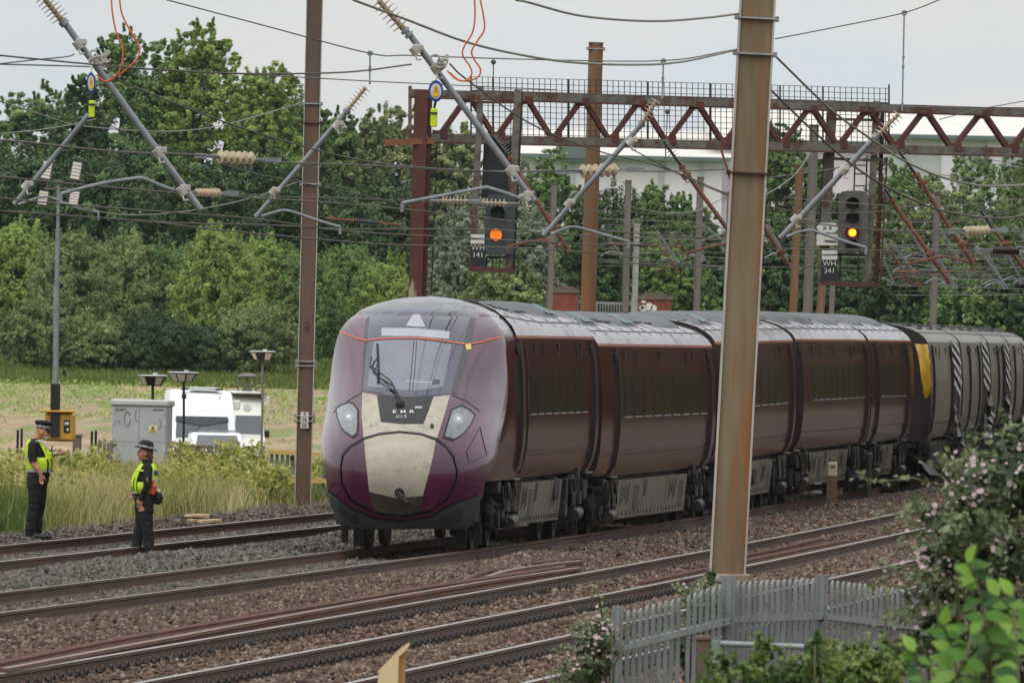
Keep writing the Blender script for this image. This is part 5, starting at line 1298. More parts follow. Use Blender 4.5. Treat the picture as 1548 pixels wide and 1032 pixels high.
# ------------------------------------------------------------------ signal gantry
YG0, YG1 = 293.0, 298.0
def yg(u): return YG0 + (u - 620) / 928 * (YG1 - YG0)
def gp(u, v, dy=0.0): p = P(u, v, yg(u)); p.y += dy; return p
def vtop(u): return 140.5 + (u - 620) / 928 * 29
def vbot(u): return 207.5 + (u - 620) / 928 * 22.5
def build_gantry():
    s = S(295)
    t = thing('signal_gantry', 'rusty lattice signal gantry spanning the tracks above the train', 'gantry', (gp(628, 445).x, 291, zg(gp(628, 445).x, 291)))
    for nm, vf, th in (('top_chord', vtop, .15), ('bottom_chord', vbot, .16)):
        for dy in (0, .75):
            mb = MB()
            for u0, u1 in zip(range(620, 1700, 90), range(710, 1790, 90)): mb.bar(gp(u0, vf(u0), dy), gp(u1, vf(u1), dy), .12, th, ext=.0)
            part(nm, mb, M_GREYPAINT, t)
        mb = MB(); mb.bar(gp(620, vf(620) + 7, -.03), gp(1690, vf(1690) + 7, -.03), .1, .03); part('chord_flange', mb, M_REDBROWN, t)
    for k in range(12):
        ut = 707.5 + 86.35 * k; ub = ut - 43
        for dy in (0, .75):
            for a, b_ in (((ub, vbot(ub) - 4), (ut - 3, vtop(ut) + 5)), ((ut + 4, vtop(ut) + 5), (ut + 40, vbot(ut + 40) - 4))):
                mb = MB(); mb.bar(gp(*a, dy), gp(*b_, dy), .09, .09); mb.bar(gp(*a, dy + .04), gp(*b_, dy + .04), .14, .012); part('brace', mb, M_REDBROWN, t)
        g = MB(); g.box(gp(ut, vtop(ut) + 6, -.06), (.3, .012, .16)); part('gusset', g, M_REDBROWN, t); g = MB(); g.box(gp(ub + 1, vbot(ub) - 5, -.06), (.3, .012, .16)); part('gusset', g, M_REDBROWN, t)
    # left leg: red oxide column with peeling paint, plus cleat
    lg = MB(); a, b_ = gp(637, 136), gp(627, 470); b_ = b_ + (b_ - a) * ((b_.z - zg(b_.x, 291)) / (a.z - b_.z)); d = (a - b_).normalized()
    lg.bar(b_, a, .26, .26, (0, 1, 0)); part('leg', lg, M_PEEL, t)
    f = MB(); f.bar(b_ + Vector((.17, .1, 0)), a + Vector((.17, .1, 0)), .10, .2, (0, 1, 0)); part('leg_flange', f, M_REDBROWN, t)
    e = MB(); e.bar(gp(620, 130), gp(619.5, 212), .07, .1, (0, 1, 0)); part('end_post', e, M_GREYPAINT, t)
    c = MB(); c.bar(gp(583, 216, -.1), gp(655, 213, -.1), .1, .12); part('bracket_arm', c, mat('orange_rust', (140, 92, 62), (112, 74, 52), rough=.85), t)
    # cage guard of welded mesh behind the walkway
    g = MB(); r = .008
    def vmt(u): return 115 + (u - 700) / 640 * 18
    for u in np.arange(712, 1346, 8.6):
        if u < 1120 or u > 1150: g.tube([gp(u, vbot(u) - 2, .6), gp(u, vmt(u), .6)], r, 4, False)
    for f_ in np.linspace(0, 1, 12):
        g.tube([gp(u, vbot(u) * (1 - f_) + vmt(u) * f_, .6) for u in (712, 1345)], r, 4, False)
    part('mesh_guard', g, M_DKWIRE, t)
    h = MB()
    for u in (712, 745, 860, 980, 1075, 1180, 1245, 1345): h.bar(gp(u, vbot(u), .58), gp(u, vmt(u) - (6 if u == 1345 else 0), .58), .035, .035, (0, 1, 0))
    h.tube([gp(712, 137, .5), gp(1345, 156, .5)], .022, 6); part('guard_rail', h, M_DKWIRE, t)
    w = MB(); pp = [gp(705, vbot(705) - 1), gp(1345, vbot(1345) - 1)]; w.bar(pp[0] + Vector((0, .38, 0)), pp[1] + Vector((0, .38, 0)), .62, .04); part('walkway', w, M_GREYPAINT, t)
    # thin drop ladder rods at the left leg
    l = MB()
    for u0, u1 in ((652, 643), (661, 652)):
        l.tube([gp(u0, 205, .3), gp(u1, 445, .3)], .014, 5)
    for v in np.arange(225, 440, 11): l.tube([gp(652 - (v - 205) / 240 * 9, v, .3), gp(661 - (v - 205) / 240 * 9, v, .3)], .009, 5)
    part('ladder', l, M_DKWIRE, t)
build_gantry()

YS = [292.2]
def gq(u, v, off=0.0): p = P(u, v, YS[0]); p.y += off; return p
def cage_post(t, name, p0, p1, w, m, h=None):
    mb = MB(); mb.bar(p0, p1, w, h or w, (0, 1, 0)); return part(name, mb, m, t)
def plate(t, name, u0, v0, u1, v1, m, off, th=.02, poly=None, parent=None, sk=0.0):
    pts = [gq(*q, off) for q in (poly or [(u0, v0), (u1, v0), (u1 - sk, v1), (u0 - sk, v1)])]
    mb = MB(); mb.prism(pts, (0, th, 0)); return part(name, mb, m, parent or t)
def lamp_disc(parent, name, u, v, r_px, m, off, n=20, thick=.02):
    s = S(YS[0]); mb = MB(); mb.lathe(gq(u, v, off), (0, 1, 0), [(0, r_px / s), (thick, r_px / s)], n); return part(name, mb, m, parent, smooth=30)
def hood(parent, u, v, r_px, L, off, drop=1.0, m=None):
    s = S(YS[0]); r = r_px / s; c = gq(u, v, off); rows = []
    for i, f in enumerate((0, 1)):
        row = []
        for a in np.linspace(-.25 * PI, 1.25 * PI, 15):
            ll = L * f * (.45 + .55 * max(0, math.sin(a)))
            row.append(c + Vector((r * math.cos(a), -ll, r * math.sin(a))))
        rows.append(row)
    mb = MB(); mb.grid(rows); rows2 = [[p + Vector((0, 0, 0)) for p in rows[0]], [p for p in rows[1]]]
    o = part('lamp_hood', mb, m or M_SIGBLK, parent, smooth=True, fixn=False); sm = o.modifiers.new('thick', 'SOLIDIFY'); sm.thickness = .012; return o
def slat_texture(parent, u, v, r, off):   # louvre bars over the lit lamp
    mb = MB()
    for k in range(-3, 4):
        h = math.sqrt(max(0, 1 - (k / 3.6) ** 2)) * r
        mb.bar(gq(u - h, v + k * r / 3.6, off), gq(u + h, v + k * r / 3.6, off), .008, .010)
    part('louvre', mb, mat('louvre_brown', (120, 58, 18), rough=.6), parent)
def build_signals():
    t = thing('railway_signal', 'hanging black signal with one lit orange lamp and plate WH 141', 'signal', gq(745, 412), 'signals hanging from the gantry')
    cage_post(t, 'hanger', gq(727, 131, -.12), gq(714, 408, -.12), .12, M_GREYPAINT); cage_post(t, 'hanger', gq(783, 136, -.12), gq(769, 408, -.12), .14, M_GREYPAINT)
    cage_post(t, 'hanger', gq(789, 140, .3), gq(776, 410, .3), .06, M_DKWIRE)
    for a, b_ in (((728, 155), (779, 155)), ((726, 210), (786, 212))): cage_post(t, 'cross_bar', gq(*a, -.1), gq(*b_, -.1), .05, M_REDBROWN)
    fb = MB(); fb.bar(gq(709, 406, -.15), gq(779, 410, -.15), .5, .09); part('cage_floor', fb, M_REDBROWN, t)
    plate(t, 'back_screen', 731, 218, 771, 300, M_SIGBLK, .02, sk=3)
    plate(t, 'side_screen', 771, 205, 781, 404, M_SIGBLK, .1, sk=5)
    hd = plate(t, 'signal_head', 0, 0, 0, 0, M_SIGSLATE, -0.340, .22, [(732, 385), (734, 300), (740, 294), (772, 294), (779, 300), (776, 385)])
    lamp_disc(hd, 'dark_lamp', 752, 322, 9.5, M_SIGBLK, -0.355); hood(hd, 752, 322, 11, .22, -0.340)
    lo = lamp_disc(hd, 'lit_lamp', 749.8, 355, 9.2, M_AMBER, -0.365); slat_texture(lo, 749.8, 355, 9.2, -0.375); hood(hd, 749.8, 355, 10.4, .2, -0.340, m=M_SIGSLATE)
    plate(t, 'marker_bar', 711.5, 354.5, 734.5, 360.5, M_PLATEW, -0.340); plate(t, 'marker_bar', 711.3, 362.5, 734.3, 368.5, M_PLATEW, -0.340)
    pl = plate(t, 'name_plate', 711, 369.5, 734, 403, M_SIGBLK, -0.340)
    for s_, v in (('WH', 374.8), ('141', 385.5)): text_part('lettering', s_, .145, M_PLATEW, pl, gq(722.6, v, -0.347), (PI / 2, ROLL * 0, 0), False, .002, 1.05)
    cb = MB()
    for u in (736, 745, 756, 766): cb.bar(gq(u, 388, -.1), gq(u - 1, 405, -.1), .03, .03, (0, 1, 0))
    cb.bar(gq(735, 389, -.1), gq(776, 389, -.1), .04, .04); part('lower_cage', cb, M_DKWIRE, t)
    # ---- right hand signal
    YS[0] = 297.0
    t = thing('railway_signal', 'hanging weathered signal with four lamps, the third lit yellow, and plate WH 341', 'signal', gq(1285, 430), 'signals hanging from the gantry')
    cage_post(t, 'hanger', gq(1258, 152, -.12), gq(1243, 428, -.12), .2, M_GREYPAINT); cage_post(t, 'hanger', gq(1250, 232, .1), gq(1243, 335, .1), .14, M_SIGBLK)
    cage_post(t, 'hanger', gq(1325, 153, -.12), gq(1311, 428, -.12), .13, M_GREYPAINT); cage_post(t, 'hanger', gq(1335, 156, .2), gq(1326, 430, .2), .08, M_DKWIRE)
    for a, b_ in (((1260, 180), (1324, 182)), ((1256, 240), (1330, 243)), ((1248, 384), (1316, 386))): cage_post(t, 'cross_bar', gq(*a, -.1), gq(*b_, -.1), .05, M_GREYPAINT)
    fb = MB(); fb.bar(gq(1240, 428, -.15), gq(1331, 431, -.15), .5, .08); part('cage_floor', fb, M_REDBROWN, t)
    sc = MB()
    for v in np.arange(240, 430, 7.5):
        f = (v - 240) / 190; sc.bar(gq(1326 - f * 8, v, -.02), gq(1341 - f * 10, v + 1, -.02), .02, .02)
    sc.bar(gq(1341, 238, -.02), gq(1331, 430, -.02), .03, .03, (0, 1, 0)); sc.bar(gq(1333, 238, .0), gq(1322, 430, .0), .05, .03, (0, 1, 0)); part('side_ladder', sc, M_REDBROWN, t)
    bl = MB()
    for u in (1293, 1311): bl.bar(gq(u, 235, .1), gq(u - 2, 292, .1), .03, .03, (0, 1, 0))
    for v in (250, 263, 281): bl.bar(gq(1293, v, .1), gq(1311, v, .1), .025, .025)
    part('drop_ladder', bl, M_DKWIRE, t)
    hd = plate(t, 'signal_head', 0, 0, 0, 0, M_SIGOLD, -0.360, .24, [(1265.5, 381), (1267, 296), (1272, 290), (1281, 288.5), (1300, 288.5), (1307, 290), (1312.5, 296), (1311.5, 381)])
    for i, v in enumerate((308, 329, 351.5, 371)):
        u = 1288.3 - i * .3; lo = lamp_disc(hd, 'lamp', u, v, 8.5 if i != 2 else 9, M_SIGBLK, -0.375)
        if i == 2:
            lamp_disc(lo, 'lit_lens', u + .3, v + .3, 5.6, M_AMBER2, -0.402); lamp_disc(lo, 'glowing_rim', u, v, 8.0, emit_mat('dim_red_glow', (190, 60, 24), .35), -0.390)
        hood(hd, u, v, 10, .24, -0.360)
    hx = plate(t, 'hexagonal_plate', 0, 0, 0, 0, M_PLATEW, -0.340, .02, [(1233, 344), (1240, 337), (1262, 337), (1268, 345), (1261, 352), (1241, 352)])
    for u in (1246, 1254.5):
        mb = MB(); mb.bar(gq(u - 2, 342, -0.345), gq(u + 2, 347, -0.345), .012, .01, (0, 1, 0)); mb.bar(gq(u + 2, 342, -0.348), gq(u - 2, 347, -0.348), .012, .01, (0, 1, 0)); part('cross_mark', mb, M_SEAL, hx)
    rp = plate(t, 'white_plate', 1234, 354, 1266.5, 371, M_PLATEW, -0.340)
    mb = MB(); mb.bar(gq(1246, 364.5, -0.347), gq(1264, 365.5, -0.347), .012, .03); part('bar_mark', mb, M_SEAL, rp)
    plate(t, 'marker_bar', 1242, 378.5, 1265.5, 384.5, M_PLATEW, -0.340); plate(t, 'marker_bar', 1242, 386.5, 1265.3, 392.5, M_PLATEW, -0.340)
    pl = plate(t, 'name_plate', 1240.5, 393.5, 1264, 425, M_SIGBLK, -0.340)
    for s_, v in (('WH', 398.8), ('341', 409.5)): text_part('lettering', s_, .145, M_PLATEW, pl, gq(1253.4, v, -0.347), (PI / 2, 0, 0), False, .002, 1.05)
    lc = MB(); lc.bar(gq(1270, 386, -.1), gq(1270, 428, -.1), .04, .04, (0, 1, 0)); lc.bar(gq(1298, 386, -.1), gq(1298, 428, -.1), .03, .03, (0, 1, 0)); lc.bar(gq(1270, 405, -.1), gq(1300, 405, -.1), .03, .03)
    part('lower_cage', lc, M_DKWIRE, t)
build_signals()

# ------------------------------------------------------------------ warehouse, brick pillars, railing
def build_far_structures():
    Y = 900.0; s = S(Y)
    mw = mat('warehouse_cladding', (232, 222, 228), (222, 212, 218), scale=.4, rough=.6, stretch=(1, 1, .2)); mr = mat('warehouse_roof', (222, 218, 210), (208, 204, 196), scale=.5, rough=.6); mg = mat('dark_green_gutter', (104, 116, 112), (94, 106, 104), scale=1, rough=.6); md = mat('warehouse_panel', (186, 188, 188), (176, 178, 178), scale=1, rough=.6)
    t = thing('warehouse', 'long white warehouse with pale roof and dark green gutter behind the trees', 'warehouse', (P(1100, 300, Y).x, Y, zg(10, Y)))
    def block(u0, u1, vg, vr, y, name='wall'):
        a, b = P(u0, vg, y), P(u1, vg, y); z = (a.z + b.z) / 2; zb = zg(a.x, y) - .5
        zr = P((u0 + u1) / 2, vr, y + 30).z
        w = MB(); w.box(((a.x + b.x) / 2, y + 30, (z + zb) / 2), (b.x - a.x, 60, z - zb)); wo = part('wall', w, mw, t)
        r = MB(); e = .6; r.add([(a.x - e, y - e, z), (b.x + e, y - e, z), (b.x + e, y + 30, zr), (a.x - e, y + 30, zr), (a.x - e, y + 61, z), (b.x + e, y + 61, z)], [(0, 1, 2, 3), (3, 2, 5, 4), (0, 3, 4), (1, 5, 2), (0, 4, 5, 1)]); part('roof', r, mr, t)
        g = MB(); g.box(((a.x + b.x) / 2, y - .75, z - .05), (b.x - a.x + 1.2, .3, .24)); part('gutter', g, mg, t)
        return wo, a, b, z, zb
    wo, a, b, z, zb = block(793, 1092, 237, 196, Y)
    for u in (812, 865, 1000, 1060): p = P(u, 240, Y); m = MB(); m.box((p.x, Y - .1, z - 3.2), (.25, .2, 6)); part('downpipe', m, md, wo)
    m = MB(); p = P(868, 231, Y); m.box((p.x, Y - .4, z + .1), (2.2, .8, .9)); part('roof_box', m, mg, t)
    wo, a, b, z, zb = block(1088, 1345, 214, 168, Y + 6); m = MB(); m.box((a.x + 5, Y + 5.9, z - 3.3), (12, .2, .4)); part('cladding_band', m, md, wo)
    wo, a, b, z, zb = block(1341, 1640, 207.5, 164, Y - 4)
    m = MB(); m.box(((a.x + b.x) / 2, Y - 4.1, z - 1.8), (b.x - a.x, .2, 1.6)); part('cladding_band', m, md, wo)
    for u in (1432, 1500): p = P(u, 215, Y); m = MB(); m.box((p.x, Y - 4.15, z - 3), (.9, .3, 6)); part('door_panel', m, mw, wo)
    m = MB(); p0, p1 = P(1430, 195, Y - 4), P(1430, 178, Y - 4); m.prism([P(1419, 184, Y - 3), P(1428, 184, Y - 3), P(1441, 205, Y - 4.9), P(1430, 205, Y - 4.9)], (0, .4, 0)); part('roof_light', m, M_WHITEP, t)
    for u, vg in ((760, 262),): pass
    # brick pillars of the bridge parapet
    mbk = mat('red_brick', (134, 72, 62), (112, 60, 52), scale=6, rough=.9, bump=.01, bscale=20, c3=(98, 52, 46), s3=3); mcp = mat('coping_stone', (112, 100, 88), (92, 82, 74), scale=4, rough=.9)
    for u0, u1, v0, lb in ((836, 874, 436, 'red brick pillar with stone coping left of the rusty mast'), (966, 1015, 446, 'red brick pillar with white graffiti behind the second carriage')):
        y = 430; a, b = P(u0, v0 + 7, y), P(u1, v0 + 7, y); zb = zg(a.x, y); c = (a.x + b.x) / 2
        t = thing('brick_pillar', lb, 'brick pillar', (c, y, zb), 'brick pillars'); m = MB(); m.box((c, y, (a.z + zb) / 2), (b.x - a.x, 1.1, a.z - zb)); part('shaft', m, mbk, t)
        m = MB(); m.box((c, y, a.z + .06), (b.x - a.x + .1, 1.2, .12), bev=.02); m.prism([(a.x - .05, y - .6, a.z + .12), (b.x + .05, y - .6, a.z + .12), (b.x - .2, y - .6, a.z + .2), (a.x + .2, y - .6, a.z + .2)], (0, 1.2, 0)); part('coping', m, mcp, t)
        if u0 > 900:
            g = MB(); rng = random.Random(4)
            for cu, cv, rx, ry in ((972, 466, 6, 5), (981, 463, 6, 6), (988, 466, 5, 5), (973, 456, 4, 2.4)):
                g.prism([P(cu + rx * math.cos(k) * rng.uniform(.8, 1.1), cv + ry * math.sin(k) * rng.uniform(.8, 1.1), y - .56) for k in np.linspace(0, 2 * PI, 15)[:-1]], (0, .005, 0))
            go = part('graffiti', g, M_WHITEP, t)
            g = MB(); g.lathe(P(971, 465, y - .568), (0, -1, 0), [(0, .05), (.003, .05)], 10); part('graffiti_dot', g, M_SEAL, go)
    t = thing('metal_railing', 'pale grey metal railing between the brick pillars', 'railing', (P(920, 470, 431).x, 431, zg(4, 431)))
    m = MB(); m.bar(P(838, 455, 431), P(966, 460, 431), .05, .08); m.bar(P(838, 470, 431), P(966, 475, 431), .05, .06); part('rail', m, M_GALV, t)
    m = MB()
    for u in np.arange(840, 966, 4.2): f = (u - 838) / 128; m.bar(P(u, 455 + 5 * f, 431), P(u, 474 + 5 * f, 431), .03, .03, (0, 1, 0))
    part('baluster', m, M_GALV, t)
    for u in (842, 900, 960): p = P(u, 458, 431); m = MB(); m.bar((p.x, 431, zg(p.x, 431)), p, .08, .08, (0, 1, 0)); part('post', m, M_GALV, t)
build_far_structures()
# ------------------------------------------------------------------ overhead line equipment
def smooth_px(pts, n=6):
    """Catmull-Rom through (u, v, y) points"""
    p = [np.array(q, float) for q in pts]
    if len(p) == 2: return [tuple(p[0] + (p[1] - p[0]) * i / 3) for i in range(4)]
    out = []
    for i in range(len(p) - 1):
        p0 = p[i - 1] if i else 2 * p[0] - p[1]; p1, p2 = p[i], p[i + 1]; p3 = p[i + 2] if i + 2 < len(p) else 2 * p[-1] - p[-2]
        for k in range(n):
            t = k / n; out.append(tuple(.5 * ((2 * p1) + (-p0 + p2) * t + (2 * p0 - 5 * p1 + 4 * p2 - p3) * t * t + (-p0 + 3 * p1 - 3 * p2 + p3) * t ** 3)))
    out.append(tuple(p[-1])); return out
def px3(pts, ya, yb):
    """px list -> (u, v, y) with depth growing linearly along u"""
    u0, u1 = pts[0][0], pts[-1][0]
    return [(u, v, ya + (yb - ya) * ((u - u0) / (u1 - u0) if u1 != u0 else 0)) for u, v in pts]
def insulator(p0, p1, r, n, m, parent, name='insulator'):
    p0, p1 = Vector(p0), Vector(p1); L = (p1 - p0).length; prof = [(0, r * .35)]
    for i in range(n):
        a = L * (i + .15) / n; prof += [(a, r * .26), (a + L * .06 / n, r * .5), (a + L * .16 / n, r), (a + L * .26 / n, r * .98), (a + L * .34 / n, r * .3)]
    prof.append((L, r * .35)); mb = MB(); mb.lathe(p0, p1 - p0, prof, 14); return part(name, mb, m, parent, smooth=50)
def wire(label, pts, ya, yb, w_px, m=None, droppers=(), ins=(), name='overhead_wire', group='overhead wires', cat='overhead wire'):
    q = smooth_px(px3(pts, ya, yb)); W = [P(u, v, y) for u, v, y in q]; r = w_px / 2 / S((ya + yb) / 2)
    t = thing(name, label, cat, W[0], group); mb = MB(); mb.tube(W, r, 5); part('wire', mb, m or M_WIRE, t, smooth=True)
    yof = lambda u: ya + (yb - ya) * (u - pts[0][0]) / (pts[-1][0] - pts[0][0])
    us = [k[0] for k in q]; vs = [k[1] for k in q]
    for u, v1 in droppers:
        d = MB(); y = yof(u); d.tube([P(u, np.interp(u, us, vs), y), P(u - (v1 - np.interp(u, us, vs)) * .021, v1, y)], .9 / 2 / S(y), 4)
        part('dropper', d, M_WIRE, t)
    for u0, v0, u1, v1, rp, n, mm in ins:
        y0, y1 = yof(u0), yof(u1); y1 = y0 + .3; insulator(P(u0, v0, y0), P(u1, v1, y1), rp / S(y0), n, mm, t)
        f = MB(); e0, e1 = P(u0 - (u1 - u0) * .62, v0 - (v1 - v0) * .62, y0 - .2), P(u1 + (u1 - u0) * .62, v1 + (v1 - v0) * .62, y1 + .2)
        a, b_ = P(u0, v0, y0), P(u1, v1, y1)
        f.bar(e0, a, 3.0 / S(y0), 5.5 / S(y0)); f.bar(e0, e0 + (a - e0) * .45, 5 / S(y0), 8 / S(y0)); part('end_fitting', f, M_GALV, t)
        f = MB(); f.bar(b_, e1, 3.0 / S(y0), 5.0 / S(y0)); f.bar(b_ + (e1 - b_) * .45, e1 + (e1 - b_) * .15, 5 / S(y0), 7.5 / S(y0)); part('end_fitting', f, M_GALV, t)
    return t
def build_wires():
    A, B = 165, 235
    wire('thin wire from the top left sky past the brown mast to the rusty mast', [(252, 0), (400, 39), (560, 81), (622, 84), (800, 90), (1002, 92), (1112, 75)], 165, 194, 2.0)
    wire('thick lower sagging feeder cable crossing the sky to the big rusty mast', [(534, 0), (615, 30), (703, 63), (787, 83), (871, 95), (968, 98), (1035, 93), (1116, 75)], 160, 194, 3.8, M_WIREPALE)
    wire('thick upper sagging feeder cable ending near the top of the big rusty mast', [(780, 0), (800, 4), (867, 22), (934, 30), (1002, 32), (1069, 27), (1118, 21)], 172, 194, 3.8, M_WIREPALE)
    wire('thin wire rising from the big rusty mast to the top right sky', [(1172, 59), (1270, 40), (1365, 20), (1420, 0), (1480, -26)], 194, 190, 1.8)
    wire('wire sagging from the left edge just below the first clamp to the second slanting tube', [(-10, 83), (134, 97), (235, 105), (370, 111.5), (520, 109.5), (622, 97.5)], 160, 172, 2.8)
    wire('thin straight wire just below the sagging wire, from left edge to gantry', [(-10, 97), (134, 101), (302, 109), (437, 116), (561, 123), (645, 127), (840, 136)], 175, 290, 1.9)
    wire('short wire rising from the left edge to the clamp of the first slanting tube', [(-10, 98), (50, 91), (101, 86), (112, 82)], 160, 165, 2.2)
    wire('wire falling from the first slanting tube to the second slanting tube', [(181, 123), (302, 171), (403, 205), (520, 237), (622, 252), (766, 260), (845, 258)], 165, 215, 2.6)
    wire('pale sagging wire in front of the trees left of the tall brown mast', [(-10, 150), (67, 175), (121, 190), (235, 199), (319, 193), (387, 176), (457, 155)], 185, 262, 2.0, M_WIREPALE)
    wire('short wire from the left edge up to the small left slanting tube', [(-10, 204), (84, 193), (145, 180)], 190, 200, 1.8, M_WIREPALE)
    wire('thin wire falling from the small left slanting tube across the dark trees', [(148, 180), (215, 212), (292, 235), (386, 262), (520, 289), (620, 312)], 200, 255, 1.7)
    wire('catenary wire with a big cream insulator left of the tall brown mast', [(-10, 211), (50, 216), (101, 222), (175, 229), (235, 232), (292, 234), (437, 246), (520, 248.5), (622, 254), (702, 259), (837, 258)], 160, 225, 2.8,
         droppers=[(3, 312), (171, 328), (229, 335), (568, 318)], ins=[(330, 237, 385, 240, 10.5, 6, M_INS)])
    wire('second catenary wire close above the contact wires at left', [(-10, 266), (101, 277), (235, 289), (336, 296), (520, 308), (679, 323), (786, 336), (900, 348), (1100, 362)], 170, 250, 2.3, droppers=[(76, 312), (370, 330), (497, 346)])
    wire('wire under the catenary with a small cream insulator at its middle', [(262, 288), (300, 291.5), (357, 294), (440, 298), (560, 301), (900, 318), (1076, 328)], 165, 240, 1.7, ins=[(296, 291, 333, 291.5, 6.5, 7, M_INS)])
    for i, (lab, pts) in enumerate([
        ('upper contact wire crossing the floodlight heads at left', [(-10, 298), (101, 309), (235, 319), (387, 331), (520, 349), (695, 359), (790, 364), (900, 369), (1101, 371)]),
        ('lower contact wire crossing above the hedge from the left edge', [(-10, 318), (134, 328), (269, 337), (403, 340), (520, 346), (735, 347), (900, 357), (1051, 360), (1100, 361)]),
        ('lowest contact wire running over the top of the hedge and the train', [(235, 336), (336, 348), (520, 365), (600, 370), (763, 374), (900, 382), (1051, 401), (1100, 404)])]):
        wire(lab, pts, 170 + 8 * i, 250, 2.2, droppers=[[(200, 318)], [(455, 362)], [(560, 380), (700, 388)]][i])
    wire('sagging wire looping from the floodlight mast up to the tall brown mast', [(91, 307), (178, 324), (269, 321), (370, 302), (454, 274)], 185, 262, 1.8, M_WIREPALE)
    wire('wire falling from the second slanting tube towards the big rusty mast', [(680, 97), (705, 120), (800, 186), (900, 227), (1001, 253), (1101, 294)], 168, 230, 2.4)
    wire('thin wire falling from the third hanging tube towards the big rusty mast', [(954, 225), (1036, 268), (1101, 296)], 205, 235, 1.8)
    wire('horizontal wire with a big cream insulator in front of the rusty mast', [(800, 260), (845, 258), (938, 258), (996, 259), (1096, 256)], 205, 225, 2.4, ins=[(878, 259, 934, 257, 10.5, 6, M_INS)])
    wire('sagging pale wire between the two middle hanging tubes', [(900, 290), (940, 309), (1001, 321), (1051, 319), (1100, 296)], 240, 260, 1.5, M_WIREPALE)
    wire('contact wire low over the second carriage roof', [(900, 396), (1051, 401), (1180, 404), (1332, 402), (1451, 412), (1560, 418)], 260, 330, 1.9)
    wire('thick cable from the big rusty mast sagging past the right signal to the right edge', [(1171, 84), (1255, 165), (1318, 211), (1358, 238), (1413, 264), (1470, 279), (1510, 281.5), (1560, 279)], 194, 215, 3.6, M_WIREPALE)
    wire('second thick cable from the big rusty mast, passing just over the right signal head', [(1167, 138), (1229, 198), (1288, 249), (1343, 284), (1410, 314), (1465, 326), (1519, 330), (1560, 323)], 194, 215, 3.4)
    wire('wire falling from the right signal cage to the right edge', [(1326, 238), (1397, 284), (1451, 304), (1519, 326), (1560, 336)], 240, 260, 2.0)
    for i, pts in enumerate([[(1440, 232), (1500, 242), (1560, 251)], [(1440, 237), (1500, 248), (1560, 256)], [(1420, 264), (1490, 272), (1560, 280)]]):
        wire('thin pale wire in front of the trees at the upper right edge', pts, 330, 340, 1.4, M_WIREPALE, group='pale wires at the upper right')
    wire('rising wire between the big rusty mast and the fourth hanging tube', [(1160, 269), (1200, 264), (1269, 253), (1330, 230)], 215, 225, 2.0)
    wire('pale sagging wire behind the right signal plates', [(1100, 306), (1140, 302), (1180, 281), (1207, 258), (1236, 212)], 300, 330, 2.0, M_WIREPALE)
    wire('thin sagging wire below the right signal lamps', [(1160, 312), (1234, 322), (1343, 319), (1383, 308)], 260, 300, 1.5)
    wire('wire with a cream insulator at the right edge', [(1160, 330), (1335, 348), (1435, 348), (1500, 349), (1560, 353)], 215, 240, 2.2, ins=[(1458, 349, 1496, 348, 7.5, 6, M_INS)])
    wire('wire with a dark brown insulator at the right edge', [(1430, 380), (1500, 378), (1560, 384)], 260, 275, 2.0, ins=[(1500, 379, 1540, 380, 6, 10, M_INSB)])
    wire('straight wire running along the right signal lamps to the right edge', [(1160, 376), (1316, 378), (1440, 383), (1560, 388)], 235, 280, 1.8, droppers=[(1345, 402), (1470, 412)])
    wire('thin wire above the right end of the gantry', [(1356, 162), (1450, 162.5), (1560, 163)], 220, 240, 1.7)
    wire('thin wire climbing to the right edge above the gantry', [(1420, 181), (1478, 166), (1560, 151)], 220, 225, 1.5)
    rng = random.Random(3)
    for i in range(14):
        v0 = 372 + i * 5.4; pts = [(1330 + rng.uniform(-10, 30), v0 + rng.uniform(-4, 4)), (1430, v0 + 3 + rng.uniform(-3, 3)), (1560, v0 + 5 + rng.uniform(-3, 4))]
        wire('thin wire in the tangle over the damaged train', pts, 340 + i * 6, 380 + i * 6, 1.2, M_WIREPALE if i % 2 else M_WIRE, group='wires in the tangle over the damaged train')
    for i in range(9):
        v0 = 330 + i * 9; pts = [(900, v0), (990, v0 + rng.uniform(-2, 5)), (1100, v0 + rng.uniform(2, 8))]
        wire('thin wire among the masts behind the second carriage', pts, 330 + i * 8, 370 + i * 8, 1.1, M_WIREPALE if i % 3 == 0 else M_WIRE, group='thin wires among the middle masts')
    for i, (u, v0, u1, v1, y) in enumerate([(746, 95, 744, 215, 288), (1009, 170, 1005, 260, 290), (747, 395, 747, 395, 0)][:2]):
        mb = MB(); mb.tube([P(u, v0, y), P(u1, v1, y)], .012, 5); mb.lathe(P(u, v0 - 5, y), (0, 0, -1), [(0, .02), (.03, .05), (.07, .05), (.1, .02)], 10)
        single('dropper_wire', mb, M_WIRE, ['thin dropper with a ring hanging left of the rusty mast above the signal', 'thin dropper with a ring hanging in front of the gantry mesh'][i], 'dropper', P(u, v0, y))
build_wires()

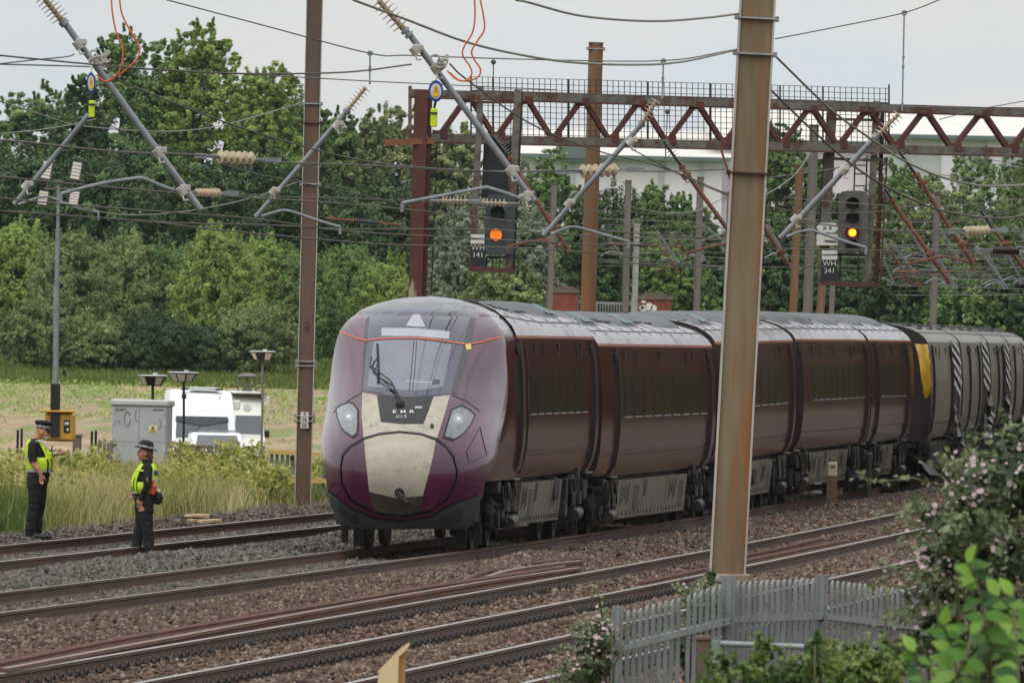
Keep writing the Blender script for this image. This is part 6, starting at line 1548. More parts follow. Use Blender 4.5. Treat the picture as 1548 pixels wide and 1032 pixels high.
def cantilever(label, y, tube, ins=None, arm=None, clamps=(), mt=None, mi=None, w=9.0, hanger=None, arm_ins=(), nd=7, group='slanting support tubes of the overhead line', rins=None, armw=5.5, ang=None):
    """slanting support tube with insulator, clamps and registration arm"""
    s = S(y); mt = mt or M_GALV; mi = mi or M_INS
    p0, p1 = P(*tube[0], y), P(*tube[1], y + .3)
    t = thing('support_tube', label, 'support tube', p0, group)
    mb = MB(); mb.tube([p0, p1], w / 2 / s, 10); mb.lathe(p1 - (p1 - p0).normalized() * .03, p1 - p0, [(0, w * .56 / s), (.03, w * .56 / s)], 10); part('tube', mb, mt, t, smooth=40)
    if ins:
        a, b_ = P(*ins[0], y), P(*ins[1], y); insulator(a, b_, (rins or w * 1.35) / s, nd, mi, t)
        f = MB(); f.bar(b_, p0, w * .8 / s, w * .9 / s); d = (p0 - b_).normalized()
        for k in (.3, .75): c = b_.lerp(p0, k); f.lathe(c - d * .02, d, [(0, w * .75 / s), (.035, w * .75 / s)], 10)
        part('socket', f, mt, t)
    for u, v in clamps:
        c = P(u, v, y - .03); f = MB(); d = (p1 - p0).normalized(); f.lathe(c - d * .05, d, [(0, w * .8 / s), (.1, w * .8 / s)], 10); f.box(c + Vector((.03, -.02, .03)), (.12, .06, .07), bev=.01); f.tube([c + Vector((0, -.03, -.04)), c + Vector((.02, -.05, -.11)), c + Vector((.07, -.04, -.1))], .012, 6)
        part('clamp', f, M_INSW if mt is M_GALV else mt, t)
    if arm:
        q = smooth_px([(u, v, y + .2 + .02 * i) for i, (u, v) in enumerate(arm)], 5); f = MB(); f.tube([P(*k) for k in q], armw / 2 / s, 8); e = P(*q[0]) if arm[0][0] < tube[1][0] and abs(arm[0][0] - tube[1][0]) > 60 else P(*q[-1])
        f.tube([e, e + Vector((0, 0, -.1))], armw / 2 / s, 6); part('registration_arm', f, mt, t, smooth=40)
    for u0, v0, u1, v1, n, mm in arm_ins:
        insulator(P(u0, v0, y), P(u1, v1, y), 6.5 / s, n, mm, t); f = MB(); f.tube([P(u0 - 18, v0, y), P(u0, v0, y)], 1.6 / s, 6); f.tube([P(u1, v1, y), P(u1 + 20, v1, y)], 1.6 / s, 6); part('arm_fitting', f, mt, t)
    if hanger:
        f = MB(); a, b_ = P(*hanger[0], y), P(*hanger[1], y); f.tube([a, b_], 1.3 / s, 5)
        for k in (0, .45, .55, .93): c = a.lerp(b_, k); f.box(c, (4 / s, 3 / s, 5 / s), bev=.005)
        f.lathe(a, (0, 1, 0), [(-.015, 4.5 / s), (.015, 4.5 / s)], 12); part('hanger', f, M_GALV, t)
    return t
def build_clutter():
    rng = random.Random(12)
    for i in range(12):
        v0 = 300 + i * 9.5; sag = rng.uniform(3, 12); y = 280 + 8 * i
        wire('fine wire crossing between the right signal and the right picture edge', [(1186, v0 + rng.uniform(-12, 4)), (1290, v0 + sag), (1420, v0 + sag + rng.uniform(0, 8)), (1560, v0 + rng.uniform(-4, 14))], y, y + 40, 1.25, M_WIREPALE if i % 3 == 0 else M_WIRE,
             droppers=[(rng.uniform(1345, 1400), v0 + rng.uniform(22, 40)), (rng.uniform(1430, 1530), v0 + rng.uniform(24, 44))] if i % 2 == 0 else [(rng.uniform(1345, 1530), v0 + 30)], group='fine wires right of the right signal')
build_clutter()
def build_cantilevers():
    cantilever('long grey support tube slanting down from the top left corner, first from the left edge', 165, ((100, 38), (303, 317)), ((64, -6), (93, 31)), [(92, 293), (118, 286), (160, 276), (205, 269.5), (218, 270), (240, 279), (264, 288)], [(119, 67), (240, 231), (276, 288)], w=10, rins=15)
    cantilever('long grey support tube slanting down across the gantry leg, left of the hanging signal', 168, ((622, 56), (807, 304)), ((572, 0), (609, 43)), [(608, 307), (650, 299), (727, 284.5), (740, 284.5), (765, 292), (789, 301)], [(628, 76), (660, 104), (773, 259), (795, 298)], w=10, rins=15, arm_ins=[(668, 303, 706, 303.5, 7, M_INS), (728, 306, 766, 307.5, 6, M_INS)])
    cantilever('short grey support tube at the left edge, leaning right in front of the floodlights', 195, ((134, 174), (22, 309)), None, [(28, 309), (48, 302), (66, 297.5), (84, 301), (112, 313), (149, 321)], [(40, 281)], w=8, armw=4)
    cantilever('grey support tube crossing the tall brown mast, hanging by a cream insulator', 205, ((522, 171), (387, 328)), ((553, 132), (526, 166)), [(395, 327), (415, 321), (428, 318), (445, 321), (480, 333), (514, 343)], [(510, 190), (414, 290)], w=8, hanger=((559.5, 81), (559, 128)), rins=10, armw=4.5)
    cantilever('grey support tube in front of the gantry and rusty mast, hanging by a cream insulator', 210, ((968, 190), (822, 356)), ((993, 152), (971, 186)), [(834, 354), (850, 347), (869, 343), (900, 351), (950, 365)], [(954, 215), (860, 308)], w=8, hanger=((1003, 93), (1001, 150)), rins=10, armw=4.5)
    cantilever('grey support tube left of the right hanging signal, on a long hanger', 215, ((1321, 210), (1180, 360)), ((1359, 172), (1327, 205)), [(1189, 358), (1207, 351), (1224, 348), (1240, 352), (1275, 364), (1309, 374)], [(1275, 258), (1203, 332)], w=9, hanger=((1367, 20), (1364, 168)), rins=10, armw=4.5)
    cantilever('rusty support tube with dark insulator beside the left hanging signal', 245, ((771, 242), (862, 382)), ((744, 206), (768, 236)), [(768, 372), (800, 366), (825, 363), (852, 376)], [(840, 345)], M_RUSTTUBE, M_INSB, w=7, nd=9, rins=9, armw=4)
    cantilever('rusty support tube with dark insulator left of the big rusty mast', 245, ((1033, 256), (1104, 352)), ((1003, 214), (1030, 251)), [(1040, 382), (1070, 374), (1100, 368)], [(1036, 266)], M_RUSTTUBE, M_INSB, w=7, nd=9, rins=8, armw=4)
    cantilever('rusty support tube just right of the big rusty mast', 250, ((1146, 330), (1193, 402)), None, None, [(1180, 382)], M_RUSTTUBE, M_INSB, w=7)
    cantilever('longer rusty support tube with dark insulator right of the right hanging signal', 245, ((1387, 268), (1471, 398)), ((1359, 229), (1383, 262)), [(1372, 399), (1400, 393), (1430, 388), (1463, 396)], [(1394, 278), (1455, 370)], M_RUSTTUBE, M_INSB, w=7, nd=10, rins=8, armw=4)
    cantilever('shorter rusty support tube with dark insulator close to the right signal ladder', 260, ((1350, 306), (1436, 428)), ((1337, 285), (1348, 301)), None, [(1405, 385)], M_RUSTTUBE, M_INSB, w=6.5, nd=6, rins=7)
    cantilever('support tube with dark insulator near the right edge above the damaged train', 270, ((1500, 345), (1548, 405)), ((1482, 318), (1498, 341)), None, [(1520, 370)], M_RUSTTUBE, M_INSB, w=5.5, nd=7, rins=7)
    # the smaller equipment further down the line
    bg = [((1334, 363), (1377, 428), 1), ((1346, 366), (1384, 412), 0), ((1372, 345), (1402, 392), 0), ((1392, 366), (1432, 430), 0), ((1476, 372), (1520, 432), 0), ((1510, 360), (1546, 428), 0), ((1530, 338), (1560, 382), 0), ((1330, 380), (1352, 430), 0),
          ((992, 350), (1027, 399), 0), ((1018, 351), (1036, 381), 1), ((920, 361), (942, 389), 0), ((1062, 340), (1096, 366), 0), ((1160, 340), (1190, 392), 0), ((1410, 376), (1446, 436), 0), ((1448, 356), (1482, 416), 1), ((1492, 384), (1522, 436), 0), ((1362, 384), (1394, 436), 1), ((1424, 350), (1452, 398), 0), ((1540, 380), (1566, 430), 0), ((1090, 372), (1120, 410), 0), ((1000, 372), (1026, 412), 1), ((1044, 356), (1066, 394), 0)]
    for i, (a, b_, rust) in enumerate(bg):
        right = a[0] > 1100
        f = .22; q = (a[0] + (b_[0] - a[0]) * f, a[1] + (b_[1] - a[1]) * f)
        cantilever('small distant support tube with pale insulator over the damaged train' if right else 'small distant support tube among the middle masts', 350 + 4 * i, (q, b_), (a, q), [(b_[0] - 34, b_[1] - 2), (b_[0] - 18, b_[1] - 9), (b_[0] - 4, b_[1] - 4)], (), M_RUSTTUBE if rust else M_GALV, M_INSW, w=3.6, nd=6, rins=4,
                   group='small distant support tubes over the damaged train' if right else 'small distant support tubes among the middle masts', armw=2.4)
    # dark in-line insulators
    for lb, u0, v0, u1, v1, y, m in [('dark brown insulator in a rod just right of the tall brown mast', 538, 334, 572, 337, 230, M_INSB), ('dark insulator on a rod above the second carriage', 950, 370, 973, 371, 250, M_INSB), ('dark insulator rod under the right rusty tubes', 1390, 411, 1418, 411, 270, M_INSB),
                                      ('dark insulator hanging left of the big rusty mast', 1100, 258, 1108, 284, 215, M_INSB)]:
        s = S(y); t = thing('insulator_rod', lb, 'insulator', P(u0, v0, y), 'dark insulator rods'); insulator(P(u0, v0, y), P(u1, v1, y), 6 / s, 11, m, t)
        f = MB(); d = (u1 - u0, v1 - v0); f.tube([P(u0 - d[0] * 1.4, v0 - d[1] * 1.4, y), P(u0, v0, y)], 1.8 / s, 6); part('rod', f, M_RUSTTUBE, t); f = MB(); f.tube([P(u1, v1, y), P(u1 + d[0] * 1.0, v1 + d[1] * 1.0, y)], 1.8 / s, 6); part('rod', f, M_RUSTTUBE, t)
build_cantilevers()

# ------------------------------------------------------------------ earthing clamps with tags and orange cables
def earthing(label, y, tag_c, rx, ry, hv, cl, cables, tl, cl_lab):
    s = S(y); t = thing('warning_tag', tl, 'warning tag', P(*tag_c, y - .1), 'round warning tags')
    def disc(name, k, m, off, parent):
        mb = MB(); mb.prism([P(tag_c[0] + rx * k * math.cos(a), tag_c[1] + ry * k * math.sin(a), y - .1 - off) for a in np.linspace(0, 2 * PI, 25)[:-1]], (0, .012, 0)); return part(name, mb, m, parent)
    d = disc('disc', 1.0, M_TAGBLUE, 0, t); disc('face', .72, M_PLATEW, .014, d)
    k = min(1, rx / ry)
    mb = MB(); mb.prism([P(tag_c[0] + a * k, tag_c[1] + b, y - .13) for a, b in ((0, -10), (6.5, 0), (-6.5, 0))], (0, .006, 0)); mb.prism([P(tag_c[0] + a * k, tag_c[1] + b, y - .13) for a, b in ((-6, 1.5), (6, 1.5), (6, 8), (-6, 8))], (0, .006, 0)); part('warning_mark', mb, M_TAGYEL, d)
    mb = MB(); mb.prism([P(tag_c[0] + a * k, tag_c[1] + b, y - .138) for a, b in ((-.8, -7), (1, -7), (.2, -4), (1.4, -4), (-.6, -.5), (0, -3), (-1.4, -3))], (0, .003, 0)); part('bolt_mark', mb, M_SEAL, d)
    mb = MB(); mb.tube([P(tag_c[0], tag_c[1] - ry, y - .1), P(tag_c[0] + 1, tag_c[1] - ry - 9, y - .05), P(tag_c[0] + 2, tag_c[1] - ry - 14, y)], .012, 6); part('clip', mb, M_PLATEW, t)
    w, h = hv[2] / s, hv[3] / s; c = P(hv[0], hv[1], y - .06)
    mb = MB(); mb.box(c, (w, .05, h), bev=.01); t2 = thing('high_visibility_tag', 'bright yellow green tag hanging under ' + ('the narrow' if rx < 8 else 'the wide') + ' blue warning disc', 'tag', c, 'bright hanging tags'); part('sleeve', mb, M_HIVIS, t2)
    mb = MB(); mb.box(c + Vector((0, -.03, .05)), (w * 1.02, .012, h * .1)); mb.tube([c + Vector((0, 0, h / 2)), c + Vector((.02, 0, h / 2 + .1))], .015, 6); part('strap', mb, M_SIGBLK, t2)
    # clamp head
    rng = random.Random(int(y)); t3 = thing('earthing_clamp', cl_lab, 'earthing clamp', P(*cl, y - .08), 'earthing clamps'); mb = MB()
    for k in range(4):
        c0 = P(cl[0] + rng.uniform(-11, 11), cl[1] + rng.uniform(-8, 8), y - .1); a0 = rng.uniform(0, 6); mb.tube([c0 + Vector((.05 * math.cos(a0 + q), -.03, .04 * math.sin(a0 + q))) for q in np.linspace(0, 4.4, 9)], .013, 6)
    mb.box(P(cl[0], cl[1] + 6, y - .06), (.16, .08, .07), bev=.02); mb.bar(P(cl[0] - 8, cl[1] + 10, y - .08), P(cl[0] + 14, cl[1] - 9, y - .08), .03, .05); part('jaw', mb, M_INSW, t3, smooth=40)
    for i, cb in enumerate(cables):
        q = [P(u, v, y - .12 + .02 * i) for u, v, _ in smooth_px([(u, v, y) for u, v in cb], 6)]; mb = MB(); mb.tube(q, 1.35 / s, 6); part('cable', mb, M_CABLEO, t3, smooth=True)
def build_earthing():
    earthing('', 165, (137.5, 126), 6.5, 16.5, (138.5, 165, 9, 26), (152, 86), [[(168, -10), (170, 20), (176, 50), (185, 72), (184, 98), (175, 115), (160, 123), (150, 118), (147, 112)], [(180, -10), (184, 20), (196, 45), (210, 70), (208, 88), (190, 106), (172, 118), (166, 124)]],
             'narrow blue edged warning disc hanging on the first slanting tube', 'pale earthing clamp with two orange cables on the first slanting tube')
    earthing('', 168, (659, 138), 11.5, 16.5, (656, 178, 10.5, 28), (664, 93), [[(717, -10), (718, 25), (714, 50), (701, 72), (700, 85), (710, 100), (713, 112), (704, 122), (690, 120), (676, 107)], [(724, -10), (731, 25), (732, 45), (722, 62), (713, 78), (718, 92), (726, 104), (724, 115), (710, 122), (694, 121), (680, 110)]],
             'wide blue rimmed warning disc with yellow triangle beside the gantry leg', 'pale earthing clamp with two orange cables on the second slanting tube')
build_earthing()
# ------------------------------------------------------------------ lineside things on the left
M_CAB = mat('cabinet_grey', (176, 178, 180), (164, 166, 168), scale=2, rough=.5, c3=(120, 122, 124), s3=4, lohi3=(.66, .74))
M_CABLID = mat('cabinet_lid', (196, 198, 198), (184, 186, 186), scale=3, rough=.5)
M_BLACK = mat('black_plastic', (26, 26, 28), (20, 20, 22), scale=6, rough=.5)
M_LED = mat('led_panel', (214, 206, 196), (196, 186, 176), scale=40, rough=.4)
M_GENY = mat('yellow_plant_paint', (206, 156, 50), (188, 138, 42), scale=3, rough=.5, c3=(150, 112, 44), s3=5, lohi3=(.6, .75))
M_TYRE = mat('tyre_rubber', (28, 28, 28), (22, 22, 22), scale=9, rough=.85)
M_WOODGREY = mat('grey_fence_wood', (126, 118, 104), (104, 96, 84), scale=5, stretch=(1, 1, .2), rough=.9)
M_WOODNEW = mat('fresh_sawn_wood', (222, 200, 158), (208, 180, 134), scale=3, stretch=(3, 3, .5), rough=.75, c3=(178, 136, 88), s3=3, lohi3=(.58, .7), stretch3=(4, 4, .4))
M_WOODYEL = mat('yellow_rail_wood', (214, 182, 106), (196, 160, 88), scale=4, stretch=(.3, 1, 1), rough=.8)
M_VANW = mat('van_white_paint', (238, 239, 240), (230, 231, 233), scale=2, rough=.3, coat=.5)
M_VANC = mat('van_cream_paint', (226, 226, 218), (214, 214, 206), scale=2, rough=.35, coat=.3)
M_VGLASS = mat('vehicle_glass', (60, 66, 74), (48, 54, 62), scale=1.2, rough=.08, coat=1)
M_GREENBIN = mat('dark_green_paint', (32, 66, 54), (26, 54, 44), scale=4, rough=.5)
M_PALIS = mat('galvanised_palisade', (134, 138, 138), (112, 116, 116), scale=6, stretch=(1, 1, .3), rough=.5, metal=.25, c3=(108, 112, 112), s3=9, lohi3=(.55, .75))

def build_cabinet():
    y = 295; s = S(y); a, b = P(173, 612, y), P(257, 613, y); zb = zg(a.x, y) - .05; w = b.x - a.x; h = a.z - zb; c = (a.x + b.x) / 2
    t = thing('equipment_cabinet', 'tall grey metal equipment cabinet with two doors behind the policewoman', 'cabinet', (c, y + .3, zb))
    R = Matrix.Rotation(math.radians(-9), 3, 'Z'); o = Vector((c, y + .35, 0))
    def bx(m, x, yy, z, d, bev=0): m.box(o + R @ Vector((x, yy, 0)) + Vector((0, 0, z)), d, R, bev)
    m = MB(); bx(m, 0, 0, zb + h / 2, (w, .62, h), .012); part('housing', m, M_CAB, t)
    m = MB(); bx(m, 0, 0, a.z + .055, (w + .08, .72, .13), .03); part('lid', m, M_CABLID, t)
    for sg in (-1, 1):
        m = MB(); bx(m, sg * w * .245, -.318, zb + h * .53, (w * .47, .014, h * .88), .004); d = part('door', m, M_CAB, t)
        m = MB(); bx(m, sg * w * .34, -.328, a.z - .08, (w * .2, .006, .018)); part('label_strip', m, M_BLACK, d)
        for zz in (.25, .5, .8): m = MB(); bx(m, sg * w * .47, -.33, zb + h * zz, (.03, .03, .09), .006); part('hinge', m, M_CABLID, d)
    m = MB(); bx(m, w * .045, -.335, zb + h * .52, (.025, .03, .13), .006); part('handle', m, M_BLACK, t)
    q = P(235.5, 648.5, y); dx = q.x - c
    m = MB(); bx(m, dx, -.33, q.z, (.17, .006, .165)); st = part('warning_sticker', m, mat('sticker_cream', (232, 224, 176), rough=.6), t)
    tri = lambda k, off: [o + R @ Vector((dx + k * px, -.334 - off, 0)) + Vector((0, 0, q.z + k * pz - .006)) for px, pz in ((0, .072), (.07, -.055), (-.07, -.055))]
    m = MB(); m.prism(tri(1, 0), R @ Vector((0, .003, 0))); part('triangle', m, M_BLACK, st); m = MB(); m.prism(tri(.72, .003), R @ Vector((0, .003, 0))); part('triangle_fill', m, M_TAGYEL, st)
    m = MB(); m.prism([o + R @ Vector((dx + px, -.341, 0)) + Vector((0, 0, q.z + pz)) for px, pz in ((-.012, .03), (.012, .03), (.002, .004), (.016, .004), (-.008, -.04), (0, -.008), (-.014, -.008))], R @ Vector((0, .002, 0))); part('bolt_mark', m, M_BLACK, st)
    # faint marker scribbles
    gm = mat('faint_scribble', (138, 140, 142), rough=.6); m = None
    loop = lambda u, v, ru, rv, a0, a1: [o + R @ Vector((P(u + ru * math.cos(k), v + rv * math.sin(k), y).x - c, -.332, 0)) + Vector((0, 0, P(u + ru * math.cos(k), v + rv * math.sin(k), y).z)) for k in np.linspace(a0, a1, 14)]
    for g in (loop(196, 633, 4.5, 11, 0, 5.9), loop(211, 628, 3, 8, 1.2, 4.4), loop(183, 622, 5, 3.5, 2.8, 6.2), loop(243, 640, 4, 8, -1, 1.4)): m = MB(); m.tube(g, .009, 4); part('scribble', m, gm, t)
def led_head(label, u, v, wpx, y, pole_to, m_pole, tilt=0):
    """folding octagonal work light on a pole"""
    s = S(y); c = P(u, v, y); w = wpx / s / 2; zb = zg(c.x, y)
    t = thing('work_light', label, 'work light', (c.x, y, zb), 'folding work lights on poles')
    m = MB(); n = 8; top = [c + Vector((w * math.cos(2 * PI * k / n + .2), w * math.sin(2 * PI * k / n + .2), .06)) for k in range(n)]; bot = [c + Vector((w * .62 * math.cos(2 * PI * k / n + .2), w * .62 * math.sin(2 * PI * k / n + .2), -.13)) for k in range(n)]
    m.add(top + bot, [(k, (k + 1) % n, n + (k + 1) % n, n + k) for k in range(n)] + [tuple(range(n)), tuple(range(2 * n - 1, n - 1, -1))]); hd = part('head', m, M_BLACK, t)
    for k in (4, 6, 5, 7)[:2] if tilt == 0 else (4, 6, 5):
        q = [top[k], top[(k + 1) % n], bot[(k + 1) % n], bot[k]]; cc = sum(q, Vector()) / 4; nn = (q[1] - q[0]).cross(q[3] - q[0]).normalized()
        if nn.y > 0: nn = -nn
        m = MB(); m.prism([cc + (p - cc) * .8 + nn * .012 for p in q], -nn * .02); part('led_panel', m, M_LED, hd)
    m = MB(); m.lathe(c + Vector((0, 0, .06)), (0, 0, 1), [(0, w * 1.06), (.018, w * 1.08), (.03, w * .9)], 8); m.box(c + Vector((.05, 0, .1)), (.1, .1, .06)); part('cover', m, M_CABLID, hd)
    m = MB(); m.tube([(c.x + .02, y, zb), c + Vector((.02, 0, -1.0)), c + Vector((0, 0, -.13))], [.035, .028, .03], 8); m.lathe(c + Vector((.012, 0, -.5)), (0, 0, 1), [(0, .05), (.1, .05)], 10); part('pole', m, m_pole, t, smooth=40)
    m = MB()
    for k in range(3): a = k * 2.1 + .3; m.tube([(c.x + .02, y, zb + .5), (c.x + .02 + .5 * math.cos(a), y + .5 * math.sin(a), zb)], .018, 6)
    part('legs', m, M_BLACK, t)
def build_lights():
    led_head('black octagonal work light just above the grey cabinet', 231, 573, 42, 310, None, M_BLACK)
    led_head('black octagonal work light on a black pole right of the grey cabinet', 278, 568, 44, 330, None, M_BLACK, 1)
    led_head('tallest octagonal work light, on a slim pole left of the tall brown mast', 397, 536, 38, 345, None, M_MASTGREY)
    # lighting tower
    y = 320; s = S(y); c = P(84, 640, y); zb = zg(c.x, y)
    t = thing('lighting_tower', 'tall telescopic floodlight mast on a yellow trailer behind the standing policeman', 'lighting tower', (c.x, y, zb))
    m = MB(); p = [P(84, 600, y), P(85.5, 430, y), P(86, 430, y), P(87.5, 345, y), P(87.6, 345, y), P(88.5, 272, y)]; m.tube(p, [.062, .062, .05, .05, .036, .036], 10); part('mast_tube', m, M_GALV, t, smooth=40)
    m = MB(); a, b = P(84, 580, y - .1), P(83, 660, y - .1); m.bar(b, a, .2, .18, (0, 1, 0)); m.bar(P(78, 584, y - .2), P(77, 660, y - .2), .03, .03, (0, 1, 0)); m.bar(P(90, 584, y - .2), P(89, 660, y - .2), .03, .03, (0, 1, 0)); part('mast_foot', m, M_BLACK, t)
    m = MB(); m.tube([P(77, 500, y), P(76.5, 540, y), P(77, 582, y)], .014, 5); part('coil_cable', m, M_BLACK, t)
    q = P(90, 645, y); m = MB(); m.box((q.x, y + .5, q.z), (.62, 1.3, .62), bev=.05); g = part('generator_box', m, M_GENY, t)
    m = MB(); m.box((q.x - .06, y + .45, q.z + .33), (.7, 1.4, .05), bev=.02); part('box_roof', m, M_GENY, g)
    k = P(101, 644, y - .17); m = MB(); m.box((k.x, y - .165, k.z), (.13, .03, .27), bev=.008); part('control_panel', m, M_BLACK, g)
    m = MB(); m.box((k.x, y - .185, k.z + .06), (.09, .01, .06)); m.box((k.x + .02, y - .185, k.z - .07), (.05, .01, .05)); part('gauge', m, M_PLATEW, g)
    for dx in (-.42, .42):
        m = MB(); m.lathe((q.x + dx - .08, y + .6, zb + .3), (1, 0, 0), [(0, .1), (0, .28), (.03, .3), (.13, .3), (.16, .28), (.16, .1)], 18); part('wheel', m, M_TYRE, t, smooth=35)
    m = MB(); m.bar((q.x, y - .9, zb + .45), (q.x, y + 1.2, zb + .45), .8, .08); m.bar((q.x - .9, y, zb + .45), (q.x + .9, y, zb + .45), .07, .07); m.tube([(q.x - .9, y, zb + .5), (q.x - .9, y, zb)], .03, 6); m.tube([(q.x + .9, y, zb + .5), (q.x + .9, y, zb)], .03, 6); part('trailer_frame', m, M_BLACK, t)
    m = MB(); a = P(88.5, 275, y); m.box(a, (.16, .12, .09), bev=.01); m.bar(P(66, 285, y), P(114, 285, y), .04, .04); m.bar(P(72, 268, y), P(70, 305, y), .03, .03, (0, 1, 0)); m.bar(P(110, 268, y), P(109, 305, y), .03, .03, (0, 1, 0)); part('cross_frame', m, M_MASTGREY, t)
    for u, v, h in ((70.5, 258, 29), (115, 259, 29), (65, 300, 23), (112, 300, 23)):
        w_ = 15 / s; R = Matrix.Rotation(math.radians(9), 3, 'Y') @ Matrix.Rotation(math.radians(-14), 3, 'X'); c0 = P(u, v, y - .1)
        m = MB(); m.box(c0, (w_, .07, h / s), R, .012); hd = part('floodlight', m, M_MASTGREY, t)
        m = MB()
        for r_ in range(5):
            for cc in range(1): m.box(c0 + R @ Vector((0, -.04, (r_ - 2) * h / s * .185)), (w_ * .86, .015, h / s * .14), R)
        part('led_row', m, M_LED, hd)
def vehicle(name, label, cat, y, u0, u1, base_z, H, prof, mbody, ang, glass, L, group=None):
    """prof: side outline (along, up) of the body; extruded across"""
    a, b = P(u0, 640, y), P(u1, 640, y); w = b.x - a.x; c = (a.x + b.x) / 2; o = Vector((c, y, base_z)); R = Matrix.Rotation(math.radians(ang), 3, 'Z')
    t = thing(name, label, cat, o, group); W = lambda x, yy, z: o + R @ Vector((x, yy, z))
    # body with inset upper sides
    def half(z): return w / 2 * (1.0 if z < H * .42 else 1.0 - .11 * ((z - H * .42) / (H * .58)) ** 1.6)
    m = MB(); n = 7; rows = []
    for yy, z in prof:
        rows.append([W(half(z) * math.sin(k * PI / 2) , yy + .10 * abs(k) ** 4 * (1 if yy < L / 2 else -1), z - .05 * abs(k) ** 6 * (1 if z > H * .8 else 0)) for k in np.linspace(-1, 1, 15)])
    m.grid(rows); k = len(rows[0]); i0 = len(m.v) - len(rows) * k
    m.f.append(tuple(i0 + r * k for r in range(len(rows)))); m.mi.append(0); m.f.append(tuple(i0 + r * k + k - 1 for r in range(len(rows)))[::-1]); m.mi.append(0)
    body = part('body', m, mbody, t, smooth=35)
    for nm, pts, gl in glass:
        m = MB(); q = [W(*p) for p in pts]; nn = (q[1] - q[0]).cross(q[2] - q[0]).normalized()
        m.prism(q, nn * .015); m2 = part(nm, m, gl, t)
    for sx in (-1, 1):
        for yy in (L * .18, L * .8):
            m = MB(); m.lathe(W(sx * (w / 2 - .22), yy, .33), R @ Vector((sx, 0, 0)), [(0, .1), (0, .31), (.04, .33), (.19, .33), (.22, .3), (.22, .2), (.2, .19), (.2, .05)], 18); part('wheel', m, M_TYRE, t, smooth=35)
        m = MB(); m.box(W(sx * (w / 2 + .1), L * .2, H * .46), (.16, .1, .24), R, .03); part('wing_mirror', m, M_BLACK, t)
        m = MB(); m.box(W(sx * w * .36, .04, H * .30), (.28, .1, .14), R, .03); part('headlight', m, M_LENS, t)
    m = MB(); m.box(W(0, .02, H * .14), (w * .96, .14, .22), R, .03); part('bumper', m, M_BLACK, t); m = MB(); m.box(W(0, -.01, H * .28), (w * .5, .08, .14), R, .02); part('grille', m, M_BLACK, t)
    m = MB(); m.box(W(0, -.06, H * .15), (.5, .02, .11), R); part('registration_plate', m, M_PLATEW, t)
    return t, W, w
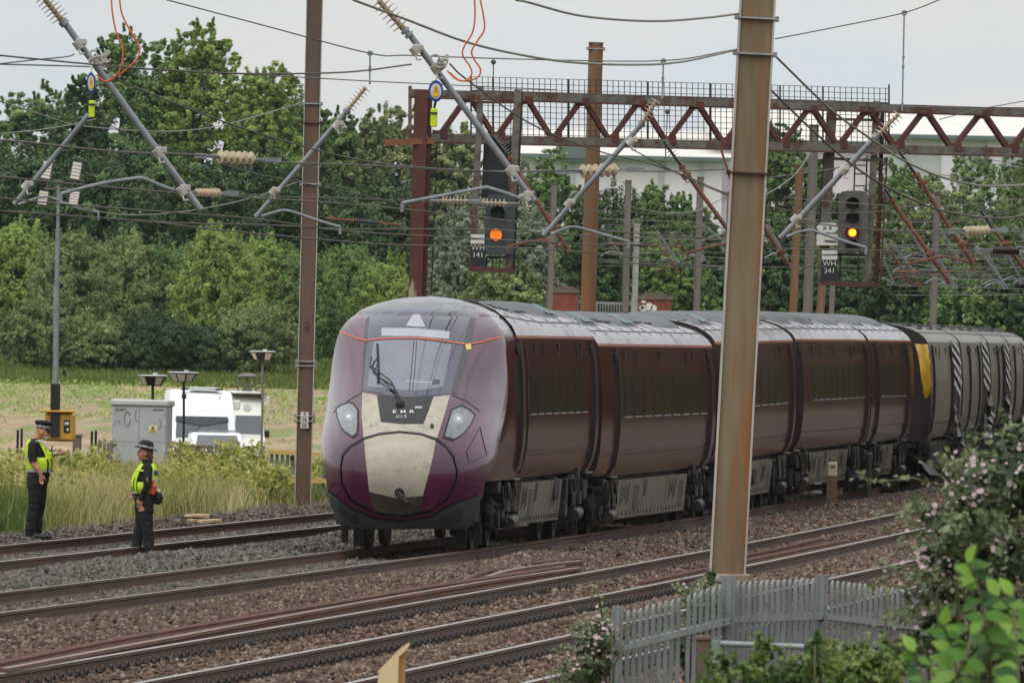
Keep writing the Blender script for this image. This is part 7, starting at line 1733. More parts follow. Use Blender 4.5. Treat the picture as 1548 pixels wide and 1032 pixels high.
def build_vehicles():
    z0 = -1.4; H = 2.64
    prof = [(.25, .25), (0, .35), (-.02, .8), (.15, 1.05), (.75, 1.18), (1.22, 1.85), (1.45, 2.2), (1.9, 2.52), (2.4, 2.62), (5.4, 2.64), (5.6, 2.5), (5.65, .3), (.25, .25)]
    w = 2.0
    gl = [('windscreen', [(-.80, .76, 1.2), (.80, .76, 1.2), (.76, 1.20, 1.83), (-.76, 1.20, 1.83)], M_VGLASS), ('side_window', [(.985, 1.0, 1.2), (.985, 1.9, 1.2), (.96, 1.9, 1.8), (.965, 1.3, 1.8)][::-1], M_VGLASS), ('door_trim', [(1.0, 2.4, .9), (1.0, 4.4, .9), (1.0, 4.4, .95), (1.0, 2.4, .95)][::-1], M_CAB)]
    t, W, w = vehicle('white_van', 'white high roofed van facing the camera, half hidden behind the grey cabinet', 'van', 450, 256, 360, z0, H, prof, M_VANW, 4.0, gl, 5.65, 'vans parked in the field')
    m = MB(); m.tube([W(-.35, .74, 1.2), W(-.05, .98, 1.55)], .014, 5); part('wiper', m, M_BLACK, t); m = MB(); m.tube([W(.3, .74, 1.2), W(.6, .98, 1.52)], .014, 5); part('wiper', m, M_BLACK, t)
    m = MB(); m.prism([W(-.78, 1.17, 1.83), W(.78, 1.17, 1.83), W(.80, 1.08, 1.70), W(.1, 1.0, 1.56), W(-.1, 1.0, 1.56), W(-.80, 1.08, 1.70)], Vector((0, -.02, .015))); part('visor_band', m, mat('dark_visor', (44, 48, 56), rough=.2), t)
    m = MB(); m.box(W(.1, 2.2, 2.68), (.9, .5, .09), None, .03); part('roof_beacon', m, M_CABLID, t)
    for x in (-.5, .55): m = MB(); m.box(W(x, 2.0, 2.66), (.22, .2, .06), None, .01); part('beacon_end', m, M_BLACK, t)
    m = MB(); m.tube([W(.55, 1.75, 2.45), W(.56, 1.5, 2.1)], .012, 5); part('aerial', m, M_BLACK, t)
    m = MB(); m.box(W(1.08, 2.3, 2.2), (.25, .5, .3), None, .04); part('side_box', m, M_VANC, t)
    t, W, w = vehicle('cream_van', 'cream van with a roof mounted antenna dish, parked behind the white van', 'van', 478, 352, 402, z0, 2.5, [(p[0], p[1] * .95) for p in prof], M_VANC, 4.0, [('windscreen', [(-.42, .76, 1.14), (.46, .76, 1.14), (.42, 1.20, 1.72), (-.38, 1.20, 1.72)], M_VGLASS)], 5.65, 'vans parked in the field')
    c = W(.0, 1.9, 2.5); m = MB(); m.lathe(c, (0, 0, 1), [(0, .16), (.08, .16), (.1, .07), (.42, .05)], 12); m.lathe(c + Vector((0, 0, .42)), (0, 0, 1), [(0, .2), (.05, .32), (.09, .3), (.16, .12)], 16)
    for k in (-1, 1): m.tube([c + Vector((k * .3, 0, 0)), c + Vector((k * .26, 0, .3)), c + Vector((k * .24, 0, .45))], .025, 6)
    part('antenna_dish', m, M_MASTGREY, t, smooth=40)
    m = MB(); m.box(W(.05, 2.2, 2.42), (1.2, 1.6, .05), None, .01); part('roof_rack', m, M_WOODGREY, t); m = MB(); m.box(W(.62, 2.2, 2.18), (.26, 1.2, .34), None, .04); part('side_box', m, M_VANC, t)
    m = MB(); m.lathe(W(-.02, 1.32, 1.98), (0, -1, .45), [(0, .12), (.004, .12)], 20); part('round_badge', m, M_CAB, t)
    prof = [(.3, .22), (.0, .32), (-.05, .6), (.1, .8), (1.15, .95), (1.75, 1.36), (2.1, 1.44), (3.2, 1.42), (3.9, .98), (4.25, .9), (4.3, .3), (.3, .22)]
    t, W, w = vehicle('white_car', 'low white car parked in front of the white van', 'car', 440, 292, 377, z0, 1.44, prof, M_VANW, 5.0, [('windscreen', [(-.66, 1.12, .98), (.66, 1.12, .98), (.58, 1.70, 1.35), (-.58, 1.70, 1.35)], M_VGLASS), ('side_window', [(.80, 1.5, 1.0), (.80, 3.2, 1.0), (.76, 3.0, 1.33), (.76, 1.9, 1.33)][::-1], M_VGLASS)], 4.3)
    m = MB(); m.bar(W(-.55, 2.2, 1.48), W(.6, 2.2, 1.48), .1, .05); part('roof_bar', m, M_GALV, t)
def build_small_fences():
    # grey wooden palings right of the cabinet
    y = 285; s = S(y)
    def rail(m, u0, v0, u1, v1, y, w, h): m.bar(P(u0, v0, y), P(u1, v1, y), w, h)
    t = thing('paling_fence', 'low grey wooden fence panel and posts right of the grey cabinet', 'fence', P(300, 720, y), 'low grey fences')
    m = MB(); rail(m, 271, 674, 318, 675, y, .03, .05); part('rail', m, M_WOODGREY, t); m = MB(); rail(m, 271, 719, 318, 721, y, .03, .05); part('rail', m, M_WOODGREY, t)
    for u in (272, 285, 300, 317): m = MB(); m.bar(P(u - 1, 722, y), P(u, 674, y), .05, .03, (0, 1, 0)); part('paling', m, M_WOODGREY, t)
    for u, v0, v1 in ((315, 675, 772), (320, 673, 774), (327, 672, 772), (333, 673, 770)): m = MB(); m.bar(P(u - 2, v1, y - .3), P(u, v0, y - .3), .055, .05, (0, 1, 0)); part('post', m, M_WOODGREY, t)
    t = thing('paling_fence', 'narrow strip of grey palings left of the grey cabinet', 'fence', P(160, 720, y), 'low grey fences')
    for u in (152, 158, 164, 169): m = MB(); m.bar(P(u - 2, 735, y), P(u, 667 + (u % 3), y), .055, .03, (0, 1, 0)); part('paling', m, M_WOODGREY, t)
    m = MB(); rail(m, 150, 690, 171, 690, y + .05, .03, .05); part('rail', m, M_WOODGREY, t)
    t = thing('wire_fence', 'plain wire fence strands running in front of the grey cabinet', 'wire fence', P(240, 735, 284))
    for v in (667, 709): m = MB(); m.tube([P(150, v - 1, 284), P(215, v + 1, 284), P(272, v + 2, 284)], .007, 5); part('strand', m, M_MASTGREY, t)
    for u in (150, 272): m = MB(); m.bar(P(u - 1, 740, 284), P(u, 664, 284), .04, .04, (0, 1, 0)); part('post', m, M_WOODGREY, t)
    y = 275; t = thing('handrail_fence', 'low barrier with yellow wooden rails behind the foot of the tall brown mast', 'barrier', P(440, 726, y))
    for u0, v0, u1, v1 in ((406, 682.5, 484, 687), (410, 725, 496, 727)): m = MB(); rail(m, u0, v0, u1, v1, y, .08, .075); part('rail', m, M_WOODYEL, t)
    for u in (411, 419, 427, 435, 443, 489): m = MB(); m.bar(P(u - 1, 728 if u < 480 else 765, y + .06), P(u, 685, y + .06), .06, .03, (0, 1, 0)); part('paling', m, M_PALIS, t)
    m = MB(); m.box(P(441, 692, y - .06), (.06, .05, .09)); part('bracket', m, M_BLACK, t)
    for u, v0, v1, lb in ((27, 649, 675, 'short black post left of the standing policeman, left of its pair'), (33, 647, 675, 'short black post left of the standing policeman, right of its pair'), (139, 651, 672, 'short black post between lighting tower and cabinet, left of its pair'), (145, 650, 672, 'short black post between lighting tower and cabinet, right of its pair')):
        yy = 325; q = P(u, v0, yy); z = zg(q.x, yy); m = MB(); m.tube([(q.x, yy, z), (q.x, yy, q.z - .02), (q.x, yy, q.z)], [.028, .028, .015], 10); m.lathe((q.x, yy, z), (0, 0, 1), [(0, .09), (.04, .08), (.06, .03)], 10); single('bollard', m, M_BLACK, lb, 'post', (q.x, yy, z), 'short black posts')
    q = P(116.5, 674, 322); m = MB(); m.box(q, (.19, .2, .42), bev=.02); m.box(q + Vector((0, 0, .23)), (.24, .25, .05), bev=.01); m.bar((q.x, 322, zg(q.x, 322)), q, .08, .08, (0, 1, 0)); single('control_box', m, M_MASTGREY, 'small dark grey control box beside the yellow lighting trailer', 'box', (q.x, 322, zg(q.x, 322)))
    q = P(293, 696, 300); t = thing('green_bin', 'dark green bin behind the low grey fence', 'bin', q); m = MB(); m.box(q, (.36, .36, .5), bev=.03); part('body', m, M_GREENBIN, t); m = MB(); m.box(q + Vector((0, -.02, .27)), (.4, .42, .05), bev=.015); part('lid', m, M_GREENBIN, t)
    m = MB(); m.box(q + Vector((.03, -.185, .16)), (.22, .01, .1)); part('label_plate', m, M_PLATEW, t)
    q = P(4, 706, 275); m = MB(); m.box(q, (.45, .4, .12), bev=.03); m.box(q + Vector((0, 0, .09)), (.4, .36, .05), bev=.02); single('green_case', m, M_GREENBIN, 'low dark green case lying in the grass at the left edge', 'case', q)
    # planks on the ballast
    rng = random.Random(9); y = 245
    for i, (u0, v0, u1, v1, m_, lb) in enumerate([(262, 779, 300, 784, M_WOODGREY, 'dark weathered plank lying at the left of the plank pile'), (284, 779, 311, 778, M_WOODNEW, 'rear pale plank of the small pile beside the far track'), (287, 785, 328, 789, M_WOODNEW, 'front pale plank of the small pile beside the far track'), (300, 788, 330, 786, M_WOODNEW, 'short top plank of the small pile beside the far track')]):
        m = MB(); a, b = P(u0, v0, y), P(u1, v1, y + .35); m.bar(a, b, .16, .04); single('plank', m, m_, lb, 'plank', a, 'planks on the ballast')
    # marker post and short post between the tracks
    q = P(1258, 709, 290); s = S(290); z = zg(q.x, 290); t = thing('marker_post', 'cream box on a dark post standing beside the train track', 'marker post', (q.x, 290, z)); m = MB(); m.box(q, (.19, .14, .28), bev=.02); part('box', m, mat('cream_box', (196, 184, 150), (176, 164, 132), rough=.6), t); m = MB(); m.bar((q.x, 290, z - .1), (q.x, 290, q.z - .13), .2, .14, (0, 1, 0)); part('post', m, M_MASTBROWN, t); m = MB(); m.box(q + Vector((.01, -.072, .05)), (.09, .006, .035)); part('slot', m, M_BLACK, t)
    q = P(1313, 690, 300); z = zg(q.x, 300); t = thing('marker_post', 'plain dark post right of the cream trackside box', 'marker post', (q.x, 300, z)); m = MB(); m.tube([(q.x, 300, z - .1), (q.x, 300, q.z)], .07, 10); part('post', m, M_UNDER2, t); m = MB(); m.lathe((q.x, 300, q.z), (0, 0, 1), [(0, .09), (.05, .09), (.09, .05)], 10); part('cap', m, M_UNDER2, t)

def build_palisade():
    t = thing('palisade_fence', 'grey galvanised palisade fence with pointed pales at bottom right', 'fence', P(1100, 1030, 117))
    F_ = [(934, 113.0), (1102, 117.0), (1243, 119.5), (1395, 123.0)]
    yu = lambda u: float(np.interp(u, [f[0] for f in F_], [f[1] for f in F_]))
    def pale(u, v):
        y = yu(u); p = P(u, v, y); s = S(y); zb = zg(p.x, y); d = Vector((P(u + 10, v, yu(u + 10)).x - P(u - 10, v, yu(u - 10)).x, yu(u + 10) - yu(u - 10), 0)).normalized(); n = Vector((d.y, -d.x, 0)); h = p.z - zb
        m = MB(); w = .038
        prof = [(-w, 0), (-w * .45, .022), (0, .004), (w * .45, .022), (w, 0)]
        def ring(z, k): return [Vector((p.x, y, z)) + d * a * k + n * b for a, b in prof]
        rows = [ring(zb, 1), ring(p.z - .11, 1), ring(p.z - .05, .75), ring(p.z, .06)]; r2 = [[q - n * .004 for q in r] for r in rows]
        m.grid(rows); m.grid([r[::-1] for r in r2]); return part('pale', m, M_PALIS, t, fixn=False)
    for u in np.arange(948, 1033, 9.6): pale(u, np.interp(u, [948, 1032], [922, 901]) + random.uniform(-1, 1))
    for u in np.arange(1040, 1094, 9.4): pale(u, np.interp(u, [1040, 1094], [898, 880]) + random.uniform(-1, 1))
    for u in np.arange(1115, 1236, 8.7): pale(u, np.interp(u, [1115, 1236], [878, 873]) + random.uniform(-1, 1))
    for u in np.arange(1257, 1400, 8.3): pale(u, np.interp(u, [1257, 1400], [876, 893]) + random.uniform(-1, 1))
    for u, v, w in ((934, 915, .085), (1102, 870, .11), (1243, 868, .10), (1402, 886, .1)):
        y = yu(u) + .06; p = P(u, v, y); m = MB(); m.bar((p.x, y, zg(p.x, y) - .2), p, w, .06, (0, 1, 0)); m.bar((p.x, y - .03, zg(p.x, y) - .2), p + Vector((0, -.03, -.01)), w * .4, .03, (0, 1, 0)); po = part('post', m, M_PALIS, t)
        for dz in (.35, 1.2): m = MB(); m.lathe(p + Vector((0, -.06, -dz)), (0, -1, 0), [(0, .022), (.02, .022), (.025, .01)], 8); part('bolt', m, M_UNDER2, po)
    for dz in (.32, 1.25):
        for (u0, v0), (u1, v1) in (((934, 915), (1102, 876)), ((1102, 874), (1243, 870)), ((1243, 870), (1402, 890))):
            a, b = P(u0, v0, yu(u0) + .03), P(u1, v1, yu(u1) + .03); a.z -= dz; b.z -= dz; m = MB(); m.bar(a, b, .05, .05); part('rail', m, M_PALIS, t)
    y = 106; m = MB(); m.tube([P(1085, 972, y), P(1210, 977, y), P(1335, 985, y)], 4.6 / S(y), 10); t = thing('tube_barrier', 'grey tubular barrier rail in front of the palisade fence', 'barrier', P(1085, 972, y)); part('rail', m, M_GALV, t, smooth=40)
    for u, v in ((1084, 966), (1335, 983)):
        p = P(u, v, y); m = MB(); m.tube([(p.x, y, zg(p.x, y) - .2), p], .03, 10); part('post', m, M_GALV, t, smooth=40)
    p = P(1063, 964, 112); m = MB(); m.bar((p.x, 112, zg(p.x, 112)), p, .09, .09, (0, 1, 0)); m.box(p, (.12, .12, .04), bev=.01); single('short_post', m, M_MASTBROWN, 'short dark brown post in the gap of the palisade fence', 'post', (p.x, 112, zg(p.x, 112)))
    # sawn board sticking up in the foreground
    y = 100; t_ = P(600, 1040, y); poly = [(571, 1075), (571, 1030), (573, 1012), (585, 1000), (601, 983), (612, 974), (619.5, 970.5), (620, 974), (612, 984), (603, 992), (602, 1030), (601, 1075)]
    m = MB(); m.prism([P(u, v, y) for u, v in poly], (0, .03, 0)); t = thing('wooden_stake', 'pale sawn wooden board standing upright in the foreground, top splintered', 'wooden board', t_); part('board', m, M_WOODNEW, t)
    m = MB(); m.prism([P(u, v, y + .035) for u, v in ((601, 1075), (602, 993), (606, 988), (613, 982), (612.5, 1030), (611, 1075))], (0, .05, 0)); part('side_board', m, mat('sawn_edge_wood', (176, 132, 78), (160, 116, 66), scale=3, stretch=(3, 3, .4), rough=.8), t)
build_cabinet(); build_lights(); build_vehicles(); build_small_fences(); build_palisade()
# ------------------------------------------------------------------ people
M_SKIN = mat('skin', (190, 132, 108), (176, 116, 94), scale=14, rough=.55)
M_UNIFORM = mat('black_uniform_cloth', (14, 14, 16), (9, 9, 11), scale=10, rough=.85, bump=.006, bscale=14)
M_SHIRT = mat('black_shirt_cloth', (17, 17, 19), (11, 11, 13), scale=12, rough=.85, bump=.006, bscale=16)
M_BOOT = mat('black_boot_leather', (20, 20, 21), (14, 14, 15), scale=12, rough=.5)
M_VEST = mat('hi_vis_yellow', (196, 224, 40), (176, 206, 30), scale=14, rough=.65, bump=.004, bscale=20)
M_SILVER = mat('silver_reflective_band', (186, 190, 194), (164, 168, 174), scale=20, rough=.4)
M_HATB = mat('black_hat_felt', (20, 20, 24), (14, 14, 17), scale=14, rough=.8)
M_HATW = mat('chequered_hat_band', (198, 198, 198), (60, 60, 64), scale=55, rough=.6, lohi=(.48, .52), detail=0)
M_BEARD = mat('grey_beard', (176, 168, 160), (140, 130, 122), scale=40, rough=.9)
M_HAIR = mat('brown_hair', (124, 82, 54), (94, 62, 42), scale=30, rough=.7)
M_EYE = mat('dark_eye', (30, 26, 24), rough=.3)
M_REDBAG = mat('red_pouch', (196, 64, 42), (170, 48, 34), scale=8, rough=.6)
def person_body(t, shapes, voxel=.0075):
    """union of tapered limb tubes and lofts -> one continuous remeshed body with cloth and skin regions"""
    mb = MB(); lab = []; mats = [M_SKIN, M_SHIRT, M_UNIFORM, M_BOOT]
    for kind, data, mi in shapes:
        n0 = len(mb.v)
        if kind == 'tube': mb.tube(data[0], data[1], 12); [mb.ball(p, r * 1.0, 10, 7) for p, r in zip(data[0], data[1])]
        elif kind == 'ball': mb.ball(data[0], data[1], 16, 12)
        elif kind == 'loft':
            rows = [[Vector((cx_ + rx * math.cos(a), cy_ + ry * math.sin(a), z)) for a in np.linspace(0, 2 * PI, 21)[:-1]] for z, cx_, cy_, rx, ry in data]
            mb.grid(rows, True); k = len(mb.v); n = 20; r = len(rows); o = k - r * n
            mb.f.append(tuple(range(o, o + n))); mb.mi.append(0); mb.f.append(tuple(range(o + (r - 1) * n, o + r * n))[::-1]); mb.mi.append(0)
        lab += [mi] * (len(mb.v) - n0)
    me = mb.mesh('tmp_body', (0, 0, 0)); tmp = bpy.data.objects.new('tmp_body', me); COL.objects.link(tmp)
    rm = tmp.modifiers.new('r', 'REMESH'); rm.mode = 'VOXEL'; rm.voxel_size = voxel
    sm = tmp.modifiers.new('s', 'SMOOTH'); sm.factor = .5; sm.iterations = 3
    dg = bpy.context.evaluated_depsgraph_get(); dg.update(); out = bpy.data.meshes.new_from_object(tmp.evaluated_get(dg)); bpy.data.objects.remove(tmp); out.name = 'body'
    kd = KDTree(len(mb.v))
    for i, v in enumerate(mb.v): kd.insert(v, i)
    kd.balance()
    out.materials.clear()
    for m in mats: out.materials.append(m)
    for p in out.polygons: p.material_index = lab[kd.find(p.center)[1]]; p.use_smooth = True
    cl = set(v for p in out.polygons if p.material_index in (1, 2) for v in p.vertices)
    nn = [v.normal.copy() for v in out.vertices]
    for i in cl:
        v = out.vertices[i]; c = v.co.copy(); v.co = c + nn[i] * (mnoise.noise(Vector((c.x * 9, c.y * 9, c.z * 17))) * .011 + mnoise.noise(c * 31) * .004)
    o = bpy.data.objects.new('body', out); COL.objects.link(o); o.parent = t; return o
def hand_shapes(w, d, side, curl=.5, s=1.0):
    """palm plus five fingers; w wrist, d pointing direction, side the thumb side"""
    d = Vector(d).normalized(); side = Vector(side); side = (side - d * side.dot(d)).normalized(); n = d.cross(side); out = []
    w = Vector(w); pc = w + d * .05 * s
    out.append(('tube', ([w, w + d * .035 * s, w + d * .08 * s], [.024 * s, .03 * s, .028 * s]), 0))
    for k, L in zip((-1.5, -.5, .5, 1.5), (.062, .076, .08, .07)):
        b = w + d * .085 * s + side * k * .0165 * s; q = b + d * L * .5 * s + n * curl * .012; e = b + d * L * (1 - curl * .3) * s + n * curl * .04 * s
        out.append(('tube', ([w + d * .06 * s + side * k * .014 * s, b, q, e], [.011 * s, .0105 * s, .0095 * s, .008 * s]), 0))
    b = w + d * .02 * s + side * .028 * s; out.append(('tube', ([b, b + d * .03 * s + side * .024 * s, b + d * .065 * s + side * .03 * s + n * .01], [.013 * s, .012 * s, .009 * s]), 0))
    return out
def head_shapes(c, f, s=1.0):
    """c head centre, f facing sign along x"""
    c = Vector(c); out = [('ball', (c + Vector((-.008 * f, 0, .02)), (.098 * s, .078 * s, .105 * s)), 0), ('ball', (c + Vector((.03 * f, 0, -.055)), (.062 * s, .058 * s, .062 * s)), 0),
        ('ball', (c + Vector((.052 * f, 0, -.085)), (.032, .034, .024)), 0), ('tube', ([c + Vector((.085 * f, 0, .022)), c + Vector((.107 * f, 0, -.014)), c + Vector((.094 * f, 0, -.024))], [.012, .016, .013]), 0),
        ('ball', (c + Vector((.08 * f, 0, .034)), (.022, .052, .014)), 0), ('ball', (c + Vector((.086 * f, 0, -.048)), (.013, .026, .008)), 0), ('ball', (c + Vector((.084 * f, 0, -.06)), (.012, .022, .007)), 0)]
    for sy in (-1, 1): out.append(('ball', (c + Vector((-.012 * f, sy * .08, -.005)), (.022, .012, .034)), 0)); out.append(('ball', (c + Vector((.05 * f, sy * .045, -.025)), (.03, .024, .03)), 0))
    return out
def eyes(t, c, f):
    for sy in (-1, 1):
        m = MB(); m.ball(Vector(c) + Vector((.088 * f, sy * .031, .016)), .0105, 8, 6); part('eye', m, M_EYE, t, smooth=True, local=True)

def build_man():
    y = 226.5; s = S(y); f0 = P(53, 808, y); z0 = zg(f0.x, y) - .005
    t = thing('person', 'bearded policeman in cap and hi-vis vest standing in profile at far left', 'person', (f0.x, y, z0), 'police officers by the track')
    L = lambda u, v: ((u - 53) / s, 0.0, (808 - v) / s)
    def V(u, v, yy): q = L(u, v); return Vector((q[0], yy, q[2]))
    sh = []
    hip, kn, an = .91, .48, .09
    for yy, dx, kx in ((-.10, -.02, 0.0), (.10, .02, .05)):
        sh.append(('loft', [(.045, dx - .06 + kx, yy, .075, .066), (.14, dx - .05 + kx, yy, .085, .075), (.30, dx - .035 + kx * .8, yy, .083, .078), (.48, dx - .0 + kx * .6, yy, .088, .082), (.66, dx + .012 + kx * .4, yy * 1.0, .106, .096), (.84, dx + .015, yy * .95, .132, .11), (.95, dx + .02, yy * .75, .14, .11)], 2))
        sh.append(('tube', ([Vector((dx - .12 + kx, yy, .055)), Vector((dx - .02 + kx, yy, .055)), Vector((dx + .10 + kx, yy - .01, .042)), Vector((dx + .155 + kx, yy - .015, .036))], [.052, .055, .046, .032]), 3))
    sh.append(('loft', [(.86, .035, 0, .155, .19), (.98, .03, 0, .165, .195), (1.06, .04, 0, .17, .195), (1.2, .025, 0, .168, .2), (1.34, .0, 0, .145, .205), (1.45, -.03, 0, .105, .18), (1.52, -.035, 0, .065, .09)], 1))
    nk = V(57, 661, 0); hc = V(62.5, 646.5, 0)
    sh.append(('tube', ([Vector((-.03, 0, 1.46)), Vector((.005, 0, 1.54)), Vector((.05, 0, 1.6))], [.066, .06, .058]), 0))
    hc = Vector((.085, 0, 1.615)); sh += head_shapes(hc, 1, 1.02)
    # near (right) arm hanging, slightly bent forward
    sh.append(('tube', ([Vector((-.05, -.2, 1.43)), Vector((-.065, -.245, 1.33)), Vector((-.05, -.26, 1.20))], [.075, .07, .064]), 1))
    sh.append(('tube', ([Vector((-.045, -.262, 1.165)), Vector((-.03, -.265, 1.13)), Vector((.02, -.27, 1.07)), Vector((.075, -.265, .985))], [.046, .045, .041, .031]), 0))
    sh += hand_shapes((.075, -.265, .985), (.12, .03, -1), (1, .2, .1), .6)
    # far (left) arm bent forward, hand raised with a small device
    sh.append(('tube', ([Vector((-.03, .2, 1.43)), Vector((-.0, .25, 1.33)), Vector((.05, .26, 1.22))], [.072, .068, .06]), 1))
    sh.append(('tube', ([Vector((.09, .245, 1.228)), Vector((.16, .2, 1.25)), Vector((.30, .12, 1.30))], [.048, .044, .031]), 0))
    sh += hand_shapes((.30, .12, 1.30), (1, -.1, .12), (0, -.3, 1), .9)
    body = person_body(t, sh)
    eyes(t, hc, 1)
    # beard
    m = MB(); m.ball(hc + Vector((.052, 0, -.082)), (.054, .064, .042), 14, 9); m.ball(hc + Vector((.09, 0, -.036)), (.016, .034, .010), 10, 6); part('beard', m, M_BEARD, t, smooth=True, local=True)
    # peaked cap
    m = MB(); R = Matrix.Rotation(math.radians(6), 3, 'Y'); c = hc + Vector((-.002, 0, .085))
    rows = [[c + R @ Vector((rx * math.cos(a) + ox, ry * math.sin(a), z)) for a in np.linspace(0, 2 * PI, 25)[:-1]] for z, rx, ry, ox in ((-.02, .108, .088, 0), (.03, .11, .09, 0), (.055, .138, .118, .006), (.075, .142, .122, .008), (.095, .11, .095, .01), (.105, .04, .035, .01))]
    m.grid(rows, True); hat = part('cap', m, M_HATB, t, smooth=True, local=True)
    m = MB(); rows = [[c + R @ Vector((.112 * math.cos(a), .092 * math.sin(a), z)) for a in np.linspace(0, 2 * PI, 25)[:-1]] for z in (-.012, .026)]; m.grid(rows, True); part('chequered_band', m, M_HATW, hat, local=True)
    m = MB(); rows = [[c + R @ Vector((k * math.cos(a) * .108, k2 * math.sin(a) * .088, zz)) for a in np.linspace(-1.15, 1.15, 11)] for k, k2, zz in ((1.0, 1.0, -.012), (1.32, 1.06, -.03), (1.55, 1.0, -.052))]; m.grid(rows); rows = [[p + Vector((0, 0, -.006)) for p in r] for r in rows]; m.grid([r[::-1] for r in rows]); part('peak', m, M_HATB, hat, smooth=True, local=True, fixn=False)
    # vest: yellow shell with arm openings, silver and black details
    def vest(t, prof, gap, f):
        m = MB(); rows = []
        for z, cx_, rx, ry in prof:
            rows.append([Vector((cx_ + (rx) * math.copysign(abs(math.cos(a)) ** .9, math.cos(a)), ry * math.sin(a), z)) for a in np.linspace(0, 2 * PI, 33)[:-1]])
        n = 32; vs = [p for r in rows for p in r]; fs = []
        for i in range(len(rows) - 1):
            for k in range(n):
                a = (k + .5) / n * 2 * PI; zz = (prof[i][0] + prof[i + 1][0]) / 2
                if zz > gap and abs(math.sin(a)) > .80: continue
                fs.append((i * n + k, i * n + (k + 1) % n, (i + 1) * n + (k + 1) % n, (i + 1) * n + k))
        m.add(vs, fs); o = part('vest', m, M_VEST, t, smooth=True, local=True, fixn=False); md = o.modifiers.new('thick', 'SOLIDIFY'); md.thickness = .014; md.offset = 1; return o
    pr = [(1.02, .045, .182, .205), (1.08, .045, .192, .21), (1.16, .045, .195, .215), (1.24, .03, .192, .215), (1.32, .008, .172, .217), (1.39, -.012, .145, .205), (1.45, -.03, .118, .17), (1.50, -.035, .085, .115)]
    v = vest(t, pr, 1.25, 1)
    def band(z0, z1, m_, a0=0, a1=2 * PI, nm='reflective_band', k=.02):
        m = MB(); n = 30; rows = []
        for z in np.linspace(z0, z1, 4):
            cx_ = np.interp(z, [p[0] for p in pr], [p[1] for p in pr]); rx = np.interp(z, [p[0] for p in pr], [p[2] for p in pr]) + k; ry = np.interp(z, [p[0] for p in pr], [p[3] for p in pr]) + k
            rows.append([Vector((cx_ + rx * math.copysign(abs(math.cos(a)) ** .9, math.cos(a)), ry * math.sin(a), z)) for a in np.linspace(a0, a1, n)])
        m.grid(rows); return part(nm, m, m_, v, smooth=True, local=True, fixn=False)
    band(1.02, 1.055, M_SILVER); band(1.20, 1.245, M_SILVER, PI * .62, PI * 1.2)
    # strap edge round the armhole and black harness lines
    for z0, z1, a0, a1 in ((1.02, 1.22, -1.0, -.86), (1.03, 1.22, -.55, -.45), (1.12, 1.3, -.15, -.03)): band(z0, z1, M_UNIFORM, a0, a1, 'harness_strap', .024)
    m = MB(); m.tube([Vector((.02 + .14 * math.sin(a), -.17, 1.32 + .17 * math.cos(a))) for a in np.linspace(-1.7, 1.3, 12)], .013, 6); part('silver_edging', m, M_SILVER, v, smooth=True, local=True)
    m = MB(); m.box(Vector((.19, -.08, 1.27)), (.09, .11, .12), bev=.02); part('chest_pouch', m, M_VEST, v, local=True)
    m = MB(); m.box(Vector((.215, .02, 1.315)), (.05, .06, .09), bev=.012); m.tube([Vector((.22, .02, 1.35)), Vector((.235, .02, 1.42))], .01, 6); part('radio', m, M_BLACK, v, local=True)
    m = MB(); m.lathe(Vector((.255, -.05, 1.30)), (1, 0, .25), [(0, .022), (.03, .03), (.05, .026)], 12); part('torch', m, M_SILVER, v, smooth=40, local=True)
    m = MB(); rows = [[Vector((.035 + .178 * math.cos(a), .203 * math.sin(a), z)) for a in np.linspace(0, 2 * PI, 25)[:-1]] for z in (.955, 1.005)]; m.grid(rows, True); part('belt', m, M_BOOT, t, smooth=True, local=True)
    m = MB(); m.box(Vector((.385, .10, 1.335)), (.045, .02, .08), bev=.006); ph = single('handheld_device', MB().box(Vector((f0.x, y, z0)) + Vector((.385, .10, 1.335)), (.045, .02, .09), bev=.006), M_BLACK, 'small dark device held in the hand of the standing policeman', 'device', Vector((f0.x, y, z0)) + Vector((.385, .10, 1.335)))
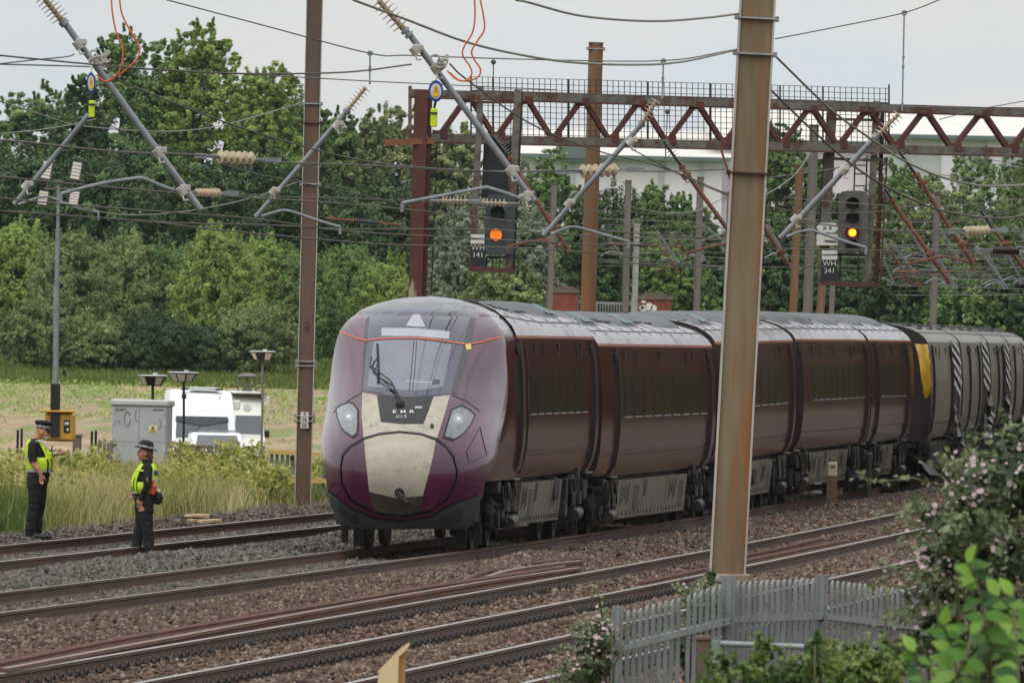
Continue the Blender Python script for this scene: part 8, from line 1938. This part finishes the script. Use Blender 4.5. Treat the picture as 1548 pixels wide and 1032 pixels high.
def build_woman():
    y = 217.0; s = S(y); f0 = P(217, 826, y); z0 = -.165
    t = thing('person', 'policewoman in bowler hat and hi-vis vest standing between the rails, facing left', 'person', (f0.x, y, z0), 'police officers by the track')
    sh = []
    for yy, dx in ((-.085, .055), (.085, -.06)):
        sh.append(('loft', [(.05, dx + (.02 if dx > 0 else -.05), yy, .078, .07), (.16, dx + (.018 if dx > 0 else -.045), yy, .084, .074), (.32, dx + (.016 if dx > 0 else -.03), yy, .08, .074), (.46, dx * .8, yy, .085, .08), (.62, dx * .55, yy, .102, .094), (.78, dx * .3, yy * .95, .125, .108), (.90, .0, yy * .7, .14, .11)], 2))
        b = dx + (.02 if dx > 0 else -.05); sh.append(('tube', ([Vector((b + .06, yy, .05)), Vector((b, yy, .05)), Vector((b - .10, yy, .04)), Vector((b - .15, yy, .034))], [.048, .052, .043, .03]), 3))
    sh.append(('loft', [(.82, .0, 0, .15, .18), (.92, -.005, 0, .145, .17), (1.02, -.01, 0, .15, .165), (1.14, -.01, 0, .155, .17), (1.25, .01, 0, .135, .18), (1.345, .03, 0, .095, .155), (1.40, .035, 0, .06, .085)], 1))
    sh.append(('tube', ([Vector((.035, 0, 1.35)), Vector((.015, 0, 1.42)), Vector((-.0, 0, 1.48))], [.058, .052, .052]), 0))
    hc = Vector((-.01, 0, 1.515)); sh += head_shapes(hc, -1, .95)
    sh.append(('tube', ([Vector((.045, -.175, 1.30)), Vector((.045, -.215, 1.18)), Vector((.035, -.225, 1.03))], [.07, .064, .054]), 1)); sh.append(('tube', ([Vector((.035, -.225, 1.03)), Vector((-.01, -.2, .93)), Vector((-.05, -.165, .855))], [.052, .046, .038]), 1))
    sh += hand_shapes((-.05, -.165, .86), (-.25, .1, -1), (-1, 0, .2), .4, .92)
    sh.append(('tube', ([Vector((.04, .175, 1.30)), Vector((.02, .21, 1.16)), Vector((-.02, .2, 1.03))], [.068, .062, .052]), 1)); sh.append(('tube', ([Vector((-.02, .2, 1.03)), Vector((-.09, .15, .96)), Vector((-.14, .08, .94))], [.05, .044, .034]), 1))
    sh += hand_shapes((-.14, .08, .94), (-.4, -.7, -.5), (-1, .3, .4), .8, .92)
    person_body(t, sh); eyes(t, hc, -1)
    m = MB(); m.ball(hc + Vector((.035, 0, .01)), (.088, .082, .095), 14, 10); m.ball(hc + Vector((.085, 0, -.055)), (.042, .046, .04), 10, 8); part('hair', m, M_HAIR, t, smooth=True, local=True)
    c = hc + Vector((.012, 0, .07)); R = Matrix.Rotation(math.radians(10), 3, 'Y'); m = MB()
    rows = [[c + R @ Vector((rx * math.cos(a), ry * math.sin(a), z + (.012 * abs(math.sin(a)) if rx > .15 else 0))) for a in np.linspace(0, 2 * PI, 25)[:-1]] for z, rx, ry in ((-.004, .10, .085), (-.012, .165, .14), (-.006, .172, .146), (.004, .165, .14), (.006, .112, .096), (.07, .106, .092), (.105, .088, .076), (.12, .05, .045), (.124, .01, .01))]
    m.grid(rows, True); hat = part('bowler_hat', m, M_HATB, t, smooth=True, local=True)
    m = MB(); rows = [[c + R @ Vector((.114 * math.cos(a), .098 * math.sin(a), z)) for a in np.linspace(0, 2 * PI, 25)[:-1]] for z in (.008, .042)]; m.grid(rows, True); part('chequered_band', m, M_HATW, hat, local=True)
    m = MB(); rows = [[Vector((.03 + rx * math.cos(a), rx * 1.15 * math.sin(a), z)) for a in np.linspace(0, 2 * PI, 21)[:-1]] for z, rx in ((1.35, .085), (1.41, .075), (1.435, .07))]; m.grid(rows, True); part('collar', m, M_UNIFORM, t, smooth=True, local=True)
    pr = [(.93, -.01, .172, .182), (1.02, -.012, .18, .185), (1.10, -.012, .182, .19), (1.18, .0, .172, .193), (1.25, .015, .152, .192), (1.31, .028, .125, .175), (1.36, .034, .095, .13)]
    m = MB(); rows = [[Vector((cx_ + rx * math.cos(a), ry * math.sin(a), z)) for a in np.linspace(0, 2 * PI, 33)[:-1]] for z, cx_, rx, ry in pr]; n = 32; fs = []
    for i in range(len(rows) - 1):
        for k in range(n):
            a = (k + .5) / n * 2 * PI; zz = (pr[i][0] + pr[i + 1][0]) / 2
            if zz > 1.12 and abs(math.sin(a)) > .8: continue
            fs.append((i * n + k, i * n + (k + 1) % n, (i + 1) * n + (k + 1) % n, (i + 1) * n + k))
    m.add([p for r in rows for p in r], fs); v = part('vest', m, M_VEST, t, smooth=True, local=True, fixn=False); md = v.modifiers.new('thick', 'SOLIDIFY'); md.thickness = .014; md.offset = 1
    def band(z0, z1, a0, a1, m_, nm, k=.02):
        q = MB(); rr = []
        for z in np.linspace(z0, z1, 4):
            I = lambda j: np.interp(z, [p[0] for p in pr], [p[j] for p in pr]); rr.append([Vector((I(1) + (I(2) + k) * math.cos(a), (I(3) + k) * math.sin(a), z)) for a in np.linspace(a0, a1, 14)])
        q.grid(rr); part(nm, q, m_, v, smooth=True, local=True, fixn=False)
    band(1.10, 1.145, -1.0, 1.0, M_SILVER, 'reflective_band'); band(1.03, 1.06, -1.0, .2, M_SILVER, 'reflective_band'); band(1.20, 1.27, -.8, -.1, M_TAGBLUE, 'police_patch'); band(.935, .965, 2.2, 4.2, M_SILVER, 'reflective_band')
    for a in (3.5, 3.85, 4.15): band(.95, 1.16, a, a + .07, M_UNIFORM, 'harness_strap', .022)
    band(1.145, 1.31, -1.2, -1.0, M_SILVER, 'reflective_band'); band(1.255, 1.28, 3.4, 4.5, M_VEST, 'shoulder_strap', .026)
    q = MB(); q.box(Vector((-.165, -.09, 1.08)), (.07, .09, .13), bev=.02); part('chest_pouch', q, M_VEST, v, local=True)
    q = MB(); q.tube([Vector((.02, -.285, 1.155)), Vector((.05, -.28, 1.152))], .006, 6); q.tube([Vector((.03, -.283, 1.125)), Vector((.055, -.28, 1.123))], .006, 6); part('sleeve_badge', q, M_PLATEW, t, local=True)
    q = MB(); rows = [[Vector((-.0 + .16 * math.cos(a), .186 * math.sin(a), z)) for a in np.linspace(0, 2 * PI, 25)[:-1]] for z in (.855, .905)]; q.grid(rows, True); part('belt', q, M_BOOT, t, smooth=True, local=True)
    q = MB(); q.ball(Vector((.195, -.07, .87)), (.075, .09, .095), 12, 9); part('belt_bag', q, M_UNIFORM, t, smooth=True, local=True)
    q = MB(); q.ball(Vector((.2, -.1, .975)), (.03, .03, .035), 10, 7); part('white_canister', q, M_PLATEW, t, smooth=True, local=True)
    q = MB(); q.box(Vector((.13, -.2, .99)), (.075, .07, .15), Matrix.Rotation(.25, 3, 'Y'), .02); q.box(Vector((.115, -.2, 1.09)), (.05, .06, .1), None, .02); part('red_pouch', q, M_REDBAG, t, local=True)
build_man(); build_woman()
